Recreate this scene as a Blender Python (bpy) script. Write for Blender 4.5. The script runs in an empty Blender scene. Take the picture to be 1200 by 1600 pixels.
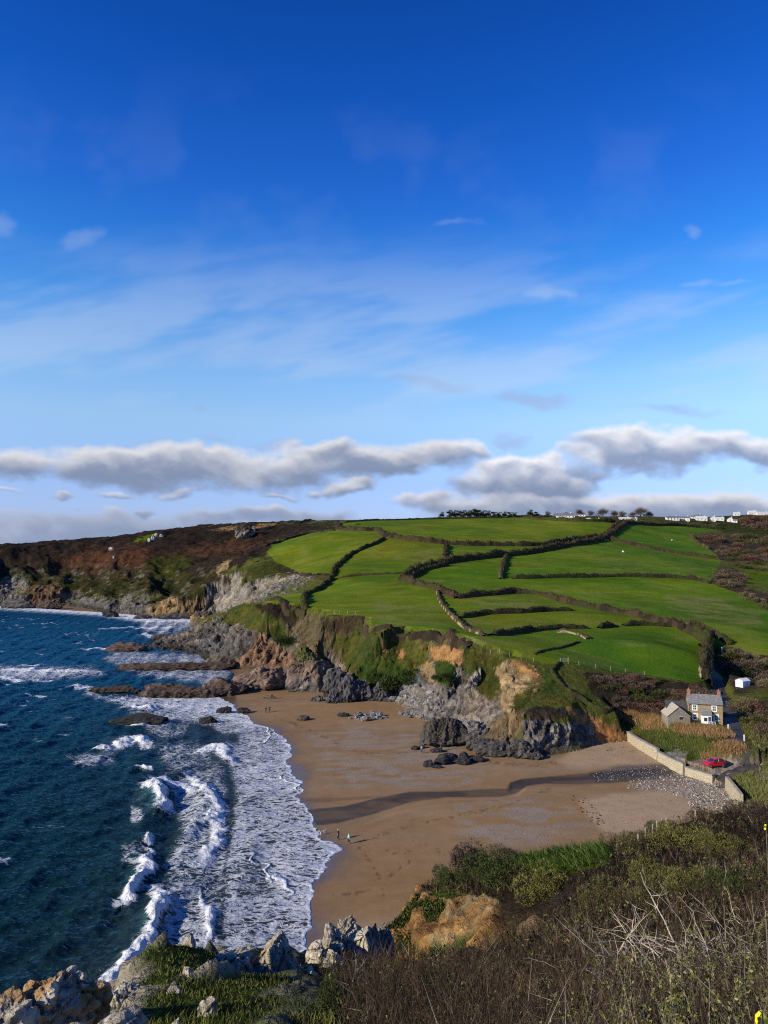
import bpy, bmesh, math, random
import numpy as np
from mathutils import Vector, Matrix, Euler

SC = bpy.context.scene
COL = SC.collection
RNG = np.random.default_rng(7)
random.seed(7)

# ------------------------------------------------------------------ camera model
CAM_H = 45.0
FPX = 1155.0                      # focal length in pixels of the 1200x1600 photograph
PITCH = math.atan(58.0 / FPX)
CP, SP = math.cos(PITCH), math.sin(PITCH)

def ray(px, py):
    px = np.asarray(px, float); py = np.asarray(py, float)
    v = (800.0 - py) / FPX
    return (px - 600.0) / FPX, CP - v * SP, SP + v * CP

def Wz(px, py, z=0.0):
    dx, dy, dz = ray(px, py)
    t = (z - CAM_H) / dz
    return np.stack([dx * t, dy * t], -1)

def Wd(px, py, d):
    dx, dy, dz = ray(px, py)
    t = d / dy
    return float(dx * t), float(d), float(CAM_H + dz * t)

def project(x, y, z):
    dz = z - CAM_H
    yc = y * CP + dz * SP
    zc = -y * SP + dz * CP
    yc = np.maximum(yc, 0.05)
    return 600.0 + FPX * x / yc, 800.0 - FPX * zc / yc

SUN_EL = math.radians(23.0)
SHADOW_AZ = math.radians(26.0)    # direction shadows fall, from +X towards +Y

# ------------------------------------------------------------------ numpy noise
def _hash(ix, iy, iz, seed):
    n = (ix.astype(np.uint32) * np.uint32(374761393) + iy.astype(np.uint32) * np.uint32(668265263)
         + iz.astype(np.uint32) * np.uint32(2246822519) + np.uint32((seed * 3266489917) & 0xffffffff))
    n = (n ^ (n >> np.uint32(13))) * np.uint32(1274126177)
    n = (n ^ (n >> np.uint32(16))) * np.uint32(2654435769)
    return ((n ^ (n >> np.uint32(15))) & np.uint32(0xffffff)).astype(np.float32) / np.float32(0xffffff)

def vnoise2(x, y, seed=0):
    xf = np.floor(x); yf = np.floor(y)
    ix = xf.astype(np.int64) & 0xffffffff; iy = yf.astype(np.int64) & 0xffffffff
    fx = (x - xf).astype(np.float32); fy = (y - yf).astype(np.float32)
    fx = fx * fx * fx * (fx * (fx * 6 - 15) + 10); fy = fy * fy * fy * (fy * (fy * 6 - 15) + 10)
    z0 = np.zeros_like(ix)
    a = _hash(ix, iy, z0, seed); b = _hash(ix + 1, iy, z0, seed)
    c = _hash(ix, iy + 1, z0, seed); d = _hash(ix + 1, iy + 1, z0, seed)
    return (a + (b - a) * fx) * (1 - fy) + (c + (d - c) * fx) * fy

def vnoise3(x, y, z, seed=0):
    xf = np.floor(x); yf = np.floor(y); zf = np.floor(z)
    ix = xf.astype(np.int64) & 0xffffffff; iy = yf.astype(np.int64) & 0xffffffff; iz = zf.astype(np.int64) & 0xffffffff
    fx = (x - xf).astype(np.float32); fy = (y - yf).astype(np.float32); fz = (z - zf).astype(np.float32)
    fx = fx * fx * (3 - 2 * fx); fy = fy * fy * (3 - 2 * fy); fz = fz * fz * (3 - 2 * fz)
    def L(k):
        a = _hash(ix, iy, iz + k, seed); b = _hash(ix + 1, iy, iz + k, seed)
        c = _hash(ix, iy + 1, iz + k, seed); d = _hash(ix + 1, iy + 1, iz + k, seed)
        return (a + (b - a) * fx) * (1 - fy) + (c + (d - c) * fx) * fy
    return L(0) * (1 - fz) + L(1) * fz

ROT = (math.cos(0.7), math.sin(0.7))
def fbm2(x, y, oct=4, seed=0, gain=0.5):
    s = 0; a = 1.0; t = 0
    for i in range(oct):
        s = s + a * vnoise2(x, y, seed + i * 17); t += a
        x, y = (x * ROT[0] - y * ROT[1]) * 2.03 + 11.3, (x * ROT[1] + y * ROT[0]) * 2.03 + 5.7
        a *= gain
    return s / t

def fbm3(x, y, z, oct=4, seed=0, gain=0.5, ridged=False):
    s = 0; a = 1.0; t = 0
    for i in range(oct):
        n = vnoise3(x, y, z, seed + i * 17)
        if ridged: n = 1.0 - np.abs(2 * n - 1)
        s = s + a * n; t += a
        x, y = (x * ROT[0] - y * ROT[1]) * 2.03 + 11.3, (x * ROT[1] + y * ROT[0]) * 2.03 + 5.7
        z = z * 2.03 + 3.1
        a *= gain
    return s / t

def worley3(x, y, z, seed=0):
    """F1, F2 distance and a random value of the nearest cell"""
    ix = np.floor(x).astype(np.int64); iy = np.floor(y).astype(np.int64); iz = np.floor(z).astype(np.int64)
    f1 = np.full(x.shape, 9.0, np.float32); f2 = f1.copy(); cid = np.zeros(x.shape, np.float32)
    for dx in (-1, 0, 1):
        for dy in (-1, 0, 1):
            for dz in (-1, 0, 1):
                jx, jy, jz = ix + dx, iy + dy, iz + dz
                a, b, c = jx & 0xffffffff, jy & 0xffffffff, jz & 0xffffffff
                rx = _hash(a, b, c, seed); ry = _hash(a, b, c, seed + 101); rz = _hash(a, b, c, seed + 202)
                d = np.sqrt((jx + rx - x) ** 2 + (jy + ry - y) ** 2 + (jz + rz - z) ** 2).astype(np.float32)
                near = d < f1
                f2 = np.where(near, f1, np.minimum(f2, d))
                cid = np.where(near, _hash(a, b, c, seed + 303), cid)
                f1 = np.where(near, d, f1)
    return f1, f2, cid

def sstep(a, b, x):
    t = np.clip((x - a) / (b - a), 0, 1)
    return t * t * (3 - 2 * t)

# ------------------------------------------------------------------ polygons
def in_poly(px, py, poly):
    poly = np.asarray(poly, float)
    inside = np.zeros(px.shape, bool)
    n = len(poly); j = n - 1
    for i in range(n):
        xi, yi = poly[i]; xj, yj = poly[j]
        if yi != yj:
            c = ((yi > py) != (yj > py)) & (px < (xj - xi) * (py - yi) / (yj - yi) + xi)
            inside ^= c
        j = i
    return inside

def seg_dist(x, y, pts, vals=None, closed=False):
    """distance to a polyline; also the interpolated value along it"""
    pts = np.asarray(pts, float)
    n = len(pts); m = n if closed else n - 1
    best = np.full(x.shape, 1e9); bv = np.zeros(x.shape)
    for i in range(m):
        ax, ay = pts[i]; bx, by = pts[(i + 1) % n]
        dx, dy = bx - ax, by - ay
        L2 = dx * dx + dy * dy + 1e-9
        t = np.clip(((x - ax) * dx + (y - ay) * dy) / L2, 0, 1)
        d = (x - ax - t * dx) ** 2 + (y - ay - t * dy) ** 2
        k = d < best
        best = np.where(k, d, best)
        if vals is not None:
            bv = np.where(k, vals[i] + (vals[(i + 1) % n] - vals[i]) * t, bv)
        else:
            bv = np.where(k, i + t, bv)
    return np.sqrt(best), bv

def soft_poly(px, py, poly, soft):
    """0..1 membership with a soft rim of `soft` pixels (evaluated only near the polygon)"""
    poly = np.asarray(poly, float)
    out = np.zeros(px.shape)
    x0, y0 = poly.min(0) - 2 * soft; x1, y1 = poly.max(0) + 2 * soft
    k = (px > x0) & (px < x1) & (py > y0) & (py < y1)
    if not k.any(): return out
    a, b = px[k], py[k]
    ins = in_poly(a, b, poly)
    d, _ = seg_dist(a, b, poly, closed=True)
    d = np.where(ins, d, -d)
    out[k] = sstep(-soft, soft, d)
    return out

def catmull(pts, n=8):
    pts = np.asarray(pts, float)
    P = np.vstack([2 * pts[0] - pts[1], pts, 2 * pts[-1] - pts[-2]])
    out = []
    for i in range(1, len(P) - 2):
        for k in range(n):
            t = k / n
            a, b, c, d = P[i - 1], P[i], P[i + 1], P[i + 2]
            out.append(0.5 * (2 * b + (c - a) * t + (2 * a - 5 * b + 4 * c - d) * t * t + (3 * b - a - 3 * c + d) * t ** 3))
    out.append(pts[-1])
    return np.array(out)

# ------------------------------------------------------------------ objects
def tag(o, label=None, cat=None, group=None, kind=None):
    if label: o['label'] = label
    if cat: o['category'] = cat
    if group: o['group'] = group
    if kind: o['kind'] = kind
    return o

def empty(name, loc=(0, 0, 0), rz=0.0):
    o = bpy.data.objects.new(name, None); COL.objects.link(o)
    o.location = loc; o.rotation_euler = (0, 0, rz); o.empty_display_size = 0.3
    return o

def mesh_np(name, verts, faces, mat=None, parent=None, smooth=False, attrs=None, mats=None, midx=None):
    """verts (n,3); faces (m,3) or (m,4) int array, or list of such arrays; one mesh object"""
    me = bpy.data.meshes.new(name)
    verts = np.asarray(verts, np.float32)
    fl = faces if isinstance(faces, list) else [faces]
    fl = [np.asarray(f, np.int32) for f in fl if len(f)]
    me.vertices.add(len(verts)); me.vertices.foreach_set('co', verts.ravel())
    tot = sum(f.size for f in fl); nf = sum(len(f) for f in fl)
    me.loops.add(tot); me.polygons.add(nf)
    me.loops.foreach_set('vertex_index', np.concatenate([f.ravel() for f in fl]))
    cnt = np.concatenate([np.full(len(f), f.shape[1], np.int32) for f in fl])
    st = np.concatenate([[0], np.cumsum(cnt)[:-1]]).astype(np.int32)
    me.polygons.foreach_set('loop_start', st)
    me.polygons.foreach_set('use_smooth', np.full(nf, bool(smooth)))
    if midx is not None: me.polygons.foreach_set('material_index', np.asarray(midx, np.int32))
    me.update(calc_edges=True)
    if attrs:
        for k, v in attrs.items():
            v = np.asarray(v, np.float32)
            if v.ndim == 1:
                a = me.attributes.new(k, 'FLOAT', 'POINT'); a.data.foreach_set('value', v)
            else:
                if v.shape[1] == 3: v = np.hstack([v, np.ones((len(v), 1), np.float32)])
                a = me.attributes.new(k, 'FLOAT_COLOR', 'POINT'); a.data.foreach_set('color', v.ravel())
    o = bpy.data.objects.new(name, me); COL.objects.link(o)
    if mats:
        for m in mats: me.materials.append(m)
    elif mat: me.materials.append(mat)
    if parent is not None: o.parent = parent
    return o

class MB:
    """collects simple solids and builds ONE mesh object"""
    def __init__(s): s.v = []; s.f3 = []; s.f4 = []; s.n = 0
    def add(s, verts, faces):
        verts = np.asarray(verts, float).reshape(-1, 3)
        for f in faces:
            f = [i + s.n for i in f]
            if len(f) == 3: s.f3.append(f)
            elif len(f) == 4: s.f4.append(f)
            else:
                for k in range(1, len(f) - 1): s.f3.append([f[0], f[k], f[k + 1]])
        s.v.append(verts); s.n += len(verts); return s
    def box(s, x0, x1, y0, y1, z0, z1, M=None):
        v = np.array([(x, y, z) for z in (z0, z1) for y in (y0, y1) for x in (x0, x1)], float)
        if M is not None: v = np.array([tuple(M @ Vector(p)) for p in v])
        return s.add(v, [(0, 2, 3, 1), (4, 5, 7, 6), (0, 1, 5, 4), (2, 6, 7, 3), (0, 4, 6, 2), (1, 3, 7, 5)])
    def prism(s, prof, y0, y1):
        """profile of (x,z) points extruded along y"""
        n = len(prof)
        v = [(p[0], y0, p[1]) for p in prof] + [(p[0], y1, p[1]) for p in prof]
        f = [tuple(range(n)), tuple(range(2 * n - 1, n - 1, -1))]
        for i in range(n): f.append((i, (i + 1) % n + 0, (i + 1) % n + n, i + n)[::-1])
        return s.add(v, f)
    def tube(s, pts, rad, sides=6, cap=True):
        pts = [Vector(p) for p in pts]
        if not hasattr(rad, '__len__'): rad = [rad] * len(pts)
        rings = []
        for i, p in enumerate(pts):
            t = (pts[min(i + 1, len(pts) - 1)] - pts[max(i - 1, 0)])
            if t.length < 1e-9: t = Vector((0, 0, 1))
            t.normalize()
            a = t.cross(Vector((0, 0, 1))) if abs(t.z) < 0.9 else t.cross(Vector((1, 0, 0)))
            a.normalize(); b = t.cross(a)
            rings.append([p + (a * math.cos(2 * math.pi * k / sides) + b * math.sin(2 * math.pi * k / sides)) * rad[i] for k in range(sides)])
        v = [q for r in rings for q in r]; f = []
        for i in range(len(pts) - 1):
            for k in range(sides):
                f.append((i * sides + k, i * sides + (k + 1) % sides, (i + 1) * sides + (k + 1) % sides, (i + 1) * sides + k))
        if cap:
            f.append(tuple(range(sides))[::-1]); f.append(tuple((len(pts) - 1) * sides + k for k in range(sides)))
        return s.add([tuple(q) for q in v], f)
    def build(s, name, mat=None, parent=None, smooth=False, loc=None):
        o = mesh_np(name, np.vstack(s.v) if s.v else np.zeros((0, 3)), [np.array(s.f3, np.int32).reshape(-1, 3), np.array(s.f4, np.int32).reshape(-1, 4)], mat, parent, smooth)
        if loc is not None: o.location = loc
        return o

def copy_tree(o, parent=None):
    c = o.copy(); COL.objects.link(c); c.parent = parent
    for k in ('label', 'group'):
        if k in c and parent is None and k == 'label': pass
    for ch in list(o.children):
        copy_tree(ch, c)
    return c

# ------------------------------------------------------------------ shader helpers
def new_mat(name):
    m = bpy.data.materials.new(name); m.use_nodes = True
    nt = m.node_tree
    for n in list(nt.nodes): nt.nodes.remove(n)
    out = nt.nodes.new('ShaderNodeOutputMaterial')
    b = nt.nodes.new('ShaderNodeBsdfPrincipled')
    nt.links.new(b.outputs[0], out.inputs[0])
    return m, NT(nt), b

class NT:
    def __init__(s, nt): s.nt = nt
    def n(s, t, **k):
        o = s.nt.nodes.new(t)
        for a, b in k.items(): setattr(o, a, b)
        return o
    def l(s, a, b): s.nt.links.new(a, b)
    def inp(s, sock, v):
        if v is None: return
        if hasattr(v, 'is_linked') or isinstance(v, bpy.types.NodeSocket): s.l(v, sock)
        else:
            if isinstance(v, (tuple, list)) and len(v) == 3 and sock.type == 'RGBA': v = (*v, 1)
            sock.default_value = v
    def math(s, op, a, b=None, c=None, clamp=False):
        o = s.n('ShaderNodeMath', operation=op, use_clamp=clamp)
        s.inp(o.inputs[0], a); s.inp(o.inputs[1], b)
        if c is not None: s.inp(o.inputs[2], c)
        return o.outputs[0]
    def mix(s, f, a, b, mode='MIX'):
        o = s.n('ShaderNodeMix', data_type='RGBA', blend_type=mode)
        s.inp(o.inputs[0], f); s.inp(o.inputs[6], a); s.inp(o.inputs[7], b)
        return o.outputs[2]
    def mixf(s, f, a, b):
        o = s.n('ShaderNodeMix', data_type='FLOAT')
        s.inp(o.inputs[0], f); s.inp(o.inputs[2], a); s.inp(o.inputs[3], b)
        return o.outputs[0]
    def attr(s, name, out='Fac'):
        o = s.n('ShaderNodeAttribute', attribute_name=name); return o.outputs[out]
    def sep(s, c):
        o = s.n('ShaderNodeSeparateColor'); s.l(c, o.inputs[0]); return o.outputs
    def coord(s, kind='Object'):
        return s.n('ShaderNodeTexCoord').outputs[kind]
    def mapping(s, v, scale=(1, 1, 1), rot=(0, 0, 0), loc=(0, 0, 0)):
        o = s.n('ShaderNodeMapping'); s.l(v, o.inputs[0])
        o.inputs[1].default_value = loc; o.inputs[2].default_value = rot; o.inputs[3].default_value = scale
        return o.outputs[0]
    def noise(s, v, scale, detail=4, rough=0.55, dist=0.0, out=0):
        o = s.n('ShaderNodeTexNoise'); s.l(v, o.inputs['Vector'])
        o.inputs['Scale'].default_value = scale; o.inputs['Detail'].default_value = detail
        o.inputs['Roughness'].default_value = rough; o.inputs['Distortion'].default_value = dist
        return o.outputs[out]
    def voronoi(s, v, scale, feature='F1', out=0, rand=1.0):
        o = s.n('ShaderNodeTexVoronoi', feature=feature); s.l(v, o.inputs['Vector'])
        o.inputs['Scale'].default_value = scale; o.inputs['Randomness'].default_value = rand
        return o.outputs[out]
    def ramp(s, f, stops, interp='LINEAR'):
        o = s.n('ShaderNodeValToRGB'); s.inp(o.inputs[0], f); r = o.color_ramp; r.interpolation = interp
        while len(r.elements) < len(stops): r.elements.new(0.5)
        for e, (p, c) in zip(r.elements, stops):
            e.position = p; e.color = (c, c, c, 1) if not hasattr(c, '__len__') else (*c, 1)
        return o.outputs[0]
    def smooth(s, x, a, b):
        o = s.n('ShaderNodeMapRange', interpolation_type='SMOOTHSTEP'); s.inp(o.inputs[0], x)
        s.inp(o.inputs[1], a); s.inp(o.inputs[2], b)
        o.inputs[3].default_value = 0; o.inputs[4].default_value = 1
        return o.outputs[0]
    def bump(s, h, strength=0.5, dist=1.0, normal=None):
        o = s.n('ShaderNodeBump'); s.l(h, o.inputs['Height'])
        o.inputs['Strength'].default_value = strength; o.inputs['Distance'].default_value = dist
        if normal is not None: s.l(normal, o.inputs['Normal'])
        return o.outputs[0]

def simple_mat(name, col, rough=0.8, var=0.25, scale=2.0, bump=0.0, bscale=None, col2=None, metallic=0.0, spec=None):
    m, N, b = new_mat(name)
    v = N.coord()
    f = N.noise(v, scale, 5, 0.6)
    c2 = col2 if col2 else tuple(c * (1 - var) for c in col)
    c1 = col if col2 else tuple(min(1, c * (1 + var)) for c in col)
    N.l(N.mix(N.smooth(f, 0.3, 0.7), c2, c1), b.inputs['Base Color'])
    b.inputs['Roughness'].default_value = rough; b.inputs['Metallic'].default_value = metallic
    if spec is not None: b.inputs['Specular IOR Level'].default_value = spec
    if bump:
        N.l(N.bump(N.noise(v, bscale or scale * 4, 5, 0.65), bump, 0.2), b.inputs['Normal'])
    return m
# ================================================================== LAND FORM
def tps_fit(P, h, lam=1e-3):
    P = np.asarray(P, float); h = np.asarray(h, float); n = len(P)
    sc = 100.0; Q = P / sc
    d = np.sqrt(((Q[:, None] - Q[None]) ** 2).sum(-1)) + 1e-12
    K = d * d * np.log(d); np.fill_diagonal(K, 0); K += lam * np.eye(n)
    A = np.zeros((n + 3, n + 3)); A[:n, :n] = K
    A[:n, n] = 1; A[:n, n + 1:] = Q; A[n, :n] = 1; A[n + 1:, :n] = Q.T
    b = np.zeros(n + 3); b[:n] = h
    return Q, np.linalg.solve(A, b), sc

def tps_eval(T, x, y):
    Q, w, sc = T; n = len(Q)
    x = x / sc; y = y / sc
    out = w[n] + w[n + 1] * x + w[n + 2] * y
    for i in range(n):
        d2 = (x - Q[i, 0]) ** 2 + (y - Q[i, 1]) ** 2 + 1e-12
        out = out + w[i] * 0.5 * d2 * np.log(d2)
    return out

# hillside control points: pixel x, pixel y, forward distance
FARC = [
 (360,950,330),(300,975,362),(250,985,372),(415,940,300),(450,945,290),(490,960,272),(530,960,266),(565,962,262),(580,985,231),(650,990,217),(720,1002,203),(790,1025,193),(845,1040,188),
 (850,1075,178),(880,1095,171),(900,1090,174),(930,1110,171),(950,1122,169),(985,1142,163),(1000,1140,166),
 (1000,1055,197),(950,1045,196),(900,1040,190),(1060,1062,193),(1090,1068,192),
 (1100,1128,164.7),(1050,1130,163),(1060,1160,150),(1030,1150,158),(1000,1140,165),(1117,1200,138),(1000,1152,162.3),(1045,1180,148),(1080,1197,141.5),(1112,1209,137.2),(1090,1185,143),(1180,1200,135),(1160,1180,140),(1150,1150,150),(1240,1195,132),
 (1120,1050,218),(1095,1020,216),(1140,1100,180),(1130,1075,198),
 (1190,1160,150),(1175,1105,175),(1162,1072,198),(1230,1130,158),(1230,1070,190),
 (1200,1020,240),(1150,1000,250),(1000,960,288),(1200,950,335),(1140,905,395),(900,910,370),(1100,912,385),(800,905,370),
 (650,905,370),(700,935,305),(700,975,245),(870,990,235),(900,950,295),(870,965,270),(780,985,238),
 (520,880,430),(530,905,378),(415,862,520),(600,850,480),(500,890,405),(480,860,500),(460,890,440),
 (560,930,320),(480,935,320),(620,945,290),
 (540,825,620),(700,850,500),(700,815,720),(600,812,745),(850,815,720),(960,820,700),(800,870,450),(950,860,500),(1100,880,470),(1060,855,590),(980,825,695),
 (1120,830,800),(1200,830,850),(1260,830,880),(1000,806,950),(1200,803,1000),(1300,803,1020),(800,806,850),(690,808,800),(900,806,900),
 (1150,862,600),(1200,900,480),(1200,880,525),(1260,900,480),(1260,960,330),
 (0,857,665),(-120,862,650),(-300,880,640),(100,850,705),(200,838,735),(300,824,765),(380,819,770),(430,817,775),(500,814,770),
 (100,900,640),(0,902,622),(200,900,600),(300,900,560),(250,930,540),(350,880,560),(400,850,620),(455,885,470),(400,890,475),(350,900,500),(150,870,665),(300,860,650),(250,870,640),
]
FP, FH = [], []
for (a, b, d) in FARC:
    x, y, z = Wd(a, b, d); FP.append((x, y)); FH.append(z)
for (x, y, z) in [(0,1250,62),(400,1300,70),(-400,1200,40),(700,1200,80),(-700,900,25),(-120,1000,64),(250,1100,76),(540,1050,86),(60,900,74),(-250,950,50),(-400,770,39),(-520,1000,26),(-370,850,45),(-300,870,53),(-230,880,61),(-150,880,67),(-470,700,30),(-560,760,24)]:
    FP.append((x, y)); FH.append(z)
TF = tps_fit(FP, FH, 2e-3)

NEARC = [(0,0,43.4),(0,-8,44.2),(8,-6,44.4),(-5,-6,43.0),(3.5,3,42.5),(-1.5,3,42.2),
 (-2.3,9,39.0),(-4.8,18,35.0),(-7.4,27,30.6),(-4.5,27,30.2),(-3.0,27,29.4),(-1.9,36,26.8),(-6.5,22,33.2),(-1.2,31,28.4),
 (-4.2,8,38.6),(-5,3,40.2),
 (3,44,25.0),(7.3,50,24.4),(11.7,52,24.2),(19.7,60,22.2),(36.4,70,20.0),(28,66,21.2),
 (44,84,13.5),(50,98,7.5),(58,112,5.2),(24,74,13.0),(30,88,5.0),(70,110,6.5),(90,104,8.5),(70,80,18.0),(60,60,25.5),(45,40,31.0),(16,60,18),
 (1.8,33,26.0),(5,38,25.8),(1.0,38,22.0)]
for (a, b, d, v) in [(1000,1450,12,.8),(1000,1350,30,.8),(1000,1295,58,.5),(800,1500,14,.8),(800,1420,26,.8),(850,1340,42,.4),(700,1480,23,.7),
                     (600,1500,21,.7),(500,1530,18,.5),(1150,1500,9,.8),(1150,1400,18,.8),(1150,1320,42,.8),(900,1325,46,.3),(930,1400,24,.9),
                     (1000,1600,6.4,.9),(600,1600,7,.7),(400,1600,8,.4),(300,1600,8.5,.1)]:
    x, y, z = Wd(a, b, d); NEARC.append((x, y, z - v))
NEARC = np.array(NEARC, float)
TN = tps_fit(NEARC[:, :2], NEARC[:, 2], 4e-3)

def wz(a, b, z=0.0):
    q = Wz(a, b, z); return (float(q[0]), float(q[1]))

# foot of the far land: world point, cliff gradient
FOOT = [((-900,720),.7),(wz(-300,950),.8),(wz(-100,949),.8),(wz(0,947),1.0),(wz(100,946),1.0),(wz(130,949),.8),(wz(163,957),.8),(wz(207,962),1.0),(wz(233,966),1.4),(wz(300,967),1.8),(wz(333,966),2.0),
 ((-92,446),1.7),((-74,414),1.4),((-84,392),1.0),
 (wz(310,980),.6),(wz(255,993),.4),(wz(200,1008),.33),(wz(205,1014),.3),(wz(250,1019),.4),(wz(305,1023),.6),(wz(322,1036),.8),(wz(378,1043,.7),1.2),(wz(440,1043,1),1.5),(wz(462,1046,1),1.6),
 (wz(480,1060,1.2),1.5),(wz(499,1071,1.2),2.0),((-20.5,256),2.6),((-15.0,254),2.0),(wz(530,1087,1.2),1.3),(wz(573,1094,1.2),1.0),(wz(617,1093,1.3),1.05),(wz(632,1106,1.3),1.1),(wz(658,1122,1.5),1.1),(wz(687,1125,1.5),1.1),(wz(721,1130,1.5),1.1),(wz(752,1141,1.6),1.1),
 (wz(738,1165,1.6),1.0),(wz(745,1177,1.7),1.0),(wz(795,1178,1.9),1.0),(wz(820,1180,1.9),1.1),(wz(849,1177,2),1.2),(wz(908,1167,2.2),1.5),(wz(933,1157,2.3),1.6),(wz(978,1153,2.4),2.0),
 (wz(985,1152,2.4),9),(wz(1031,1183,2.4),9),(wz(1073,1204,2.4),9),(wz(1117,1219,2.3),9),(wz(1122,1221,2.3),.35),(wz(1136,1226,2.3),.35),(wz(1139,1227,2.3),9),(wz(1160,1262,2.3),9),
 ((62,116),3),((140,96),3),((900,60),1),((1500,1500),1),((-900,1500),1)]
FPTS = np.array([p for p, s in FOOT]); FS = np.array([s for p, s in FOOT])
NFOOT = [((-13.5,-40),2.7),((-14.5,0),2.7),((-17.6,12),2.7),((-18.6,20),2.7),((-18.2,31),2.9),((-13,42),3.0),((-5,49),3.2),((-2.5,56),3.2),((3,60),3.2),((9,67),3.0),((16,70),2.8),((24,78),2.4),((32,90),2.0),((41,101),1.8),((52,112),1.6),((60,118),1.6),((63,121),2),
         ((140,121),2),((200,40),2),((120,-60),2)]
NPTS = np.array([p for p, s in NFOOT]); NS = np.array([s for p, s in NFOOT])

WATER = [(-900,1500),(-900,720)] + [wz(*p) for p in [(-300,950),(0,947),(163,957),(300,967)]] + [(-74,412),(-60,380)] + [wz(*p) for p in
 [(330,1034),(352,1044),(365,1052),(362,1064),(350,1074),(342,1087),(366,1102),(385,1118),(400,1131),(418,1136),(437,1145),(447,1156),(458,1170),(456,1180),(449,1186),(455,1200),(464,1214),(473,1227),(471,1236),(465,1245),(471,1252),(477,1260),(480,1270),(493,1281),(489,1288),(497,1296),(500,1305),(513,1314),(526,1321),(535,1329),(524,1340),(515,1347),(505,1362),(492,1380),(487,1392),(486,1404),(489,1420),(487,1440),(483,1462),(474,1500),(468,1540),(462,1600)]] + [(-9,30),(-8,-60),(-3000,-60),(-3000,1500)]
WPTS = np.array(WATER)
WLINE = WPTS[8:-4]

LANE_PX = [(1250,1208),(1200,1205),(1172,1190),(1155,1165),(1146,1135),(1138,1105),(1128,1080),(1121,1055),(1117,1030),(1108,1010)]

def sd_poly(x, y, pts, vals=None):
    d, v = seg_dist(x, y, pts, vals, closed=True)
    return np.where(in_poly(x, y, pts), d, -d), v

STREAM = [(470,1266),(540,1259),(590,1247),(640,1237),(700,1236),(770,1232),(795,1232),(796,1223),(815,1217),(860,1213),(900,1209),(960,1204),(1030,1200),(1062,1203),(1085,1211),(1060,1214),(1000,1220),(900,1226),(850,1225),(822,1229),(806,1240),(780,1245),(700,1246),(640,1254),(580,1273),(530,1286),(495,1290)]
STREAM_W = np.array([wz(a, b, 1.4) for a, b in STREAM])
LANE_W = None
ROADS = [(np.array([wz(1128,1226,2.2), wz(1131,1220,2.55), wz(1136,1213,3.1), wz(1143,1206,3.7)]), np.array([2.15,2.55,3.1,3.7]), 1.5),
         (np.array([wz(1068,1188,3.7), wz(1090,1195,3.9), wz(1117,1200,4.0), wz(1150,1202,4.1), wz(1200,1204,4.5), wz(1260,1206,5.0)]), np.array([3.7,3.9,4.0,4.1,4.5,5.0]), 2.6)]
GULLIES = []        # (polyline px points at a top-down depth, depth m, width m)

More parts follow.
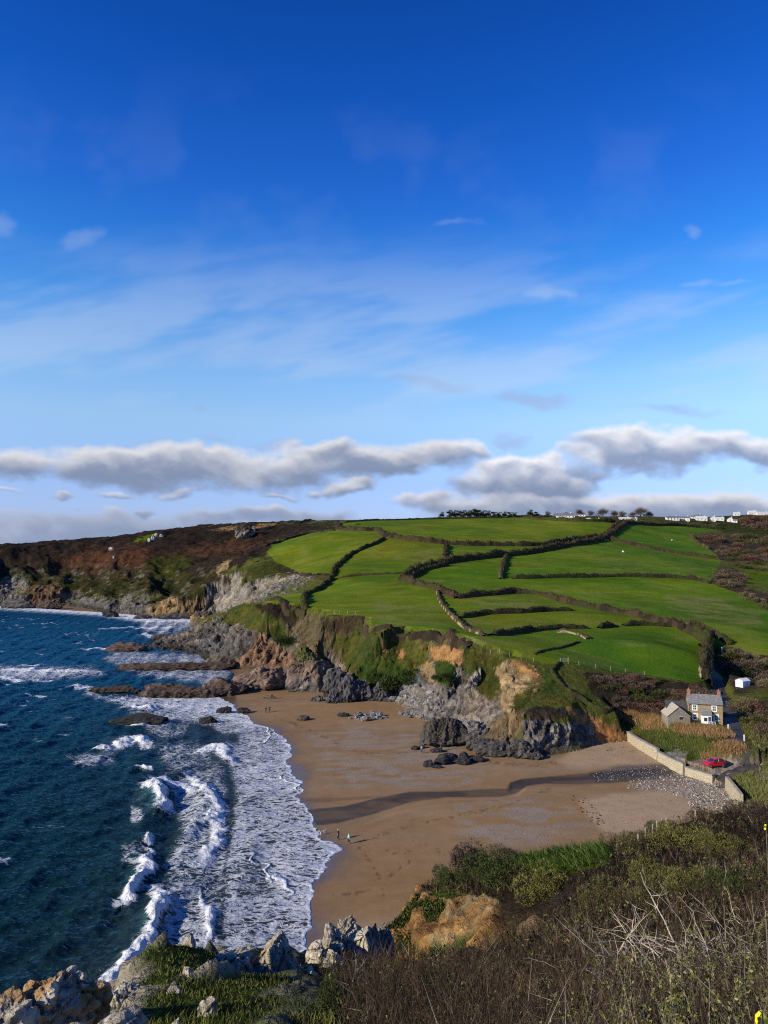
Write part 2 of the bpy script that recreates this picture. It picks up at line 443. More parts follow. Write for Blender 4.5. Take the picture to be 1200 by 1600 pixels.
def height(x, y, detail=True):
    """ground height and helpers for world points"""
    R = {}
    sdw, _ = sd_poly(x, y, WPTS)                      # + inside the water
    dl, _ = seg_dist(x, y, WLINE)
    inland = np.where(sdw > 0, -dl, dl)
    und = fbm2(x / 9.0, y / 9.0, 3, 5) - 0.5
    zb = np.where(inland > 0, 2.5 * (1 - np.exp(-inland * 0.0145)), np.maximum(inland * 0.05, -4.0)) + und * 0.12 * sstep(3, 15, inland)
    zb = np.where((y > 300) & (x < -60), np.minimum(zb, -.6), zb)
    zb = zb - .28 * sstep(-.5, .7, sd_poly(x, y, STREAM_W)[0]) * sstep(4, 12, inland)
    sdf, s = sd_poly(x, y, FPTS, FS)
    sdn, sn = sd_poly(x, y, NPTS, NS)
    big = fbm2(x / 14.0, y / 14.0, 3, 21) - 0.5
    med = fbm2(x / 5.0, y / 5.0, 3, 22) - 0.5
    rockamp = np.clip(1.0 - np.abs(s - 1.1) / 4.0, 0, 1) * (s < 5)
    dF = sdf + rockamp * (big * 9.0 + med * 4.0) * sstep(1.0, 7.0, sdf)
    hf = tps_eval(TF, x, y)
    hf = hf + (fbm2(x / 70.0, y / 70.0, 2, 8) - 0.5) * 2.0 * sstep(15, 60, sdf)
    hm = sstep(400, 450, y + .6 * x + 60) * sstep(-60, -110, x)
    if hm.max() > 0:
        rg = 1 - np.abs(2 * fbm2((x + .5 * y) / 46.0, (y - .3 * x) / 75.0, 4, 24) - 1)
        hf = hf + hm * ((rg - .72) * 21.0 * sstep(8, 30, sdf) * sstep(100, 40, sdf) + (fbm2(x / 13.0, y / 13.0, 3, 25) - .5) * 6.0 * sstep(0, 15, sdf))
        dF = dF + hm * (fbm2(x / 40.0, y / 40.0, 3, 26) - .5) * 34 * sstep(1, 10, sdf)
    if LANE_W is not None:
        dlane, tl = seg_dist(x, y, LANE_W[:, :2])
        R['lane'] = dlane
        hf = hf - LANE_D(tl) * (1 - sstep(1.6, 3.6, dlane))
    zc = np.where(sdf > 0, zb + s * np.maximum(dF, 0) , zb)
    k = 1.2
    hh = np.clip(0.5 + 0.5 * (hf - zc) / k, 0, 1)
    zf = np.where(sdf > 0, hf * (1 - hh) + zc * hh - k * hh * (1 - hh), zb)
    zf = np.where((sdf > 0), np.maximum(zf, zb - 0.1), zf)
    zf = np.where((s > 3) & (sdf > 0), np.minimum(zf, zb + 1.35 + .3 * np.maximum(sdf - .8, 0) + 1.2 * np.maximum(sdf - 5, 0)), zf)
    for pts_, zs_, wd_ in ROADS[::-1]:
        d_, v_ = seg_dist(x, y, pts_, zs_)
        k_ = sstep(wd_, wd_ + (.8 if wd_ < 2 else 1.6), d_); zf = np.where(sdf > (-.3 if wd_ < 2 else .9), zf * k_ + v_ * (1 - k_), zf)
    hn = tps_eval(TN, x, y)
    # gully between the rocks and the earth bluff
    dg, _ = seg_dist(x, y, np.array([(-5.5, 46.0), (0.2, 39.5), (3.2, 34.5), (6.5, 32.5)]))
    hn = hn - 3.0 * np.exp(-(dg / 2.2) ** 2) * sstep(8.0, 2.0, x)
    hn = hn + .55 * np.exp(-((x + 6.9) ** 2 / 3.0 + (y - 26.0) ** 2 / 12.0)) - .35 * np.exp(-((x + 4.6) ** 2 / 1.6 + (y - 27.0) ** 2 / 12.0))
    dN = sdn + (fbm2(x / 5.0, y / 5.0, 3, 31) - 0.5) * 2.2 * sstep(1, 6, sdn)
    zcn = np.where(sdn > 0, zb + sn * np.maximum(dN, 0), zb)
    k = 0.8
    hh = np.clip(0.5 + 0.5 * (hn - zcn) / k, 0, 1)
    zn = np.where(sdn > 0, hn * (1 - hh) + zcn * hh - k * hh * (1 - hh), zb)
    both = (sdf > 0) & (sdn > 0)
    w = sstep(-6, 6, sdn)
    z = np.where(sdn > 0, np.where(sdf > -8, zn * w + zf * (1 - w), zn), zf)
    z = np.where((sdn > 0) & (sdf <= -8), zn, z)
    R.update(inland=inland, sdf=sdf, sdn=sdn, zb=zb, hf=hf, s=s, sdw=sdw, hn=hn)
    return z, R

_D = np.geomspace(110, 400, 260)
def drop(px, py, near=False):
    """where the ray through a photograph pixel meets the ground"""
    px = np.atleast_1d(np.asarray(px, float)); py = np.atleast_1d(np.asarray(py, float))
    dx, dy, dz = ray(px, py)
    D = np.geomspace(3, 90, 700) if near else _D
    t = D[None, :] / dy[:, None]
    X = dx[:, None] * t; Y = dy[:, None] * t; Z = CAM_H + dz[:, None] * t
    G = height(X.ravel(), Y.ravel())[0].reshape(X.shape)
    under = Z < G
    k = np.where(under.any(1), under.argmax(1), len(D) - 1)
    k = np.maximum(k, 1); r = np.arange(len(px))
    a = Z[r, k - 1] - G[r, k - 1]; b = G[r, k] - Z[r, k]
    f = np.clip(a / (a + b + 1e-9), 0, 1)
    x = X[r, k - 1] + f * (X[r, k] - X[r, k - 1]); y = Y[r, k - 1] + f * (Y[r, k] - Y[r, k - 1])
    return np.stack([x, y, G[r, k - 1] + f * (G[r, k] - G[r, k - 1])], 1)

def ground_slow(x, y):
    return height(np.atleast_1d(np.asarray(x, float)), np.atleast_1d(np.asarray(y, float)))[0]

_lw = catmull(drop([p[0] for p in LANE_PX], [p[1] for p in LANE_PX]), 6)
LANE_D = lambda t: 0.15 + 1.5 * sstep(18, 40, t)
LANE_W = _lw

GU = GY = GZ = None        # cached far heights on a (x/y, y) grid
NX = NY = NZ = None        # cached near heights on a square grid
def _bil(gx, gy, G, x, y):
    i = np.clip(np.searchsorted(gx, x) - 1, 0, len(gx) - 2); j = np.clip(np.searchsorted(gy, y) - 1, 0, len(gy) - 2)
    fx = np.clip((x - gx[i]) / (gx[i + 1] - gx[i]), 0, 1); fy = np.clip((y - gy[j]) / (gy[j + 1] - gy[j]), 0, 1)
    return (G[j, i] * (1 - fx) + G[j, i + 1] * fx) * (1 - fy) + (G[j + 1, i] * (1 - fx) + G[j + 1, i + 1] * fx) * fy

def ground(x, y):
    x = np.atleast_1d(np.asarray(x, float)); y = np.atleast_1d(np.asarray(y, float))
    if GZ is None: return ground_slow(x, y)
    out = _bil(GU, GY, GZ, x / np.maximum(y, 1e-3), y)
    k = (y < GY[0] + 1) | ((x > NX[0]) & (x < NX[-1]) & (y > NY[0]) & (y < NY[-1]) & (y < 112))
    if k.any(): out[k] = _bil(NX, NY, NZ, x[k], y[k])
    return out

drop_slow = drop
def drop(px, py, near=False):
    px = np.atleast_1d(np.asarray(px, float)); py = np.atleast_1d(np.asarray(py, float))
    if GZ is None: return drop_slow(px, py, near)
    dx, dy, dz = ray(px, py)
    if near:
        D = np.geomspace(2.5, 100, 900)
    else:
        D = GY
    out = np.zeros((len(px), 3))
    for a in range(0, len(px), 400):
        r = slice(a, a + 400)
        t = D[None, :] / dy[r, None]
        X = dx[r, None] * t; Y = np.repeat(D[None], X.shape[0], 0); Z = CAM_H + dz[r, None] * t
        G = (_bil(NX, NY, NZ, X.ravel(), Y.ravel()) if near else _bil(GU, GY, GZ, (X / Y).ravel(), Y.ravel())).reshape(X.shape)
        if not near: G = np.where((Y < 110) & (G > 3.0) & (X < 45), -5, G)       # look past the near cliff
        under = Z < G
        k = np.maximum(np.where(under.any(1), under.argmax(1), len(D) - 1), 1); q = np.arange(X.shape[0])
        va = Z[q, k - 1] - G[q, k - 1]; vb = G[q, k] - Z[q, k]
        f = np.clip(va / (va + vb + 1e-9), 0, 1)
        out[r, 0] = X[q, k - 1] + f * (X[q, k] - X[q, k - 1]); out[r, 1] = Y[q, k - 1] + f * (Y[q, k] - Y[q, k - 1])
        out[r, 2] = G[q, k - 1] + f * (G[q, k] - G[q, k - 1])
    return out

def grid_normals(P):
    a = np.gradient(P, axis=1); b = np.gradient(P, axis=0)
    n = np.cross(a, b); n /= np.linalg.norm(n, axis=-1, keepdims=True) + 1e-9
    return np.where(n[..., 2:3] < 0, -n, n)

def quads(nr, nc):
    i = np.arange(nr - 1)[:, None] * nc + np.arange(nc - 1)[None]
    i = i.ravel()
    return np.stack([i, i + 1, i + nc + 1, i + nc], 1)

def compact(P, F):
    """drop unused vertices; returns new faces and the kept vertex indices"""
    used = np.zeros(len(P), bool); used[F.ravel()] = True
    idx = np.cumsum(used) - 1
    return idx[F], np.nonzero(used)[0]
# ================================================================== FAR LAND MESH AND ITS COLOURS
C_ = lambda *a: np.array(a, float)
GRASS = C_(.098,.145,.009); ROUGH = C_(.088,.092,.020); OLIVE = C_(.052,.056,.013); SCRUB = C_(.036,.026,.016)
HEATH = C_(.027,.019,.013); BRACK = C_(.066,.030,.016); PALE = C_(.27,.235,.19); GREY = C_(.150,.133,.116); DARK = C_(.045,.042,.042)
RED = C_(.20,.118,.072); SOIL = C_(.35,.185,.072); TAN = C_(.235,.16,.082); SAND = C_(.248,.153,.076); STRAW = C_(.24,.155,.06)
GREENB = C_(.040,.058,.011)

FIELD_ALL = [(417,862),(440,846),(483,834),(523,829),(537,817),(620,812),(690,811),(800,809),(860,813),(907,815),(971,818),(1062,822),(1127,828),(1085,834),(1076,836),(1090,850),(1108,858),(1128,874),(1125,882),(1108,911),(1150,925),(1200,952),(1260,975),(1260,1030),(1175,1022),(1141,1010),(1105,1000),(1112,1018),(1103,1033),(1100,1064),(1080,1066),(1040,1058),(985,1050),(930,1044),(900,1038),(850,1037),(790,1022),(720,998),(650,986),(578,979),(566,962),(490,960),(472,955),(415,940),(440,929),(478,927),(519,905),(515,896),(470,895),(430,878)]
PAINT = [  # class colour, rock amount, softness px, noise amount px, polygon
 (HEATH,0,6,14,[(-60,825),(100,825),(210,815),(300,808),(440,812),(530,815),(523,829),(440,845),(415,860),(417,872),(380,905),(300,915),(200,905),(100,905),(-40,905)]),
 (BRACK,0,8,14,[(60,890),(110,868),(190,855),(300,838),(380,842),(430,845),(400,855),(330,865),(260,875),(215,880),(150,890),(90,905)]),
 (BRACK*1.15,0,6,14,[(60,905),(75,890),(120,880),(150,885),(110,900)]),
 (BRACK,0,6,12,[(190,880),(215,868),(235,875),(215,892)]),
 (HEATH*.8,0,5,10,[(230,850),(300,830),(420,825),(430,835),(330,850),(240,868)]),
 (GRASS*.9,0,2,3,[(203,846),(232,836),(245,834),(238,840),(215,848)]),
 (STRAW*.8,0,1.5,2,[(325,828),(375,821),(372,827),(335,829)]),
 (STRAW*.75,0,1.5,2,[(395,822),(432,817),(436,820),(400,826)]),
 (OLIVE,0,5,10,[(330,905),(360,890),(400,872),(420,870),(450,892),(350,900)]),
 (ROUGH*.9,0,5,8,[(365,888),(400,873),(428,880),(400,890)]),
 (TAN,.3,3,6,[(335,888),(352,880),(362,874),(356,890),(340,898)]),
 (C_(.033,.031,.011),.2,6,18,[(-40,895),(60,892),(120,892),(220,895),(330,898),(335,935),(230,938),(130,935),(75,925),(-40,910)]),
 (ROUGH*.4,.1,5,12,[(225,880),(262,870),(300,868),(285,905),(240,910)]),
 (PALE*.8,1,4,8,[(-40,912),(40,905),(50,915),(20,935),(-40,940)]),
 (RED*.75,1,4,8,[(45,915),(95,915),(100,945),(40,947)]),
 (GREY*.8,1,4,6,[(100,940),(160,938),(235,940),(240,962),(160,957),(100,948)]),
 (TAN*.95,1,3,6,[(232,945),(265,936),(322,936),(325,965),(235,967)]),
 (PALE*.85,1,3,6,[(320,935),(335,913),(362,910),(372,940),(350,962),(325,955)]),
 (PALE*.8,.8,4,10,[(358,900),(400,890),(470,890),(505,895),(500,905),(430,932),(370,945)]),
 (OLIVE*.9,.2,3,6,[(375,888),(430,878),(470,895),(440,903),(400,905),(380,915)]),
 (HEATH,0,3,5,[(430,885),(470,896),(520,897),(520,905),(495,905),(440,893)]),
 (ROUGH*.75,.1,4,8,[(340,960),(380,945),(415,940),(450,952),(470,958),(440,975),(400,985),(350,975)]),
 (HEATH*.9,0,3,5,[(395,948),(430,937),(480,955),(478,965),(440,968)]),
 (GREY*.85,1,4,8,[(180,1015),(195,1005),(260,990),(310,978),(345,968),(400,985),(415,1000),(380,1030),(310,1038),(200,1022)]),
 (RED*1.0,.9,3,6,[(370,1032),(382,1020),(400,990),(412,988),(440,1008),(462,1030),(465,1045),(375,1045)]),
 (OLIVE*.8,.1,3,5,[(412,985),(440,975),(460,985),(462,1010),(445,1012)]),
 (SCRUB,.1,3,5,[(440,965),(478,960),(482,975),(455,980)]),
 (TAN*.9,.6,4,8,[(485,970),(505,968),(500,1010),(485,1000)]),
 (C_(.105,.082,.042),.3,5,9,[(478,965),(560,960),(566,1000),(525,1050),(500,1018),(470,1000),(455,985)]),
 (SCRUB*1.3,.1,4,7,[(500,965),(560,960),(555,985),(520,990),(505,985)]),
 (PALE*.75,.8,3,5,[(508,1022),(523,998),(521,1022),(542,1042),(527,1045)]),
 (OLIVE*1.1,.1,5,9,[(520,1000),(560,975),(575,985),(600,985),(640,1000),(650,1050),(615,1080),(580,1085),(545,1050)]),
 (GREENB,.1,4,7,[(560,1040),(610,1025),(640,1055),(620,1085),(590,1080)]),
 (SOIL*.85,.3,2,4,[(617,1017),(630,1016),(628,1030),(620,1031)]),
 (SOIL*.8,.3,2,4,[(592,1008),(604,1005),(602,1018),(594,1015)]),
 (TAN*1.1,.3,3,5,[(652,1036),(672,1030),(682,1052),(678,1071),(663,1062)]),
 (ROUGH*.8,.15,4,8,[(640,1005),(670,1008),(672,1030),(650,1040),(640,1075),(620,1080),(640,1040)]),
 (SOIL,.35,2,4,[(672,1011),(700,1012),(728,1015),(724,1036),(712,1042),(700,1034),(678,1034)]),
 (OLIVE*.9,.15,4,8,[(728,1010),(790,1030),(785,1060),(770,1100),(740,1075),(726,1045)]),
 (GREENB*.9,.05,3,6,[(678,1035),(700,1030),(714,1048),(706,1070),(690,1072),(680,1060)]),
 (PALE*1.0,.9,3,6,[(704,1060),(716,1048),(722,1058),(712,1072)]),
 (PALE*1.05,.9,3,6,[(733,1060),(742,1049),(755,1048),(750,1062),(740,1075)]),
 (C_(.178,.153,.130),1,3,7,[(615,1095),(617,1084),(643,1064),(676,1071),(704,1073),(735,1060),(752,1075),(765,1103),(782,1093),(790,1120),(775,1140),(721,1140),(658,1127)]),
 (TAN*1.25,.7,3,5,[(775,1045),(795,1034),(830,1038),(846,1058),(836,1084),(817,1101),(800,1120),(786,1110),(782,1075)]),
 (SOIL*1.0,.5,2,4,[(796,1032),(825,1035),(845,1056),(838,1075),(826,1055),(808,1045)]),
 (OLIVE*1.0,.1,3,6,[(806,1090),(828,1075),(833,1085),(812,1110),(798,1122)]),
 (DARK*1.3,1,3,5,[(735,1180),(742,1162),(760,1150),(790,1158),(850,1160),(872,1180),(820,1190)]),
 (TAN*.75,.6,4,7,[(752,1140),(800,1112),(826,1105),(812,1150),(790,1165),(765,1155)]),
 (GREY*.9,1,3,7,[(815,1125),(850,1115),(870,1130),(870,1170),(830,1172)]),
 (PALE*.8,1,3,6,[(855,1132),(900,1127),(933,1147),(930,1160),(855,1168)]),
 (SCRUB*1.3,.2,3,5,[(822,1108),(855,1095),(890,1105),(885,1120),(850,1125),(830,1122)]),
 (SOIL*.75,.2,2.5,5,[(884,1103),(908,1106),(933,1127),(985,1140),(985,1155),(937,1158),(922,1140),(898,1125)]),
 (ROUGH*.85,0,4,8,[(850,1040),(880,1042),(900,1075),(940,1105),(985,1130),(985,1142),(935,1124),(900,1102),(850,1098),(838,1085),(850,1060)]),
 (GREENB*1.3,0,4,7,[(846,1050),(862,1042),(870,1062),(868,1085),(850,1085)]),
 (ROUGH*1.1,0,2,2,[(868,1052),(876,1050),(900,1080),(940,1105),(975,1125),(972,1130),(930,1112),(890,1085)]),
 (SCRUB*1.0,0,4,8,[(905,1052),(985,1052),(1060,1062),(1100,1066),(1105,1090),(1075,1110),(1040,1112),(1000,1120),(960,1110),(930,1090)]),
 (STRAW*.8,0,3,5,[(975,1112),(1030,1110),(1045,1135),(1010,1135)]),
 (ROUGH*.7,0,3,5,[(990,1145),(1040,1140),(1120,1150),(1130,1170),(1090,1185),(1060,1190),(1035,1172)]),
 (C_(.24,.19,.15),0,2,3,[(1034,1176),(1060,1170),(1075,1175),(1070,1190),(1085,1186),(1190,1185),(1190,1192),(1150,1205),(1130,1222),(1120,1213),(1075,1196)]),
 (OLIVE*1.1,0,4,8,[(1158,1100),(1170,1090),(1260,1090),(1260,1190),(1200,1185),(1170,1160),(1156,1130)]),
 (SCRUB*1.5,0,4,8,[(1165,1095),(1260,1090),(1260,1130),(1175,1128)]),
 (GREENB*1.1,0,4,8,[(1140,1215),(1200,1195),(1260,1200),(1260,1275),(1165,1262)]),
 (SCRUB*1.6,0,4,8,[(1120,1010),(1145,1012),(1260,1030),(1260,1090),(1160,1090),(1130,1060)]),
 (ROUGH*.8,0,3,5,[(1150,1085),(1175,1078),(1260,1082),(1260,1095),(1160,1095)]),
 (SCRUB*1.6,0,4,6,[(1078,838),(1110,835),(1260,835),(1260,885),(1190,880),(1130,876),(1100,858)]),
 (GRASS*.85,0,3,5,[(1150,895),(1190,885),(1260,885),(1260,925),(1190,915),(1165,915)]),
 (SCRUB*1.6,0,4,6,[(1105,900),(1140,885),(1165,900),(1160,915),(1200,925),(1260,945),(1260,975),(1195,952),(1150,928),(1112,915)]),
 (OLIVE*1.3,0,3,6,[(860,811),(905,800),(1000,798),(1260,798),(1260,835),(1127,828),(1062,821),(971,817)]),
 (OLIVE*.8,0,2,4,[(1100,800),(1260,798),(1260,840),(1130,832)]),
]
TINTS = [  # field polygons: multiplier colour
 (C_(1.10,1.04,.9),[(563,829),(690,812),(860,815),(968,820),(943,838),(847,852),(705,851),(603,838)]),
 (C_(1.12,1.0,1.0),[(417,862),(523,829),(601,840),(563,860),(522,890),(518,897),(470,895)]),
 (C_(1.22,1.0,1.1),[(601,843),(690,852),(696,876),(643,897),(525,904),(522,890)]),
 (C_(1.05,1.02,1.0),[(481,935),(530,908),(627,908),(684,924),(701,958),(715,980),(578,980),(490,960)]),
 (C_(1.22,1.02,1.2),[(700,930),(847,931),(900,953),(720,966)]),
 (C_(1.20,1.02,1.2),[(720,966),(897,955),(1000,968),(966,979),(870,982),(769,993)]),
 (C_(1.10,1.02,1.1),[(640,985),(756,994),(905,1000),(835,1022),(850,1037),(720,1000)]),
 (C_(.80,.95,.9),[(835,1022),(905,1003),(1049,979),(1112,1018),(1100,1064),(985,1050),(900,1040)]),
 (C_(.92,1.0,.9),[(650,913),(690,882),(870,858),(950,845),(1125,880),(1108,911),(799,906),(806,928),(714,934)]),
 (C_(.92,1.02,.9),[(806,927),(799,906),(1062,904),(1108,911),(1260,975),(1260,1030),(1049,972),(888,943)]),
 (C_(.78,.98,.9),[(952,842),(982,822),(1127,828),(1076,836),(1127,874)]),
]

WORN = [([(1040,925),(1120,935),(1190,960),(1190,985),(1110,975),(1040,950)],C_(.19,.165,.055),.6),([(700,968),(760,970),(800,985),(760,990)],C_(.18,.16,.05),.5),
 ([(590,945),(660,950),(690,975),(620,980),(580,965)],C_(.18,.165,.05),.5),([(640,860),(690,862),(690,885),(640,892)],C_(.16,.15,.05),.45),([(740,935),(840,935),(890,950),(760,955)],C_(.19,.17,.055),.5),
 ([(655,985),(760,998),(830,1015),(840,1030),(760,1015)],C_(.17,.16,.05),.5),([(930,870),(1090,885),(1100,900),(940,895)],C_(.15,.15,.04),.4)]
TRACKS = [[(843,869),(841,880),(836,890)],[(508,866),(512,876),(503,890)],[(607,902),(606,912)],[(905,930),(960,938),(1040,950)],[(985,985),(1010,1000),(1015,1040)],[(560,850),(600,870)]]
def classify(x, y, z, slope, R):
    """albedo colour and rock amount of every ground vertex of the far land"""
    n = len(x)
    px, py = project(x, y, z)
    wa = fbm2(x / 6.0, y / 6.0, 4, 41) - 0.5 ; wb = fbm2(x / 6.0 + 50, (y + z) / 6.0, 4, 42) - 0.5
    f0 = fbm2(x / .9, (y + 1.5 * z) / .9, 2, 47); f1 = fbm2(x / 3.0, (y + 1.5 * z) / 3.0, 4, 43); f2 = fbm2(x / 18.0, y / 18.0, 3, 44)
    col = ROUGH[None] * (0.75 + 0.5 * f2[:, None])
    rock = np.zeros(n)
    # steep ground: rock with grass on its ledges
    st = sstep(0.62, 1.0, slope + (f1 - .5) * 0.9) * np.where(y < 330, sstep(1.0, 7.5, R['hf'] - z + (f1 - .5) * 6), 1)
    far = sstep(400, 480, y)
    rc = (GREY * .9 + (TAN * .62 - GREY * .9)[None] * sstep(.42, .58, fbm2(x / 7, (y + z) / 7, 3, 45))[:, None]) * (1 - far[:, None]) + (GREY * .9)[None] * far[:, None]
    col = col * (1 - st[:, None]) + rc * st[:, None]; rock = st * 0.8
    fld = np.zeros(n)
    k = in_poly(px + wa * 2.0, py + wb * 2.0, FIELD_ALL) & (slope < 0.75) & (R['sdf'] > 3)
    fld[k] = 1
    tint = np.ones((n, 3))
    for t, poly in TINTS:
        m = soft_poly(px, py, poly, 1.0); tint = tint * (1 + (t - 1) * m[:, None])
    fp = fbm2(x / 38.0, y / 38.0, 4, 48)[:, None]; fq = fbm2(x / 9.0, y / 5.0, 4, 49)[:, None]
    g = GRASS[None] * tint * (0.62 + 0.42 * f2[:, None] + .34 * fq)
    g = g * (1 + (fp - .5) * C_(1.1, .45, .2)[None])
    worn = sstep(.58, .72, fq + .25 * (fp - .5)); g = g * (1 - .35 * worn) + C_(.17, .155, .045)[None] * .35 * worn
    for (poly, c, amt) in WORN:
        m = (soft_poly(px + wa * 12, py + wb * 8, poly, 5) * sstep(.35, .6, fq[:, 0] * .6 + f1 * .4) * amt)[:, None]; g = g * (1 - m) + c[None] * m
    for line in TRACKS:
        d, _ = seg_dist(px + wa * 5, py + wb * 3, catmull(line, 5)) if len(line) else (np.full(len(px), 9.), 0)
        m = (sstep(1.5, .4, d) * .45)[:, None]; g = g * (1 - m) + C_(.075, .075, .022)[None] * m
    col = np.where(fld[:, None] > 0, g, col); rock = np.where(fld > 0, 0, rock)
    f4 = fbm2(x / 5.5 + 9, (y + z) / 5.5, 4, 46)
    for (c, rk, soft, nz, poly) in PAINT:
        m = soft_poly(px + wa * nz * 2.6, py + wb * nz * 2.6, poly, soft * 1.5)
        if not m.any(): continue
        m = np.where(fld > 0, 0, m)
        # ragged edge
        m = sstep(0.36, 0.64, m + ((f1 - 0.5) * 1.3 + (f0 - .5) * 1.1) * np.minimum(1, 4 * m * (1 - m) + .25 * (m > .5)))
        fm = .55 * f1 + .45 * f0
        var = (0.72 + 0.56 * f1)[:, None] if rk > .25 else (.35 + 1.3 * fm)[:, None] * (1 + ((f4 - .5) * 1.1)[:, None] * C_(.9, .3, .1)[None])
        col = col * (1 - m[:, None]) + c[None] * var * m[:, None]
        rock = rock * (1 - m) + rk * m
    spots = .6 * sstep(.62, .70, fbm2(x / 6 + 3, (y + 2 * z) / 6, 4, 53)) * sstep(.55, .8, slope) * (y > 430) * (x < -60) * sstep(40, 20, z)
    col = col * (1 - spots[:, None]) + (PALE * .6)[None] * (.6 + .8 * f1)[:, None] * spots[:, None]; rock = np.maximum(rock, spots)
    # grass tufts on ledges of the rocks, rock showing through the grass of steep banks
    led = sstep(0.75, 0.45, slope) * (rock > 0.4) * sstep(0.5, 0.6, f1) * sstep(6, 10, z)
    col = col * (1 - led[:, None] * .8) + (OLIVE * 1.2)[None] * led[:, None] * .8; rock = rock * (1 - led)
    wet = sstep(3.2, 0.6, z) * (rock > 0.3) * (y > 300)
    col = col * (1 - .55 * wet[:, None])
    return col, rock, fld, px, py

def build_far():
    u = np.unique(np.concatenate([np.linspace(-.80, -.56, 60), np.linspace(-.56, .56, 900), np.linspace(.56, .80, 60)]))
    Y = np.unique(np.concatenate([np.arange(60, 150, .55), np.arange(150, 285, .42), np.arange(285, 480, .8), np.arange(480, 640, .85), np.arange(640, 820, 1.7), np.geomspace(820, 1300, 90)]))
    U, V = np.meshgrid(u, Y)
    X = (U * V).ravel(); Yv = V.ravel()
    z, R = height(X, Yv)
    global GU, GY, GZ
    GU, GY, GZ = u, Y, z.reshape(U.shape).copy()
    # finer relief where it is neither field nor beach
    P = np.stack([X, Yv, z], 1).reshape(len(Y), len(u), 3)
    N = grid_normals(P).reshape(-1, 3)
    slope = np.sqrt(1 - N[:, 2] ** 2) / (N[:, 2] + 1e-6)
    land = R['sdf'] > 0
    col, rock, fld, px, py = classify(X, Yv, z, slope, R)
    k = np.nonzero(land & (fld < .5) & (np.abs(U.ravel()) < .62))[0]
    xs, ys, zs, rk = X[k], Yv[k], z[k], rock[k]
    # strata dip to the left; blocks and ribs
    a = xs * .8 + zs * .6; b = ys; c = -xs * .55 + zs * .85
    rib = fbm3(a / 5.0, b / 7.0, c / 2.2, 4, 61, ridged=True) - .55
    f1, f2, cid = worley3(a / 2.6, b / 3.2, c / 1.6, 66)
    g1, g2, gid = worley3(a / 6.5, b / 7.5, c / 3.6, 67)
    bed = (xs * .75 + ys * .30 - zs * .55 + (fbm3(xs / 9, ys / 9, zs / 9, 3, 71) - .5) * 9) / 1.5
    lay_ = np.floor(bed); fr = bed - lay_; hl = vnoise2(lay_ * 7.13, lay_ * 0 + .37, 72)
    blk = (cid - .5) * 1.2 + np.minimum(f2 - f1, .2) * .9 + (gid - .5) * 1.5 + np.minimum(g2 - g1, .12) * 2.0 - .5 + (hl - .5) * 1.5 + (fr - .5) * 1.0
    fine = fbm3(a / 1.1, b / 1.1, c / .6, 3, 63, ridged=True) - .5
    veg = fbm3(xs / 2.2, ys / 2.2, zs / 2.2, 4, 64) - .5
    fs = np.clip(ys / 220.0, .8, 1.4)
    steep = sstep(.25, .7, slope[k])
    edge = sstep(0.0, 2.5, R['sdf'][k]) * sstep(1.2, 3.5, zs - R['zb'][k] + 1.5)
    wall = np.where(R['s'][k] > 4, sstep(3, 6, R['sdf'][k]), 1)
    nolane = sstep(2.5, 4.5, R['lane'][k])
    fs = np.where(ys > 470, 1.2, fs)
    disp = rk * (rib * 2.6 + blk * 1.0 + fine * .55) * fs + (1 - rk) * veg * (0.5 + 1.6 * steep) * nolane
    disp *= edge * wall
    dirn = N[k].copy(); dirn[:, 2] *= .55
    X = X.copy(); Yv = Yv.copy(); z = z.copy()
    X[k] += dirn[:, 0] * disp; Yv[k] += dirn[:, 1] * disp; z[k] += dirn[:, 2] * disp
    # the colour is darker along the cracks of the rock and differs by block
    ck = np.clip(1 - (f2 - f1) / .13, 0, 1) * rk
    col[k] *= (1 - .6 * ck)[:, None] * (1 + rk * ((cid - .5) * .8 + (gid - .5) * .5 + (hl - .5) * .5))[:, None]
    warm = (fbm3(xs / 8, ys / 8, zs / 4, 3, 77) - .5)[:, None] * rk[:, None]
    col[k] *= 1 + warm * np.array([.5, .15, -.3])[None]
    P = np.stack([X, Yv, z], 1)
    F = quads(len(Y), len(u))
    fc = lambda q: q[F].mean(1)
    near = fc(R['sdn']) > .6
    sea = fc(R['inland']) < -9
    fl = fc(R['sdf'])
    beach = (fl < 0) & ~near & ~sea
    landf = (fl >= 0) & ~near
    head = landf & (fc(X) < -95) & (fc(Yv) > 300)
    out = {}
    # beach colours -------------------------------------------------------
    bc, rough, grav = beach_paint(X, Yv, z, px, py, R)
    for nm, sel, in (('beach', beach), ('hill_headland', head), ('hillside_terrain', landf & ~head)):
        f, idx = compact(P, F[sel])
        if nm == 'beach':
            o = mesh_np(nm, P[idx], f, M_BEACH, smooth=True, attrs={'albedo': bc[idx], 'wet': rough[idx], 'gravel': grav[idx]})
        else:
            o = mesh_np(nm, P[idx], f, M_LAND, smooth=True, attrs={'albedo': col[idx], 'rock': rock[idx], 'field': fld[idx]})
        o['kind'] = 'structure'; out[nm] = o
    return out

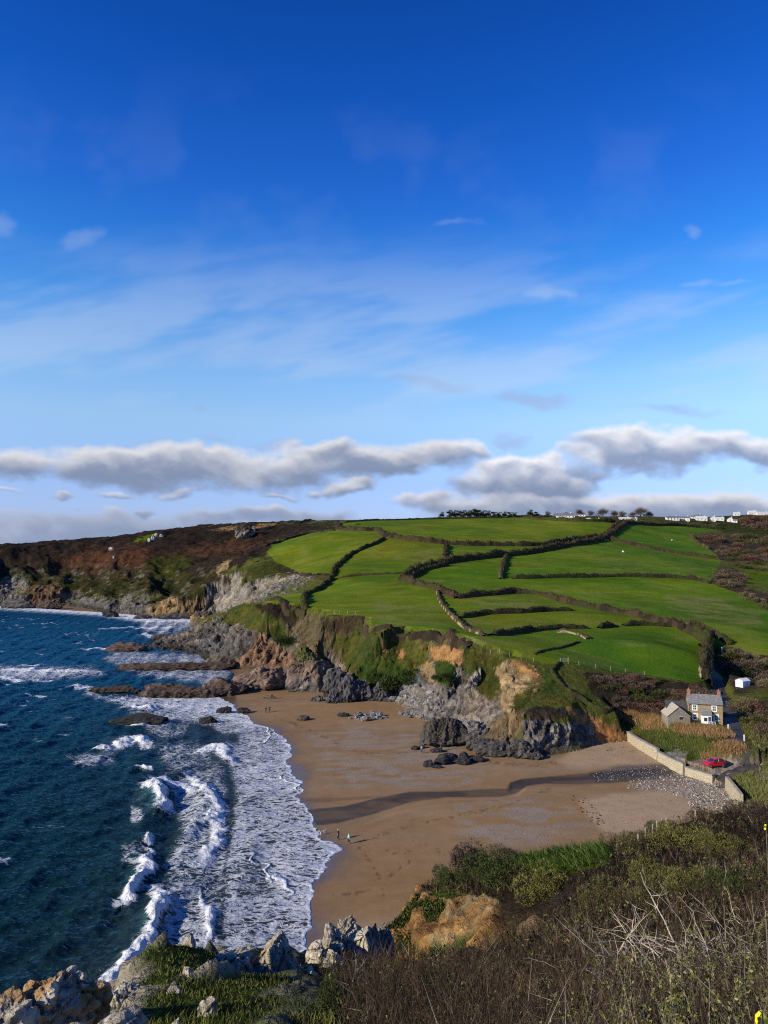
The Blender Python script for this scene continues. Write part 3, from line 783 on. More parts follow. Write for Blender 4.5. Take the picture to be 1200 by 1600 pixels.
def beach_paint(x, y, z, px, py, R):
    wa = fbm2(x / 7, y / 7, 4, 51) - .5; wb = fbm2(x / 7, y / 7, 4, 52) - .5
    f1 = fbm2(x / 2.2, y / 2.2, 4, 53); f2 = fbm2(x / 22, y / 10, 3, 54)
    f3 = fbm2(x / 30 + 4, y / 4.5, 4, 55); f5 = fbm2(x / 5, y / 5, 4, 58)
    col = SAND[None] * (.70 + .30 * f2 + .22 * f3 + .10 * f5)[:, None]; n = len(x)
    col = col * (1 + ((f3 - .5) * .5)[:, None] * C_(-.3, .1, .9)[None])
    for tr in ([(560,1325),(590,1370),(600,1400)],[(520,1400),(575,1390),(640,1345)],[(640,1310),(700,1335),(740,1345)],[(550,1320),(640,1290),(760,1265),(860,1235)],[(430,1120),(480,1140),(560,1175),(650,1180)],[(690,1175),(800,1195),(900,1190)],[(600,1330),(620,1335),(640,1328)]):
        d_, t_ = seg_dist(px + wa * 9, py + wb * 5, catmull(tr, 6)); sp_ = vnoise2(x / .45, y / .45, 60)
        m_ = sstep(4.0, 1.0, d_) * sstep(.56, .74, sp_); col = col * (1 - .42 * m_[:, None])
    wet = np.exp(-np.maximum(R['inland'] + (fbm2(x / 6, y / 9, 3, 50) - .5) * 7, 0) / 2.6) * .95
    grav = np.zeros(n)
    def lay(c, poly, soft, nz, amt=1.0):
        m = soft_poly(px + wa * nz * 2, py + wb * nz, poly, soft) * amt
        return m
    greyp = [[(480,1150),(560,1135),(640,1135),(700,1150),(740,1160),(700,1200),(620,1230),(560,1235),(500,1210)],
             [(710,1262),(780,1250),(890,1250),(925,1290),(860,1310),(770,1325),(720,1310)],
             [(600,1195),(700,1190),(760,1200),(740,1225),(620,1232)]]
    for i, poly in enumerate(greyp):
        m = lay(0, poly, 14, 20) * sstep(.42, .6, fbm2(x / 6, y / 1.8, 4, 56 + i)) * (.8 if i != 1 else .85)
        col = col * (1 - m[:, None]) + C_(.255,.20,.15)[None] * m[:, None]; grav = np.maximum(grav, m * .45)
    pale = [[(870,1190),(900,1170),(940,1156),(985,1150),(1035,1180),(1090,1205),(1040,1200),(960,1200),(890,1200)],
            [(905,1250),(1000,1235),(1110,1225),(1140,1230),(1170,1262),(1100,1285),(1000,1300),(950,1305),(925,1280)]]
    for poly in pale:
        m = lay(0, poly, 6, 8)
        col = col * (1 - m[:, None]) + C_(.37,.255,.15)[None] * m[:, None]
        grav = np.maximum(grav, m * .2)
    m = lay(0, [(1000,1218),(1060,1208),(1110,1212),(1140,1228),(1150,1255),(1100,1258),(1040,1235),(990,1232)], 5, 8)
    grav = np.maximum(grav, m); col = col * (1 - .45 * m[:, None]) + C_(.25,.21,.175)[None] * .45 * m[:, None]
    m = lay(0, [(920,1208),(960,1198),(1060,1192),(1075,1205),(1000,1215),(930,1222)], 4, 6)
    col = col * (1 - .8 * m[:, None]) + C_(.065,.058,.056)[None] * .8 * m[:, None]; grav = np.maximum(grav, m * .6)
    # the stream's wet channel
    m = lay(0, STREAM, 1.0, 1.6)
    m = m * (.72 + .28 * sstep(.35, .55, fbm2(x / 9, y / 2.0, 3, 59)))
    col = col * (1 - m[:, None] * .82) + C_(.036,.029,.025)[None] * m[:, None] * .82
    wet = np.maximum(wet, m * .4)
    m2 = lay(0, [(440,1250),(520,1246),(600,1243),(590,1247),(500,1253)], 2, 3) * .6
    col = col * (1 - m2[:, None] * .7) + C_(.06,.05,.045)[None] * m2[:, None] * .7
    # wet strip by the water and at the far cove
    w = np.clip(wet, 0, 1) ** 1.2
    col *= (1 - .5 * np.clip(w, 0, 1))[:, None]
    m = lay(0, [(340,1085),(352,1075),(368,1085),(372,1104),(364,1104)], 3, 2)
    wet = np.maximum(wet, m); col *= (1 - .35 * m)[:, None]
    # near sand is browner, the far cove darker
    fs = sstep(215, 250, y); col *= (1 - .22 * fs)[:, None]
    return col, np.clip(wet, 0, 1), np.clip(grav, 0, 1)

# ------------------------------------------------------------------ materials of the land
def mat_land(name='land_ground'):
    m, N, b = new_mat(name)
    v = N.coord()
    base = N.attr('albedo', 'Color'); rk = N.attr('rock'); fd = N.attr('field')
    n1 = N.noise(v, 0.9, 6, .65); n2 = N.noise(v, 3.2, 4, .7); n3 = N.noise(v, 0.12, 4, .6)
    vo = N.voronoi(N.mapping(v, (.6, .6, 1.1), (0, .6, .2)), 0.8, 'DISTANCE_TO_EDGE')
    tex = N.math('MULTIPLY_ADD', N.math('SUBTRACT', n1, .5), 1.6, 1.0)
    tex2 = N.math('MULTIPLY_ADD', N.math('SUBTRACT', n2, .5), 1.5, 1.0)
    nonf = N.math('MULTIPLY', tex, tex2)
    fieldtex = N.math('MULTIPLY', N.math('MULTIPLY_ADD', N.math('SUBTRACT', n3, .5), .7, 1.0), N.math('MULTIPLY', N.math('MULTIPLY_ADD', N.math('SUBTRACT', n2, .5), .9, 1.0), N.math('MULTIPLY_ADD', N.math('SUBTRACT', n1, .5), .45, 1.0)))
    mul = N.mixf(fd, nonf, fieldtex)
    mul = N.math('MAXIMUM', mul, .15)
    comb = N.n('ShaderNodeCombineColor')
    for i in range(3): N.l(mul, comb.inputs[i])
    c = N.mix(1.0, base, comb.outputs[0], 'MULTIPLY')
    N.l(c, b.inputs['Base Color'])
    b.inputs['Roughness'].default_value = 1; b.inputs['Specular IOR Level'].default_value = .02
    h = N.math('ADD', N.math('MULTIPLY', n1, 1.0), N.math('MULTIPLY', n2, .35))
    h = N.math('ADD', h, N.math('MULTIPLY', N.math('MULTIPLY', vo, rk), .8))
    st = N.mixf(fd, .9, .32)
    bu = N.n('ShaderNodeBump'); N.l(h, bu.inputs['Height']); N.l(st, bu.inputs['Strength']); bu.inputs['Distance'].default_value = .9
    N.l(bu.outputs[0], b.inputs['Normal'])
    return m
M_LAND = mat_land()

def mat_beach():
    m, N, b = new_mat('beach_sand')
    v = N.coord(); base = N.attr('albedo', 'Color'); wet = N.attr('wet'); gr = N.attr('gravel')
    n1 = N.noise(v, .35, 5, .6); n2 = N.noise(v, 5.0, 4, .7)
    pv = N.voronoi(v, 2.6, 'F1', 1)      # colour of each pebble
    pd = N.voronoi(v, 2.6, 'F1', 0)
    peb = N.sep(pv)[0]
    mul = N.math('MULTIPLY', N.math('MULTIPLY_ADD', N.math('SUBTRACT', n1, .5), .5, 1.0), N.math('MULTIPLY_ADD', N.math('SUBTRACT', n2, .5), .5, 1.0))
    comb = N.n('ShaderNodeCombineColor')
    for i in range(3): N.l(mul, comb.inputs[i])
    c = N.mix(1.0, base, comb.outputs[0], 'MULTIPLY')
    pc = N.ramp(peb, [(0, (.035, .033, .034)), (.5, (.10, .095, .09)), (.8, (.22, .2, .18)), (1, (.45, .42, .38))])
    pm = N.math('MULTIPLY', N.smooth(pd, .42, .30), N.math('GREATER_THAN', N.math('MULTIPLY', gr, 1.15), N.sep(pv)[1]))
    c = N.mix(N.math('MULTIPLY', pm, .5), c, pc)
    N.l(c, b.inputs['Base Color'])
    N.l(N.mixf(wet, .85, .22), b.inputs['Roughness'])
    N.l(N.mixf(wet, .05, .4), b.inputs['Specular IOR Level'])
    h = N.math('ADD', N.math('MULTIPLY', n2, .25), N.math('MULTIPLY', N.noise(N.mapping(v, (.25, 1, 1)), 2.2, 3, .6), .3))
    h = N.math('ADD', h, N.math('MULTIPLY', pm, .5))
    N.l(N.bump(h, .35, .25), b.inputs['Normal'])
    return m
M_BEACH = mat_beach()
FAR = build_far()
# ================================================================== NEAR CLIFF TOP
def build_near():
    xs = np.arange(-24, 96, .22); ys = np.arange(-9, 128, .22)
    X, Y = np.meshgrid(xs, ys); x = X.ravel(); y = Y.ravel()
    z, R = height(x, y)
    global NX, NY, NZ
    NX, NY, NZ = xs, ys, z.reshape(X.shape).copy()
    P = np.stack([x, y, z], 1).reshape(len(ys), len(xs), 3)
    N = grid_normals(P).reshape(-1, 3)
    slope = np.sqrt(1 - N[:, 2] ** 2) / (N[:, 2] + 1e-6)
    px, py = project(x, y, z)
    f1 = fbm2(x / 1.6, (y + z) / 1.6, 4, 143); f2 = fbm2(x / 9, y / 9, 3, 144)
    col = (SCRUB * .8)[None] * (.7 + .6 * f1[:, None])
    rock = np.zeros(len(x))
    st = sstep(.75, 1.3, slope + (f1 - .5) * .8)
    col = col * (1 - st[:, None]) + (TAN * .8)[None] * st[:, None]; rock = st.copy()
    def lay(c, rk, m):
        nonlocal col, rock
        col = col * (1 - m[:, None]) + c[None] * (.7 + .6 * f1)[:, None] * m[:, None]; rock = rock * (1 - m) + rk * m
    # mossy turf on the rocky spur
    sp = sstep(1.0, -.6, x + .13 * y + (f2 - .5) * 2) * sstep(3, 6, y) * sstep(42, 38, y)
    turf = sp * sstep(.42, .52, fbm2(x / 2.2, y / 2.2, 4, 146) + .19)
    lay(C_(.30,.26,.195), 1.0, sp); lay(GREENB * .9, 0.0, turf * sstep(1.5, .9, slope))
    # earth bluff
    bl = sstep(6.5, 4.5, np.abs(x - 3.5) + .3 * np.abs(y - 42)) * sstep(35, 38.5, y) * sstep(.5, .9, slope)
    lay(SOIL * .9, .5, bl)
    sf = soft_poly(px, py, [(640,1440),(660,1396),(700,1386),(745,1402),(782,1412),(776,1445),(740,1495),(640,1505)], 5) * sstep(30, 33, y) * sstep(54, 51, y)
    fs_ = fbm2(x / .8, (y + z) / .8, 3, 149)
    lay(C_(.30,.165,.06), .6, sf); lay(C_(.27,.20,.105), .8, sf * sstep(.62, .72, fs_)); lay(C_(.16,.085,.035), .6, sf * sstep(.42, .34, fs_)); lay(GREENB, 0, sf * sstep(.60, .68, f1))
    gp = soft_poly(px, py, [(790,1345),(800,1320),(860,1312),(950,1318),(952,1345),(900,1362),(830,1360)], 4) * (y > 25)
    lay(GRASS * .75, 0, gp)
    bank = sstep(92, 100, y) * sstep(45, 52, x)
    lay(GREENB * 1.2, 0, bank * sstep(.35, .55, f2 + .1))
    k = np.nonzero(R['sdn'] > -1)[0]
    a, b, c = x[k] * .8 + z[k] * .5, y[k], -x[k] * .5 + z[k] * .8
    g1, g2, cid = worley3(a / .95, b / 1.1, c / .8, 166)
    rib = fbm3(a / 1.6, b / 2, c / .9, 4, 161, ridged=True) - .55
    veg = fbm3(x[k] / .9, y[k] / .9, z[k] / .9, 4, 164) - .5
    disp = rock[k] * (rib * 1.3 + (cid - .5) * .8 + np.minimum(g2 - g1, .2) * 1.0) + (1 - rock[k]) * veg * .3
    ck = np.clip(1 - (g2 - g1) / .12, 0, 1) * rock[k]
    col[k] *= ((1 - .6 * ck) * (1 + rock[k] * (cid - .5) * .7))[:, None]
    P = P.reshape(-1, 3).copy(); P[k] += N[k] * (disp * sstep(0, 2, R['sdn'][k]))[:, None]
    P[:, 2] -= .05
    F = quads(len(ys), len(xs)); fc = lambda q: q[F].mean(1)
    keep = (fc(R['sdn']) > -.9)
    f, idx = compact(P, F[keep])
    o = mesh_np('cliff_top_terrain', P[idx], f, M_LAND, smooth=True, attrs={'albedo': col[idx], 'rock': rock[idx], 'field': np.zeros(len(idx))})
    o['kind'] = 'structure'
    return o
NEAR = build_near()
# ================================================================== SEA
BREAK = [  # crest polylines (pixels), height m, width m, foam width m
 ([(176,1170),(192,1166),(206,1158),(220,1160),(230,1168)],1.1,1.6,3.2),
 ([(150,1172),(165,1172),(176,1170)],.3,1.5,1.2),
 ([(222,1197),(233,1204)],.7,1.2,1.3),
 ([(236,1222),(246,1234),(252,1250),(258,1266),(266,1268)],1.5,1.8,2.2),
 ([(242,1306),(240,1318)],.7,.9,.8),
 ([(230,1328),(238,1345),(228,1366),(216,1384),(205,1400),(193,1412)],1.25,1.3,1.35),
 ([(244,1385),(256,1402),(254,1425),(240,1445),(226,1470),(220,1492),(208,1512),(188,1530),(165,1552),(142,1575),(125,1600)],1.2,1.4,1.5),
 ([(300,1178),(325,1172),(345,1165),(352,1185),(372,1196)],.5,1.6,2.4),
 ([(292,1205),(312,1226),(330,1240),(344,1262),(340,1285),(345,1305),(330,1330),(318,1350)],.6,1.6,2.0),
 ([(306,1392),(322,1420),(331,1440),(330,1462),(320,1478)],.5,1.1,1.0),
 ([(240,1215),(262,1225),(290,1230),(305,1240)],.35,1.6,1.8),
 ([(205,1105),(225,1108),(250,1108)],.9,1.6,3.0),
 ([(190,1128),(215,1133),(245,1132)],.3,1.5,2.0),
 ([(0,1046),(50,1048),(100,1049),(150,1050)],.6,4,5.5),
 ([(0,1056),(30,1064),(80,1064)],.3,3,2.5),
 ([(130,1015),(160,1014),(185,1017)],.4,3,3.0),
 ([(225,970),(250,972),(300,968),(320,972)],.5,4,6.5),
 ([(215,982),(255,981),(275,980)],.4,3,4.0),
 ([(155,983),(200,981),(212,980)],.3,2,2.0),
 ([(110,1075),(125,1072),(140,1078)],.4,2.5,2.6),
 ([(225,990),(245,996),(265,995)],.3,3,3.5),
 ([(425,1360),(440,1372),(447,1390),(440,1402)],.12,.6,.5),
 ([(420,1100),(424,1150),(405,1165)],.05,.6,.3),
 ([(435,1210),(455,1222),(467,1236)],.08,.5,.35),
 ([(390,1340),(420,1360),(432,1375)],.05,.5,.35),
]
FOAMP = [ # foam amount, softness, polygon
 (.46,10,[(362,1086),(330,1090),(250,1084),(236,1092),(235,1120),(262,1130),(300,1128),(330,1138),(345,1150),(352,1178),(360,1200),(370,1240),(362,1300),(352,1350),(350,1420),(345,1490),(470,1530),(560,1400),(560,1200),(470,1130)]),
 (.60,14,[(362,1086),(300,1090),(245,1090),(240,1112),(300,1120),(350,1130),(400,1150),(420,1100)]),
 (.54,12,[(425,1120),(425,1180),(380,1195),(400,1240),(470,1250),(480,1180),(450,1140)]),
 (.50,14,[(400,1280),(420,1330),(430,1400),(440,1480),(500,1450),(560,1330),(500,1290)]),
 (.40,12,[(262,1225),(300,1200),(350,1200),(360,1300),(350,1400),(345,1500),(240,1500),(262,1420),(258,1350),(285,1300),(275,1260)]),
 (.34,14,[(190,1100),(240,1090),(300,1130),(280,1160),(240,1150)]),
 (.30,14,[(240,1160),(320,1160),(350,1200),(260,1215)]),
 (.75,5,[(-60,947),(0,944),(130,946),(165,952),(233,960),(330,962),(320,975),(230,974),(150,962),(0,953),(-60,953)]),
 (.45,8,[(215,966),(330,966),(310,980),(250,994),(220,985)]),
 (.5,7,[(0,1040),(150,1044),(165,1054),(90,1062),(0,1064)]),
 (.42,7,[(180,1016),(330,1022),(362,1050),(350,1072),(290,1066),(215,1056),(160,1030)]),
 (.55,6,[(140,1078),(160,1088),(250,1086),(350,1086),(350,1098),(200,1105),(130,1085)]),
 (.42,4,[(205,1262),(222,1266),(226,1282),(212,1290),(203,1284)]),
 (.36,6,[(100,1180),(180,1172),(180,1192),(130,1200)]),
 (.30,10,[(190,1320),(232,1318),(220,1360),(190,1350)]),
 (.35,8,[(120,1560),(180,1520),(210,1520),(150,1600),(100,1600)]),
]
FOAMN = [(.5,8,[(300,1138),(330,1142),(372,1150),(370,1162),(310,1152)]),(.16,12,[(370,1355),(415,1345),(425,1395),(380,1400)])]

def build_sea():
    u = np.unique(np.concatenate([np.linspace(-.95, -.56, 90), np.linspace(-.56, .06, 640), np.linspace(.06, .1, 10)]))
    Y = np.unique(np.concatenate([np.arange(56, 130, .28), np.arange(130, 260, .42), np.arange(260, 420, .8), np.arange(420, 640, 1.6), np.geomspace(640, 1600, 90)]))
    U, V = np.meshgrid(u, Y); x = (U * V).ravel(); y = V.ravel(); n = len(x)
    sdw, _ = sd_poly(x, y, WPTS)
    sdw = sdw + (fbm2(x / 2.6, y / 2.6, 3, 91) - .5) * 2.2
    sdf, _ = sd_poly(x, y, FPTS); sdn, _ = sd_poly(x, y, NPTS)
    px, py = project(x, y, np.zeros(n))
    ok = (sdw > -6) & (sdf < 9) & (sdn < 9)
    # wind sea and swell
    rs = np.random.default_rng(3); z = np.zeros(n)
    space = np.repeat(np.gradient(Y), len(u))
    depthf = sstep(0, 26, sdw)
    for i in range(26):
        L = float(np.exp(rs.uniform(math.log(1.6), math.log(20)))); th = -.3 + rs.normal() * .75
        kx, ky = math.cos(th) * 2 * math.pi / L, math.sin(th) * 2 * math.pi / L
        A = .012 * L ** .95
        ph = kx * x + ky * y + rs.uniform(0, 6.28) + 1.6 * fbm2(x / (L * 4), y / (L * 4), 2, 200 + i)
        s = np.sin(ph); z += A * (1 - np.abs(s) * 2 + .27) * .6 * np.clip((L / space - 2) / 3, 0, 1)
    z *= .25 + .75 * depthf
    foam = np.zeros(n)
    for amt, soft, poly in FOAMP:
        foam = np.maximum(foam, amt * soft_poly(px, py, poly, soft))
    for amt, soft, poly in FOAMN:
        foam = foam - amt * soft_poly(px, py, poly, soft)
    foam = np.maximum(foam, 0)
    lump = fbm2(x / .9, y / .9, 4, 92); lump2 = fbm2(x / 3.2, y / 3.2, 3, 93)
    crest = np.zeros(n)
    for pts, hgt, wid, fw in BREAK:
        c = np.array([wz(a, b) for a, b in pts]); c = catmull(c, 6)
        k = np.nonzero((x > c[:, 0].min() - 20) & (x < c[:, 0].max() + 20) & (y > c[:, 1].min() - 20) & (y < c[:, 1].max() + 20))[0]
        if not len(k): continue
        wx = x[k] + (lump2[k] - .5) * 3.0; wy = y[k] + (fbm2(x[k] / 3.2 + 30, y[k] / 3.2, 3, 94) - .5) * 3.0
        d, t = seg_dist(wx, wy, c)
        m = len(c) - 1
        taper = np.minimum(np.minimum(t, m - t) / (m * .22 + 1e-6), 1); taper = np.clip(taper, .25, 1)
        # side of the crest: steep towards the beach (+x), long back towards the sea
        seg = np.clip(t.astype(int), 0, m - 1); dirx, diry = (c[1:] - c[:-1])[seg].T
        side = np.sign((wx - c[seg, 0]) * diry - (wy - c[seg, 1]) * dirx) * (1 if c[0, 1] < c[-1, 1] else -1)
        seaward = side < 0
        wd = np.where(seaward, wid * 2.0, wid * .75); fw = fw * .78
        g = np.exp(-(d / wd) ** 2)
        z[k] += hgt * g * taper * (.75 + .5 * lump2[k])
        fm = np.exp(-(d / (fw * np.where(seaward, 1.0, .8))) ** 2) * (.55 + .9 * lump2[k]) * taper ** .5
        z[k] += fm * (lump[k] - .4) * min(hgt, 1.0) * .55
        # white trails behind the crest
        foam[k] = np.maximum(foam[k], np.clip(fm * 1.25, 0, 1))
        foam[k] = np.maximum(foam[k], .42 * np.exp(-(d / (fw * 2.4)) ** 2) * taper * seaward * np.clip(fw / 3, .3, 1))
        crest[k] = np.maximum(crest[k], fm)
    # small whitecaps out at sea
    wc = fbm2(x / 7, y / 2.6, 4, 95); cap = sstep(.70, .77, wc) * sstep(30, 60, sdw) * sstep(.5, .62, fbm2(x / 40, y / 40, 2, 96))
    foam = np.maximum(foam, cap * .62)
    # thin bright edge of the last wave on the sand
    edge = np.exp(-((sdw - .35) / .35) ** 2) * (py > 1085)
    foam = np.maximum(foam, edge * 1.0)
    lo = sstep(0, 1.0, sdw)
    z = z * sstep(0, 8, sdw) + np.where(sdw > 0, .05 * lo + .05 * np.exp(-((sdw - .4) / .4) ** 2), sdw * .5)
    z = np.where(sdw > 0, z, z - .05)
    # shallow water takes the colour of the sand
    shal = np.exp(-np.maximum(sdw, 0) / 11.0) * (py > 1080)
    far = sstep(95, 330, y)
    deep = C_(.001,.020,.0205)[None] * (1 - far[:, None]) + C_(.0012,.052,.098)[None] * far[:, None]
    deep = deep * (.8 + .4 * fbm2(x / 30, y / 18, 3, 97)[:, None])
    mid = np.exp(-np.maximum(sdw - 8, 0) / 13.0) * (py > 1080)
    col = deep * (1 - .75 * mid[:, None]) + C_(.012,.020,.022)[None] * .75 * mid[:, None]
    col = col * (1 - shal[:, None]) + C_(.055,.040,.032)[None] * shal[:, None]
    # light coming through thin wave backs, put into the colour as green
    cg = sstep(.5, 1.4, z) * (foam < .5)
    col = col * (1 - .5 * cg[:, None]) + C_(.02,.09,.075)[None] * .5 * cg[:, None]
    F = quads(len(Y), len(u)); F = F[ok[F].all(1)]
    f, idx = compact(np.zeros(n), F)
    P = np.stack([x, y, z], 1)
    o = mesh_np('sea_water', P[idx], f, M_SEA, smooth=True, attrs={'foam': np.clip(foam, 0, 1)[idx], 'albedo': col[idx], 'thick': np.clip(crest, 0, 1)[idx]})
    o['kind'] = 'structure'
    # open water out to the horizon, a little lower so that it lies under the near sheet
    R1, R2 = 1500.0, 40000.0
    ang = np.linspace(math.radians(60), math.radians(190), 40)
    v = []; rr = [R1, 4000, 12000, R2]
    for r in rr:
        for a in ang: v.append((r * math.cos(a), r * math.sin(a), -.4))
    o2 = mesh_np('open_sea_water', v, quads(len(rr), len(ang)), M_SEA, attrs={'foam': np.zeros(len(v)), 'albedo': np.tile(C_(.0012,.062,.125), (len(v), 1)), 'thick': np.zeros(len(v))})
    o2['kind'] = 'structure'
    v = [(-1600,-300,-.3),(-53,-300,-.3),(-53,57,-.3),(-1470,1560,-.3)]
    o3 = mesh_np('side_sea_water', v, np.array([(0,1,2,3)]), M_SEA, attrs={'foam': np.zeros(4), 'albedo': np.tile(C_(.0008,.018,.0225), (4, 1)), 'thick': np.zeros(4)})
    o3['kind'] = 'structure'
    return o

def mat_sea():
    m, N, b = new_mat('sea_water')
    v = N.coord(); col = N.attr('albedo', 'Color'); foam = N.attr('foam'); thick = N.attr('thick')
    warp = N.noise(v, .35, 3, .6, 0, 1)
    wv = N.n('ShaderNodeVectorMath', operation='MULTIPLY_ADD'); N.l(warp, wv.inputs[0]); wv.inputs[1].default_value = (3.2, 3.2, 3.2); N.l(v, wv.inputs[2])
    st = N.mapping(wv.outputs[0], (.42, 1.3, .5), (0, 0, -.2))
    e1 = N.voronoi(st, 1.15, 'DISTANCE_TO_EDGE'); e2 = N.voronoi(st, 3.0, 'DISTANCE_TO_EDGE')
    nz = N.noise(st, 1.3, 5, .7); nz2 = N.noise(v, .16, 3, .6)
    lace = N.math('ADD', N.math('MULTIPLY', N.smooth(e1, .0, .45), .55), N.math('MULTIPLY', N.smooth(e2, .0, .4), .25))
    lace = N.math('ADD', lace, N.math('MULTIPLY', nz, .55))          # 0 at foam veins .. ~1 in gaps
    fa = N.math('ADD', foam, N.math('MULTIPLY', N.math('MULTIPLY', N.math('SUBTRACT', nz2, .5), .7), N.smooth(foam, .02, .3)))
    f = N.smooth(N.math('SUBTRACT', N.math('MULTIPLY', fa, 1.10), lace), -.26, .12)
    f = N.math('MULTIPLY', f, N.smooth(foam, .02, .12))
    fc = N.mix(N.math('MULTIPLY', N.noise(v, 1.5, 4, .6), N.smooth(foam, .30, .85)), (.40, .415, .44), (1.0, 1.0, .98))
    nt = N.nt; out = [n for n in nt.nodes if n.type == 'OUTPUT_MATERIAL'][0]; nt.nodes.remove(b)
    # ripples
    r1 = N.noise(N.mapping(v, (.55, 1.3, 1), (0, 0, .2)), .55, 6, .62)
    r2 = N.noise(N.mapping(v, (.7, 1.2, 1), (0, 0, -.35)), .16, 4, .6)
    r3 = N.noise(v, 2.5, 3, .6)
    h = N.math('ADD', N.math('MULTIPLY', r1, 1.0), N.math('MULTIPLY', r2, 2.2)); h = N.math('ADD', h, N.math('MULTIPLY', r3, .07))
    h = N.math('ADD', h, N.math('MULTIPLY', f, .16)); h = N.math('ADD', h, N.math('MULTIPLY', N.math('MULTIPLY', N.noise(v, 1.4, 5, .7), thick), 1.2))
    nb = N.bump(h, .75, .9)
    body = N.n('ShaderNodeBsdfDiffuse'); N.l(col, body.inputs[0]); N.l(nb, body.inputs['Normal'])
    shine = N.n('ShaderNodeBsdfGlossy'); shine.inputs[0].default_value = (.42, .78, 1, 1); shine.inputs['Roughness'].default_value = .16; N.l(nb, shine.inputs['Normal'])
    fr = N.n('ShaderNodeFresnel'); fr.inputs[0].default_value = 1.33; N.l(nb, fr.inputs[1])
    water = N.n('ShaderNodeMixShader'); N.l(N.math('MULTIPLY', fr.outputs[0], .5), water.inputs[0]); N.l(body.outputs[0], water.inputs[1]); N.l(shine.outputs[0], water.inputs[2])
    white = N.n('ShaderNodeBsdfDiffuse'); N.l(fc, white.inputs[0]); N.l(nb, white.inputs['Normal'])
    fin = N.n('ShaderNodeMixShader'); N.l(f, fin.inputs[0]); N.l(water.outputs[0], fin.inputs[1]); N.l(white.outputs[0], fin.inputs[2])
    N.l(fin.outputs[0], out.inputs[0])
    return m
M_SEA = mat_sea()
SEA = build_sea()
# ================================================================== HEDGES, TREES, SCRUB, VILLAGE
def mat_attr(name, rough=.9, var=.5, scale=1.6, bump=.5, spec=.15):
    m, N, b = new_mat(name)
    v = N.coord(); base = N.attr('albedo', 'Color')
    n1 = N.noise(v, scale, 4, .65)
    mul = N.math('MULTIPLY_ADD', N.math('SUBTRACT', n1, .5), var * 2, 1.0)
    comb = N.n('ShaderNodeCombineColor')
    for i in range(3): N.l(mul, comb.inputs[i])
    N.l(N.mix(1.0, base, comb.outputs[0], 'MULTIPLY'), b.inputs['Base Color'])
    b.inputs['Roughness'].default_value = rough; b.inputs['Specular IOR Level'].default_value = spec * .4
    if bump: N.l(N.bump(N.noise(v, scale * 2.2, 4, .7), bump, .5), b.inputs['Normal'])
    return m
M_HEDGE = mat_attr('hedge_growth'); M_LEAF = mat_attr('leaf_growth', var=.3, bump=0, scale=.8)
M_TWIG = mat_attr('twig_bark', var=.3, bump=0, scale=3.0)

def slivers(pos, dirs, length, width, rs):
    """thin triangles: pos (n,3), dirs (n,3) unit, per-item length and width"""
    n = len(pos)
    r = rs.normal(size=(n, 3)); side = np.cross(dirs, r); side /= np.linalg.norm(side, axis=1, keepdims=True) + 1e-9
    a = pos - side * (width * .5)[:, None]; b = pos + side * (width * .5)[:, None]; c = pos + dirs * length[:, None]
    V = np.stack([a, b, c], 1).reshape(-1, 3)
    return V, np.arange(3 * n).reshape(-1, 3)

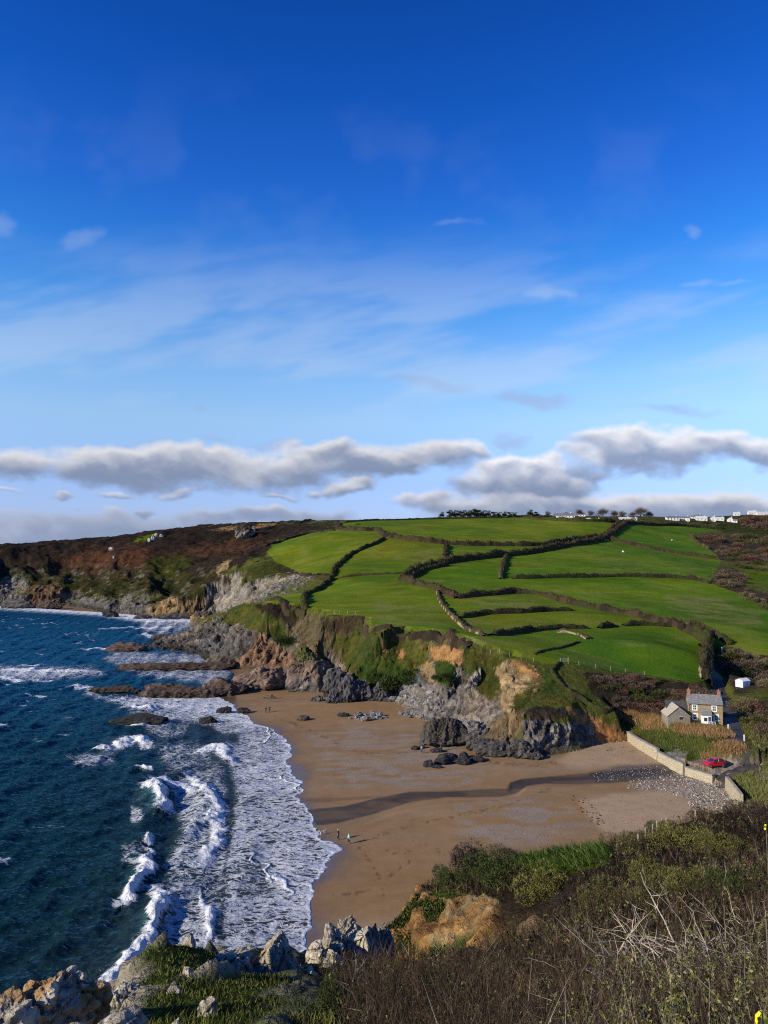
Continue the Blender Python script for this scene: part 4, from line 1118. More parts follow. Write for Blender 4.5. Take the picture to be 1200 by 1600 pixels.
HC1 = C_(.058,.038,.024); HC2 = C_(.027,.020,.014); HC3 = C_(.042,.046,.014); HC4 = C_(.17,.125,.062)
def hedge(px_pts, label, h=2.0, w=2.6, style=0, name='hedgerow', stone=0.0, group='hedgerows between the fields', sink=.3, sm=4):
    q = drop([p[0] for p in px_pts], [p[1] for p in px_pts])[:, :2]
    c = catmull(q, 10)
    L = np.concatenate([[0], np.cumsum(np.linalg.norm(np.diff(c, axis=0), axis=1))])
    dist = np.median(c[:, 1]); step = np.clip(dist / 420.0, .3, 1.1)
    ns = max(6, int(L[-1] / step)); t = np.linspace(0, L[-1], ns)
    X = np.interp(t, L, c[:, 0]); Y = np.interp(t, L, c[:, 1])
    k = max(1, int(sm / step)); 
    d = np.stack([np.gradient(X), np.gradient(Y)], 1); d /= np.linalg.norm(d, axis=1, keepdims=True) + 1e-9
    nrm = np.stack([-d[:, 1], d[:, 0]], 1)
    prof = [(-1, 0), (-.86, .42), (-.66, .78), (-.3, .98), (0, 1.04), (.3, .98), (.66, .78), (.86, .42), (1, 0)]
    seed = abs(hash(label)) % 1000 if False else sum(ord(ch) for ch in label) % 1000
    hv = h * (.38 + 1.15 * fbm2(t / 4.5, t * 0 + seed, 4, seed, .6)); wv = w * (.8 + .4 * fbm2(t / 6.0, t * 0 + seed + 3, 2, seed + 1))
    ends = np.minimum(t, L[-1] - t); hv = hv * (.35 + .65 * sstep(0, 2.5, ends))
    P = []
    for (a, b) in prof:
        x = X + nrm[:, 0] * a * wv * .5; y = Y + nrm[:, 1] * a * wv * .5
        P.append(np.stack([x, y, np.zeros(ns)], 1))
    P = np.stack(P, 1)
    g = ground(P[..., 0].ravel(), P[..., 1].ravel()).reshape(P.shape[:2])
    zb = np.array([b for a, b in prof])
    P[..., 2] = g * (1 - np.minimum(zb, 1))[None] + g.mean(1)[:, None] * np.minimum(zb, 1)[None] + zb[None] * hv[:, None] - sink * (zb < .1)[None]
    flat = P.reshape(-1, 3)
    nz = fbm3(flat[:, 0] / 1.5, flat[:, 1] / 1.5, flat[:, 2] / 1.5, 3, seed + 5) - .5
    nz = nz + (fbm3(flat[:, 0] / .6, flat[:, 1] / .6, flat[:, 2] / .6, 2, seed + 15) - .5) * .8
    lift = np.tile(zb > .1, ns)
    flat[:, 2] += nz * .9 * lift * h / 2; flat[:, 0] += (fbm3(flat[:, 0] / 1.3, flat[:, 1] / 1.3, flat[:, 2], 2, seed + 6) - .5) * 1.0 * lift
    f1 = fbm2(flat[:, 0] / 2.5, flat[:, 1] / 2.5, 3, seed + 7); f2 = fbm2(flat[:, 0] / 9, flat[:, 1] / 9, 2, seed + 8)
    A, B = [(HC1, HC2), (HC2 * 1.2, HC3), (HC1 * 1.3, HC3), (C_(.10,.05,.03), HC2), (HC4 * .6, HC1)][style]
    m = sstep(.35, .65, f1)[:, None]; col = A[None] * m + B[None] * (1 - m)
    gm = (sstep(.5, .65, f2) * .6)[:, None]; col = col * (1 - gm) + HC3[None] * gm
    rs = np.random.default_rng(seed)
    if stone > 0:
        low = np.tile((zb > .05) & (zb < .6), ns) * (f1 > .62 - stone * .3); col = np.where(low[:, None], C_(.30,.25,.16)[None] * (.7 + .6 * f1[:, None]), col)
    F = quads(ns, len(prof))[:, ::-1]
    capm = []
    # twigs and grass standing out of it
    nt = int(min(L[-1] * 9 * max(.6, h / 2), 9000)); j = rs.integers(0, len(flat), nt); j = j[np.tile(zb > .3, ns)[j]]
    pos = flat[j] + rs.normal(size=(len(j), 3)) * .15
    dirs = rs.normal(size=(len(j), 3)) * .5; dirs[:, 2] = np.abs(dirs[:, 2]) + .7; dirs /= np.linalg.norm(dirs, axis=1, keepdims=True)
    sc = np.clip(dist / 250., .6, 1.8)
    V2, F2 = slivers(pos, dirs, rs.uniform(.3, 1.15, len(j)) * h / 2, rs.uniform(.06, .2, len(j)) * sc, rs)
    pal = np.stack([A * 1.1, B, HC1 * 1.5, HC3 * 1.2, HC4 * .8]); c2 = pal[rs.choice(5, len(j), p=[.28, .22, .2, .12, .18])] * rs.uniform(.6, 1.3, (len(j), 1))
    V = np.vstack([flat, V2]); colr = np.vstack([col, np.repeat(c2, 3, 0)])
    o = mesh_np(name, V, [F, F2 + len(flat)], M_HEDGE, smooth=False, attrs={'albedo': colr})
    return tag(o, label, 'hedge', group)

HEDGES = [
 ([(413,855),(447,843),(483,834),(523,829)],'dark heathery hedge between the brown headland and the top left field',1.6,3,1,0),
 ([(527,818),(532,827),(563,829),(590,830),(603,838),(650,845),(705,851),(787,853),(847,852),(907,843),(943,838),(955,828),(968,819)],'long brown hedge along the lower edge of the highest wide field',2.8,4,0,0),
 ([(627,908),(643,898),(660,888),(700,880),(742,874),(820,866),(870,857),(934,846),(952,838),(966,828),(984,818)],'long dark hedge running diagonally up to the village across the middle of the hill',3.4,4.2,1,0),
 ([(640,905),(652,898),(668,890),(700,884)],'short dark hedge doubling the lower end of the diagonal hedge',2.2,3,1,0),
 ([(601,842),(585,851),(563,860),(545,870),(532,881),(522,890),(519,903)],'thin dark hedge curving down between the two upper left fields',2.0,2.4,1,0),
 ([(519,904),(497,923),(478,930),(475,943),(481,954)],'dark hedge curving like a hook down to the cliff edge',2.0,2.4,1,0),
 ([(440,902),(470,899),(500,902),(519,904)],'low brown hedge along the cliff top above the pale cliffs',1.2,3,0,0),
 ([(530,903),(583,898),(640,896)],'thin low hedge under the upper middle left field',1.0,1.6,2,0),
 ([(627,908),(650,913),(683,922),(703,930),(714,935)],'brown hedge dropping from the foot of the diagonal hedge',2.6,3.4,0,0),
 ([(714,935),(765,930),(806,927),(847,931),(888,943),(934,953),(980,960),(1017,969),(1049,976),(1072,987)],'longest brown hedge winding along the upper edge of the small lower fields',2.3,2.8,0,0),
 ([(1074,988),(1088,994),(1100,1003),(1108,1016),(1106,1030),(1102,1042),(1101,1054),(1104,1066)],'tall dark hedge with pale stony foot curving beside the sunken lane',4.2,3.4,1,.22),
 ([(1052,973),(1081,980),(1109,991),(1128,999),(1141,1008)],'brown hedge on the far side of the sunken cottage lane',2.0,2.6,2,0),
 ([(684,924),(689,942),(701,958),(715,972),(732,985),(756,994)],'stony straw coloured field wall running down beside the small fields',1.2,1.6,4,.3),
 ([(719,966),(760,960),(810,958),(860,955),(897,954)],'upper of the two dark hedges dividing the small lower fields',1.6,2.0,1,0),
 ([(769,993),(820,988),(870,983),(920,982)],'lower of the two dark hedges dividing the small lower fields',1.7,2.2,1,0),
 ([(936,982),(950,980),(964,979)],'short dark hedge stub between two field gaps',1.6,2.0,1,0),
 ([(973,978),(1005,977),(1045,979)],'short dark hedge joining the long winding hedge at its right end',1.6,2.0,1,0),
 ([(870,988),(890,989),(907,993),(919,999)],'short straw coloured stony bank hooking round below the lower hedge',1.2,1.8,4,.6),
 ([(905,1003),(870,1013),(835,1023)],'low grassy bank slanting across the lowest green field',.5,1.2,1,0),
 ([(799,904),(830,904),(856,903),(915,902),(971,901),(1020,902),(1062,904),(1090,907),(1109,912)],'straight level dark hedge under the large middle right field',2.0,2.6,1,0),
 ([(793,867),(787,880),(783,893),(783,905)],'short stony hedge hanging down beside a bright gap in the middle field',2.0,2.4,4,.4),
 ([(698,852),(696,864),(696,878)],'short brown hedge joining the two long hedges at the middle',2.0,3.0,0,0),
 ([(952,843),(998,854),(1062,866),(1127,875)],'brown hedge slanting under the right hand top field',2.4,3,0,0),
 ([(1076,835),(1090,849),(1108,858)],'short pale edged hedge beside the brown thicket on the right',2.0,2.4,4,0),
 ([(537,817),(620,813),(690,811),(800,809)],'thin dark hedge just under the skyline in front of the pines',1.4,2.4,1,0),
 ([(440,816),(483,813),(560,811),(630,809),(680,808)],'lowest skyline hedge left of the pines',1.3,2.4,1,0),
 ([(325,823),(365,820)],'short dark skyline hedge on the headland beside the rock outcrop',1.4,2.4,1,0),
 ([(860,812),(907,815),(971,818),(1062,822),(1127,828)],'dark bushy hedge along the foot of the village',3.2,4,1,0),
 ([(876,1035),(866,1045),(863,1052),(874,1066),(892,1082),(915,1097),(945,1113),(975,1130),(988,1140)],'low dark bank beside the footpath down the grassy nose',.9,1.0,1,0),
 ([(566,964),(574,978),(590,984),(615,986),(640,990)],'dark scrubby fringe on the cliff edge below the wide lower field',1.0,2.0,0,0),
 ([(640,991),(690,1000),(715,1003),(735,1014)],'dark overhanging heather fringe above the orange cliff',1.3,3.0,0,0),
 ([(425,938),(445,945),(465,953),(480,957)],'brown scrubby fringe at the seaward corner of the fields',1.2,3,0,0),
]
for h in HEDGES:
    pts, label, hh, ww, st, stone = h
    hedge(pts, label, hh, ww, st, stone=stone, name='hedgerow' if 'bank' not in label and 'wall' not in label else ('field_wall' if 'wall' in label else 'grass_bank'))

# ------------------------------------------------------------------ bushes
def bush_data(seed, n=900, lobes=9, flat=.75, sl=(.10, .30), sw=(.03, .10), twiggy=.6, cols=None):
    rs = np.random.default_rng(seed)
    cen = rs.normal(size=(lobes, 3)) * np.array([.42, .42, .22]); cen[:, 2] = np.abs(cen[:, 2]) + .18
    rad = rs.uniform(.26, .48, lobes)
    k = rs.integers(0, lobes, n)
    d = rs.normal(size=(n, 3)); d /= np.linalg.norm(d, axis=1, keepdims=True)
    pos = cen[k] + d * (rad[k] * rs.uniform(.45, 1.0, n) ** .5)[:, None]
    pos[:, 2] = np.abs(pos[:, 2]) * flat
    dirs = d * .7 + rs.normal(size=(n, 3)) * .5; dirs[:, 2] += twiggy; dirs /= np.linalg.norm(dirs, axis=1, keepdims=True)
    V, F = slivers(pos, dirs, rs.uniform(*sl, n), rs.uniform(*sw, n), rs)
    cols = np.asarray(cols); c = cols[rs.integers(0, len(cols), n)] * rs.uniform(.65, 1.35, (n, 1))
    lob = rs.uniform(.75, 1.25, lobes)[k]; c = c * lob[:, None]
    return V, F, np.repeat(c, 3, 0)

BROWN = [C_(.12,.082,.058), C_(.085,.062,.045), C_(.15,.11,.08), C_(.065,.05,.035)]
REDB = [C_(.14,.065,.045), C_(.10,.05,.036), C_(.08,.045,.03), C_(.15,.10,.07)]
OLIV = [C_(.07,.075,.022), C_(.05,.058,.018), C_(.095,.09,.03), C_(.04,.04,.02)]
STRW = [C_(.20,.155,.085), C_(.14,.11,.06), C_(.10,.085,.04)]
DGRN = [C_(.03,.045,.013), C_(.045,.06,.016), C_(.022,.03,.012)]
KINDS = {'brown': BROWN, 'red': REDB, 'olive': OLIV, 'straw': STRW, 'green': DGRN}
BUSH_ME = {}
for kd, cl in KINDS.items():
    for s in range(2):
        V, F, c = bush_data(500 + s * 31 + len(kd), n=2600, cols=cl, sl=(.06,.22), sw=(.014,.05))
        o = mesh_np('bush', V, F, M_LEAF, attrs={'albedo': c}); BUSH_ME[kd, s] = o.data
        o.data.name = kd + '_bush'; bpy.data.objects.remove(o)

NB = 0
def bush(px, py, width_px, kind, label, group, name='bush', tall=.8):
    global NB
    p = drop(px, py)[0]; NB += 1
    o = bpy.data.objects.new(name, BUSH_ME[kind, NB % 2]); COL.objects.link(o)
    wm = width_px / FPX * p[1] * .62
    o.location = (p[0], p[1], p[2] - .1 * wm); o.rotation_euler = (0, 0, (NB * 2.399) % 6.28)
    o.scale = (wm, wm * (.8 + .3 * ((NB * .37) % 1)), wm * tall)
    return tag(o, label, 'bush', group)

def scatter_in(poly, n, seed, mind):
    rs = np.random.default_rng(seed); poly = np.asarray(poly, float); out = []
    lo, hi = poly.min(0), poly.max(0); tries = 0
    while len(out) < n and tries < 6000:
        tries += 1
        p = lo + rs.random(2) * (hi - lo)
        if not in_poly(np.array([p[0]]), np.array([p[1]]), poly)[0]: continue
        if any(abs(p[0] - q[0]) < mind and abs(p[1] - q[1]) < mind * .4 for q in out): continue
        out.append(tuple(p))
    return sorted(out, key=lambda q: q[1])

ZONES = [ # polygon, count, bush width px, kinds, label, group, seed
 ([(1085,838),(1110,836),(1200,840),(1215,880),(1190,882),(1130,874),(1105,858)],26,22,['red','brown','red','olive'],'leafless reddish brown bush in the thicket right of the top field','thicket right of the top field',1),
 ([(1112,896),(1135,890),(1160,902),(1158,918),(1125,915)],9,22,['brown','brown','straw'],'bare grey brown bush in the clump at the end of the level hedge','clump at the end of the level hedge',2),
 ([(1150,918),(1175,922),(1215,944),(1215,962),(1190,948),(1150,928)],10,18,['brown','straw','olive'],'scrubby bush along the stream below the right hand slope','scrub along the stream',3),
 ([(1125,1022),(1150,1016),(1215,1032),(1215,1075),(1175,1070),(1150,1075),(1135,1050)],15,34,['brown','brown','straw','olive'],'big bare bush on the bank right of the sunken lane','bushes on the bank right of the lane',4),
 ([(930,1060),(985,1058),(1060,1068),(1098,1072),(1100,1090),(1065,1106),(1010,1112),(960,1102)],34,26,['red','brown','red','brown','olive'],'dark reddish brown bush in the thicket behind the cottage','thicket behind the cottage',5),
 ([(1165,1098),(1215,1095),(1215,1150),(1178,1140)],9,32,['brown','straw','olive','red'],'rounded bush on the bank above the lane bend','bushes above the lane bend',6),
 ([(865,808),(905,806),(960,808),(1040,812),(1130,818),(1215,812),(1215,832),(1130,826),(1040,820),(960,816),(880,811)],44,10,['brown','olive','green','brown','red'],'small garden bush among the village houses','bushes among the village houses',7),
 ([(1140,812),(1215,806),(1215,828),(1150,826)],10,22,['red','red','brown'],'rusty brown bush on the skyline right of the village','rusty bushes right of the village',8),
 ([(780,806),(860,804),(866,810),(800,809)],10,9,['brown','olive','green'],'low bush on the skyline between pines and village','low bushes between pines and village',9),
 ([(1150,880),(1215,876),(1215,890),(1160,893)],7,18,['brown','olive'],'bush in the hedge line across the right hand valley slope','bushes across the valley slope',10),
]
for poly, n, wpx, kinds, label, grp, seed in ZONES:
    for i, (a, b) in enumerate(scatter_in(poly, n, 40 + seed, wpx * .42)):
        bush(a, b, wpx * (.5 + .85 * ((i * .618) % 1)), kinds[i % len(kinds)], label, grp, tall=.85)
for (a, b, w_, kd, label) in [(1128,1118,18,'straw','pale straw coloured bush at the corner of the dark lane'),(1152,1112,26,'brown','round brown bush on the inner corner of the lane'),
    (1127,1131,9,'brown','little round brown garden bush at the right corner of the cottage'),(1068,1113,16,'red','reddish bush tight against the cottage lean-to'),
    (560,820,8,'olive','single small bush on the upper hedge'),(285,824,14,'brown','small bare bush breaking the headland skyline'),(165,843,10,'brown','tiny bush breaking the far headland skyline'),(60,853,12,'brown','low bush on the lowest part of the headland skyline'),
    (640,1062,52,'green','dark green ivy bush hanging on the middle of the cliff'),(598,1068,58,'green','largest dark green bush at the foot of the grassy cliff'),(692,1060,30,'green','dark green bush under the orange cliff face'),
    (448,1000,28,'green','dark green ivy bush above the pink rock')]:
    bush(a, b, w_, kd, label, None, tall=.8)

# ------------------------------------------------------------------ trees
M_BARK = simple_mat('tree_bark', (.10,.078,.06), .9, .35, 3)
def limb_mesh(seed, height, spread, levels=4, trunk=.035, kids=(4, 6), up=.55, start=.3, ratio=.68):
    """bare tree: tapered three to five sided limbs; returns MB for trunk and MB for branches, tip points"""
    rs = np.random.default_rng(seed); tr, br, tips = MB(), MB(), []
    def grow(p, d, ln, r, lv):
        n = 4; pts = [p]; dd = d.copy()
        for i in range(n):
            dd = dd + rs.normal(size=3) * .16; dd[2] += .05; dd /= np.linalg.norm(dd)
            pts.append(pts[-1] + dd * ln / n)
        rad = [r * (1 - .55 * i / n) for i in range(n + 1)]
        (tr if lv == 0 else br).tube([tuple(q) for q in pts], rad, 6 if lv == 0 else (4 if lv < 2 else 3), cap=False)
        if lv == levels - 1: tips.append((pts[-1], dd)); return
        for k in range(rs.integers(*kids) + (1 if lv == 0 else 0)):
            f = start + (1 - start) * rs.random() if lv == 0 else rs.uniform(.3, 1)
            i = min(int(f * n), n - 1); q = pts[i] + (pts[i + 1] - pts[i]) * (f * n - i)
            e = dd * up + rs.normal(size=3) * np.array([spread, spread, .35]); e[2] += .2; e /= np.linalg.norm(e)
            grow(q, e, ln * ratio * rs.uniform(.7, 1.1), r * .52 * (1 - .4 * f), lv + 1)
    grow(np.zeros(3), np.array([0, 0, 1.0]), height * .5, height * trunk, 0)
    return tr, br, tips

def twig_cloud(tips, rs, n, ln, wd, cols):
    j = rs.integers(0, len(tips), n)
    pos = np.array([tips[i][0] for i in j]) + rs.normal(size=(n, 3)) * ln * .45
    dirs = np.array([tips[i][1] for i in j]) + rs.normal(size=(n, 3)) * .7; dirs[:, 2] += .25; dirs /= np.linalg.norm(dirs, axis=1, keepdims=True)
    V, F = slivers(pos, dirs, rs.uniform(.5, 1.2, n) * ln, rs.uniform(.6, 1.3, n) * wd, rs)
    cols = np.asarray(cols); c = cols[rs.integers(0, len(cols), n)] * rs.uniform(.6, 1.4, (n, 1))
    return V, F, np.repeat(c, 3, 0)

def bare_tree(seed, H=8.0):
    root = empty('bare_tree'); tr, br, tips = limb_mesh(seed, H, .75)
    tr.build('trunk', M_BARK, root); cr = br.build('branches', M_BARK, root)
    rs = np.random.default_rng(seed + 1)
    V, F, c = twig_cloud(tips, rs, 2600, 1.3, .07, BROWN)
    mesh_np('twigs', V, F, M_TWIG, cr, attrs={'albedo': c})
    return root

def pine_tree(seed, H=9.0):
    root = empty('pine_tree'); rs = np.random.default_rng(seed)
    tr = MB(); pts = [(0, 0, -.5), (.1, .05, H * .3), (rs.normal() * .3, rs.normal() * .3, H * .62), (rs.normal() * .4, rs.normal() * .4, H * .88)]
    tr.tube(pts, [.26, .2, .14, .06], 6)
    V, F, C = [], [], []; nv = 0
    for k in range(11):
        a = rs.uniform(0, 6.28); r = rs.uniform(.2, 3.0); z = H * rs.uniform(.28, .93)
        cen = np.array([r * math.cos(a), r * math.sin(a), z - .12 * r]); rx = rs.uniform(1.3, 2.2)
        tr.tube([pts[2], tuple(cen)], [.08, .03], 4)
        n = 300; d = rs.normal(size=(n, 3)); d /= np.linalg.norm(d, axis=1, keepdims=True)
        pos = cen + d * np.array([rx, rx, rx * .62]) * rs.uniform(.5, 1, (n, 1)); dd = d * .8 + rs.normal(size=(n, 3)) * .5; dd[:, 2] += .3
        dd /= np.linalg.norm(dd, axis=1, keepdims=True)
        v, f = slivers(pos, dd, rs.uniform(.3, .7, n), rs.uniform(.12, .3, n), rs)
        V.append(v); F.append(f + nv); nv += len(v)
        C.append(np.repeat(np.array(DGRN)[rs.integers(0, 3, n)] * rs.uniform(.5, 1.0, (n, 1)), 3, 0))
    tr.build('trunk', M_BARK, root)
    mesh_np('crown', np.vstack(V), np.vstack(F), M_LEAF, root, attrs={'albedo': np.vstack(C)})
    return root

def place_tree(proto, first, px, py, hpx, H, label, group, cat='tree', k=0, ymin=0):
    o = proto if first else copy_tree(proto)
    p = drop(px, py)[0]
    s = hpx / FPX * p[1] / H
    o.location = (p[0], p[1], p[2] - .12 * H * s); o.scale = (s * 1.35, s * 1.35, s); o.rotation_euler = (0, 0, k * 2.1)
    return tag(o, label, cat, group)
PINES = [(690,808.5,9),(702,808,10),(709,808,12),(716,808,11),(723,808,10),(731,808,12),(739,808,14),(746,808,13),(754,808,12),(762,808,11),(771,808,9.5),(779,808,9),(788,807.5,9),(796,807.5,8.5),(804,807.5,8),(828,806.5,11),(838,806.5,8)]
PL = {690:'lone small dark pine standing left of the pine row',739:'tallest dark pine in the row on the skyline',828:'flat topped dark pine standing alone left of the village',838:'low dark pine beside the flat topped one'}
pp = [pine_tree(910 + i) for i in range(3)]; used = [0, 0, 0]
for i, (a, b, h) in enumerate(PINES):
    q = i % 3
    lab = PL.get(a) or ('dark pine in the tall part of the skyline row' if a < 768 else 'low dark pine in the right half of the skyline row')
    place_tree(pp[q], not used[q], a, b + .6, h * 1.12, 9.0, lab, 'pines on the skyline', 'pine', i); used[q] = 1
BARES = [(856,806,8,'thin bare tree left of the large white house'),(884,806,7,'little bare tree rising behind the large white house'),(905,806,11,'bare tree at the right end of the large white house'),(923,806,9,'small bare tree between the large white house and the tall oval tree'),(941,807,14,'tall oval bare tree in the village gap'),(960,808,11,'broad bare tree left of the low white bungalow'),(972,808,10,'bare tree behind the low white bungalow'),(1000,807,16,'biggest bare tree of the skyline with a rounded crown'),(1014,807,9,'small bare tree just right of the biggest one'),(1034,806,10,'bare tree over the dark roofed bungalows'),(988,807,8,'thin bare tree just left of the biggest one'),(1052,806,6,'tiny bare tree behind the white terrace')]
bb = [bare_tree(930 + i) for i in range(3)]; used = [0, 0, 0]
for i, (a, b, h, lab) in enumerate(BARES):
    q = i % 3
    place_tree(bb[q], not used[q], a, b + .5, h * 1.25, 8.2, lab, 'bare trees on the village skyline', 'tree', i); used[q] = 1

# ------------------------------------------------------------------ village
M_WHITE = simple_mat('white_render', (.66,.64,.60), .8, .06, .8)
M_SLATE = simple_mat('slate_roof', (.16,.16,.17), .6, .2, 1.5)
M_PALEROOF = simple_mat('pale_roof', (.55,.54,.52), .6, .1, 1.5)
M_GLASS = simple_mat('window_glass', (.03,.035,.045), .12, .1, 1)
M_BARNGREY = simple_mat('grey_cladding', (.17,.165,.15), .8, .15, 1)
HOUSES = [ # left px, right px, base py, wall px, roof px, roof kind, depth m, label
 (867,899,811,4.6,3.0,0,'long two storey white house with slate roof at the left end of the village'),
 (832,843,806,1.8,1.6,0,'low white house half hidden behind the flat topped pine'),
 (905,915,806,2.2,2.2,0,'small white house with dark gable right of the long white house'),
 (917,924,812.5,1.8,1.2,1,'tiny pale shed below the village trees'),
 (928,938,813,1.6,1.0,1,'low pale shed on the grass edge beneath the tall oval tree'),
 (969,986,813,2.6,1.8,1,'low white bungalow with pale roof left of the biggest bare tree'),
 (987,996,812,1.8,1.3,1,'short white outbuilding right beside the low white bungalow'),
 (1006,1022,806.5,1.8,1.8,1,'white bungalow on the skyline right of the biggest bare tree'),
 (1029,1041,806,1.6,1.6,0,'dark roofed bungalow on the skyline above the terrace'),
 (1043,1062,812.5,3.2,2.2,0,'left half of the white terrace, with grey roof'),
 (1063,1079,813.5,3.6,2.2,0,'right half of the white terrace, with shaded doors'),
 (1081,1087,809.5,2.2,1.6,0,'narrow white cottage between the terrace and the big white roofs'),
 (1088,1097,808,2.0,2.0,0,'grey roofed house behind the narrow white cottage'),
 (1098,1115,806.5,2.2,3.2,1,'big house with a bright white roof in the middle of the village'),
 (1090,1106,813,2.8,2.6,1,'white house with pale roof in front of the big white roof'),
 (1111,1119,814,4.0,2.4,0,'tall white gable in front of the village at right'),
 (1120,1132,813,2.6,2.0,1,'low white house right of the tall white gable'),
 (1117,1126,803.5,2.0,2.0,1,'small white house on the skyline under the dark barn'),
 (1138,1146,815,3.4,2.4,0,'white house with dark roof among the rusty bushes'),
 (1147,1153,816,2.4,1.8,0,'small white house half sunk in the rusty bushes'),
 (1148,1157,805,2.2,2.0,1,'white skyline house left of the twin gables'),
 (1164,1170,803,2.6,2.6,1,'left one of the twin white gables on the right skyline'),
 (1171,1183,803.5,2.4,2.6,1,'right one of the twin white gables, wider than its twin'),
 (1185,1203,804,2.2,1.8,1,'long white house at the right end of the skyline'),
]
def house(x0, x1, yb, wp, rp, kind, label, rs):
    p = drop((x0 + x1) / 2, yb + .8)[0]; px = FPX / p[1]
    W = (x1 - x0) / px; H = wp * 1.4 / px; Rh = rp * 1.2 / px; D = max(5.0, min(8.0, W * .6))
    root = empty('village_house', (p[0], p[1] + D / 2, p[2] - .3), -math.atan2(p[0], p[1]) * .6 + rs.uniform(-.12, .12))
    gable_front = W < 7.5 and rp > 2.3
    mb = MB()
    if gable_front: mb.prism([(-W/2, 0), (W/2, 0), (W/2, H + .3), (0, H + .3 + Rh), (-W/2, H + .3)], -D / 2, D / 2)
    else:
        mb.add([(-W/2,-D/2,0),(W/2,-D/2,0),(W/2,D/2,0),(-W/2,D/2,0),(-W/2,-D/2,H+.3),(W/2,-D/2,H+.3),(W/2,D/2,H+.3),(-W/2,D/2,H+.3),(-W/2,0,H+.3+Rh),(W/2,0,H+.3+Rh)],
               [(0,1,5,4),(1,2,6,9,5),(2,3,7,6),(3,0,4,8,7),(4,5,9,8),(6,7,8,9)])
    mb.build('wall', M_WHITE, root)
    rm = M_SLATE if kind == 0 else M_PALEROOF
    r = MB(); e = .35; t = .14
    if gable_front:
        for s in (-1, 1):
            r.add([(0,-D/2-e,H+.34+Rh),(0,D/2+e,H+.34+Rh),(s*(W/2+e),D/2+e,H+.3-e*Rh/(W/2)+.04),(s*(W/2+e),-D/2-e,H+.3-e*Rh/(W/2)+.04),
                   (0,-D/2-e,H+.34+Rh+t),(0,D/2+e,H+.34+Rh+t),(s*(W/2+e),D/2+e,H+.34-e*Rh/(W/2)+t),(s*(W/2+e),-D/2-e,H+.34-e*Rh/(W/2)+t)],
                  [(0,1,2,3),(4,5,6,7),(0,3,7,4),(1,2,6,5),(2,3,7,6)])
    else:
        for s in (-1, 1):
            r.add([(-W/2-e,0,H+.34+Rh),(W/2+e,0,H+.34+Rh),(W/2+e,s*(D/2+e),H+.34-e*Rh/(D/2)),(-W/2-e,s*(D/2+e),H+.34-e*Rh/(D/2)),
                   (-W/2-e,0,H+.34+Rh+t),(W/2+e,0,H+.34+Rh+t),(W/2+e,s*(D/2+e),H+.34-e*Rh/(D/2)+t),(-W/2-e,s*(D/2+e),H+.34-e*Rh/(D/2)+t)],
                  [(0,1,2,3),(4,5,6,7),(0,3,7,4),(1,2,6,5),(2,3,7,6)])
    ro = r.build('roof', rm, root)
    if W > 5: MB().box(W*.28, W*.28+.7, -.35, .35, H+Rh*.6, H+Rh+1.3).build('chimney', M_WHITE, ro)
    if H > 1.6:
        nwin = max(1, int(W / 3.2)); rows = 2 if H > 3.2 else 1
        for rr in range(rows):
            for i in range(nwin):
                cx = -W / 2 + (i + .5) * W / nwin; zc = H * (.5 if rows == 1 else (.28 + .45 * rr)) + .2
                hs = min(.55, H * .22)
                MB().box(cx - .5, cx + .5, -D/2 - .05, -D/2 + .05, zc - hs, zc + hs).build('window', M_GLASS, root)
    return tag(root, label, 'house', 'white houses of the village')
rs_ = np.random.default_rng(12)
for hsp in HOUSES: house(*hsp, rs_)
p = drop(1117, 806)[0]; px = FPX / p[1]
rb = empty('farm_barn', (p[0], p[1] + 16, p[2] - .3), -.3)
W, H, Rh, D = 20 / px, 6.5, 2.6, 12
MB().prism([(-D/2,0),(D/2,0),(D/2,H),(0,H+Rh),(-D/2,H)], -W/2, W/2).build('wall', M_BARNGREY, rb)
r = MB()
for s in (-1, 1): r.add([(0,-W/2-.3,H+Rh+.05),(0,W/2+.3,H+Rh+.05),(s*(D/2+.4),W/2+.3,H-.1),(s*(D/2+.4),-W/2-.3,H-.1),(0,-W/2-.3,H+Rh+.2),(0,W/2+.3,H+Rh+.2),(s*(D/2+.4),W/2+.3,H+.05),(s*(D/2+.4),-W/2-.3,H+.05)],[(0,1,2,3),(4,5,6,7),(0,3,7,4),(1,2,6,5),(2,3,7,6)])
r.build('roof', M_BARNGREY, rb); rb.rotation_euler.z = math.radians(75)
tag(rb, 'large dull grey barn standing highest behind the white village roofs', 'barn')
# ================================================================== COTTAGE, WALLS, LANE, CAR
def mat_masonry(name, c1, c2, mortar, scale=1.0, rough=.85):
    m, N, b = new_mat(name)
    v = N.coord(); mp = N.mapping(v, (1, 1, 1.7))
    vo = N.voronoi(mp, 2.3 * scale, 'F1', 1); ed = N.voronoi(mp, 2.3 * scale, 'DISTANCE_TO_EDGE')
    s = N.sep(vo)[0]
    c = N.mix(s, c1, c2); c = N.mix(N.smooth(ed, .07, .02), c, mortar)
    n = N.noise(v, 6, 4, .7); c = N.mix(N.math('MULTIPLY', N.smooth(n, .35, .7), .35), c, tuple(x * .45 for x in c1))
    N.l(c, b.inputs['Base Color']); b.inputs['Roughness'].default_value = rough; b.inputs['Specular IOR Level'].default_value = .2
    N.l(N.bump(N.math('ADD', N.smooth(ed, 0, .12), N.math('MULTIPLY', n, .5)), .6, .06), b.inputs['Normal'])
    return m
M_STONE = mat_masonry('cottage_stone', (.30,.20,.10), (.42,.31,.18), (.36,.28,.19), 1.3)
M_BARNST = mat_masonry('barn_stone', (.24,.21,.165), (.34,.30,.23), (.2,.18,.15), 1.2)
M_SEAWALL = mat_masonry('sea_wall_stone', (.40,.34,.23), (.50,.43,.30), (.27,.23,.165), .8)
M_COPING = simple_mat('wall_coping', (.24,.215,.18), .85, .25, 1.5)
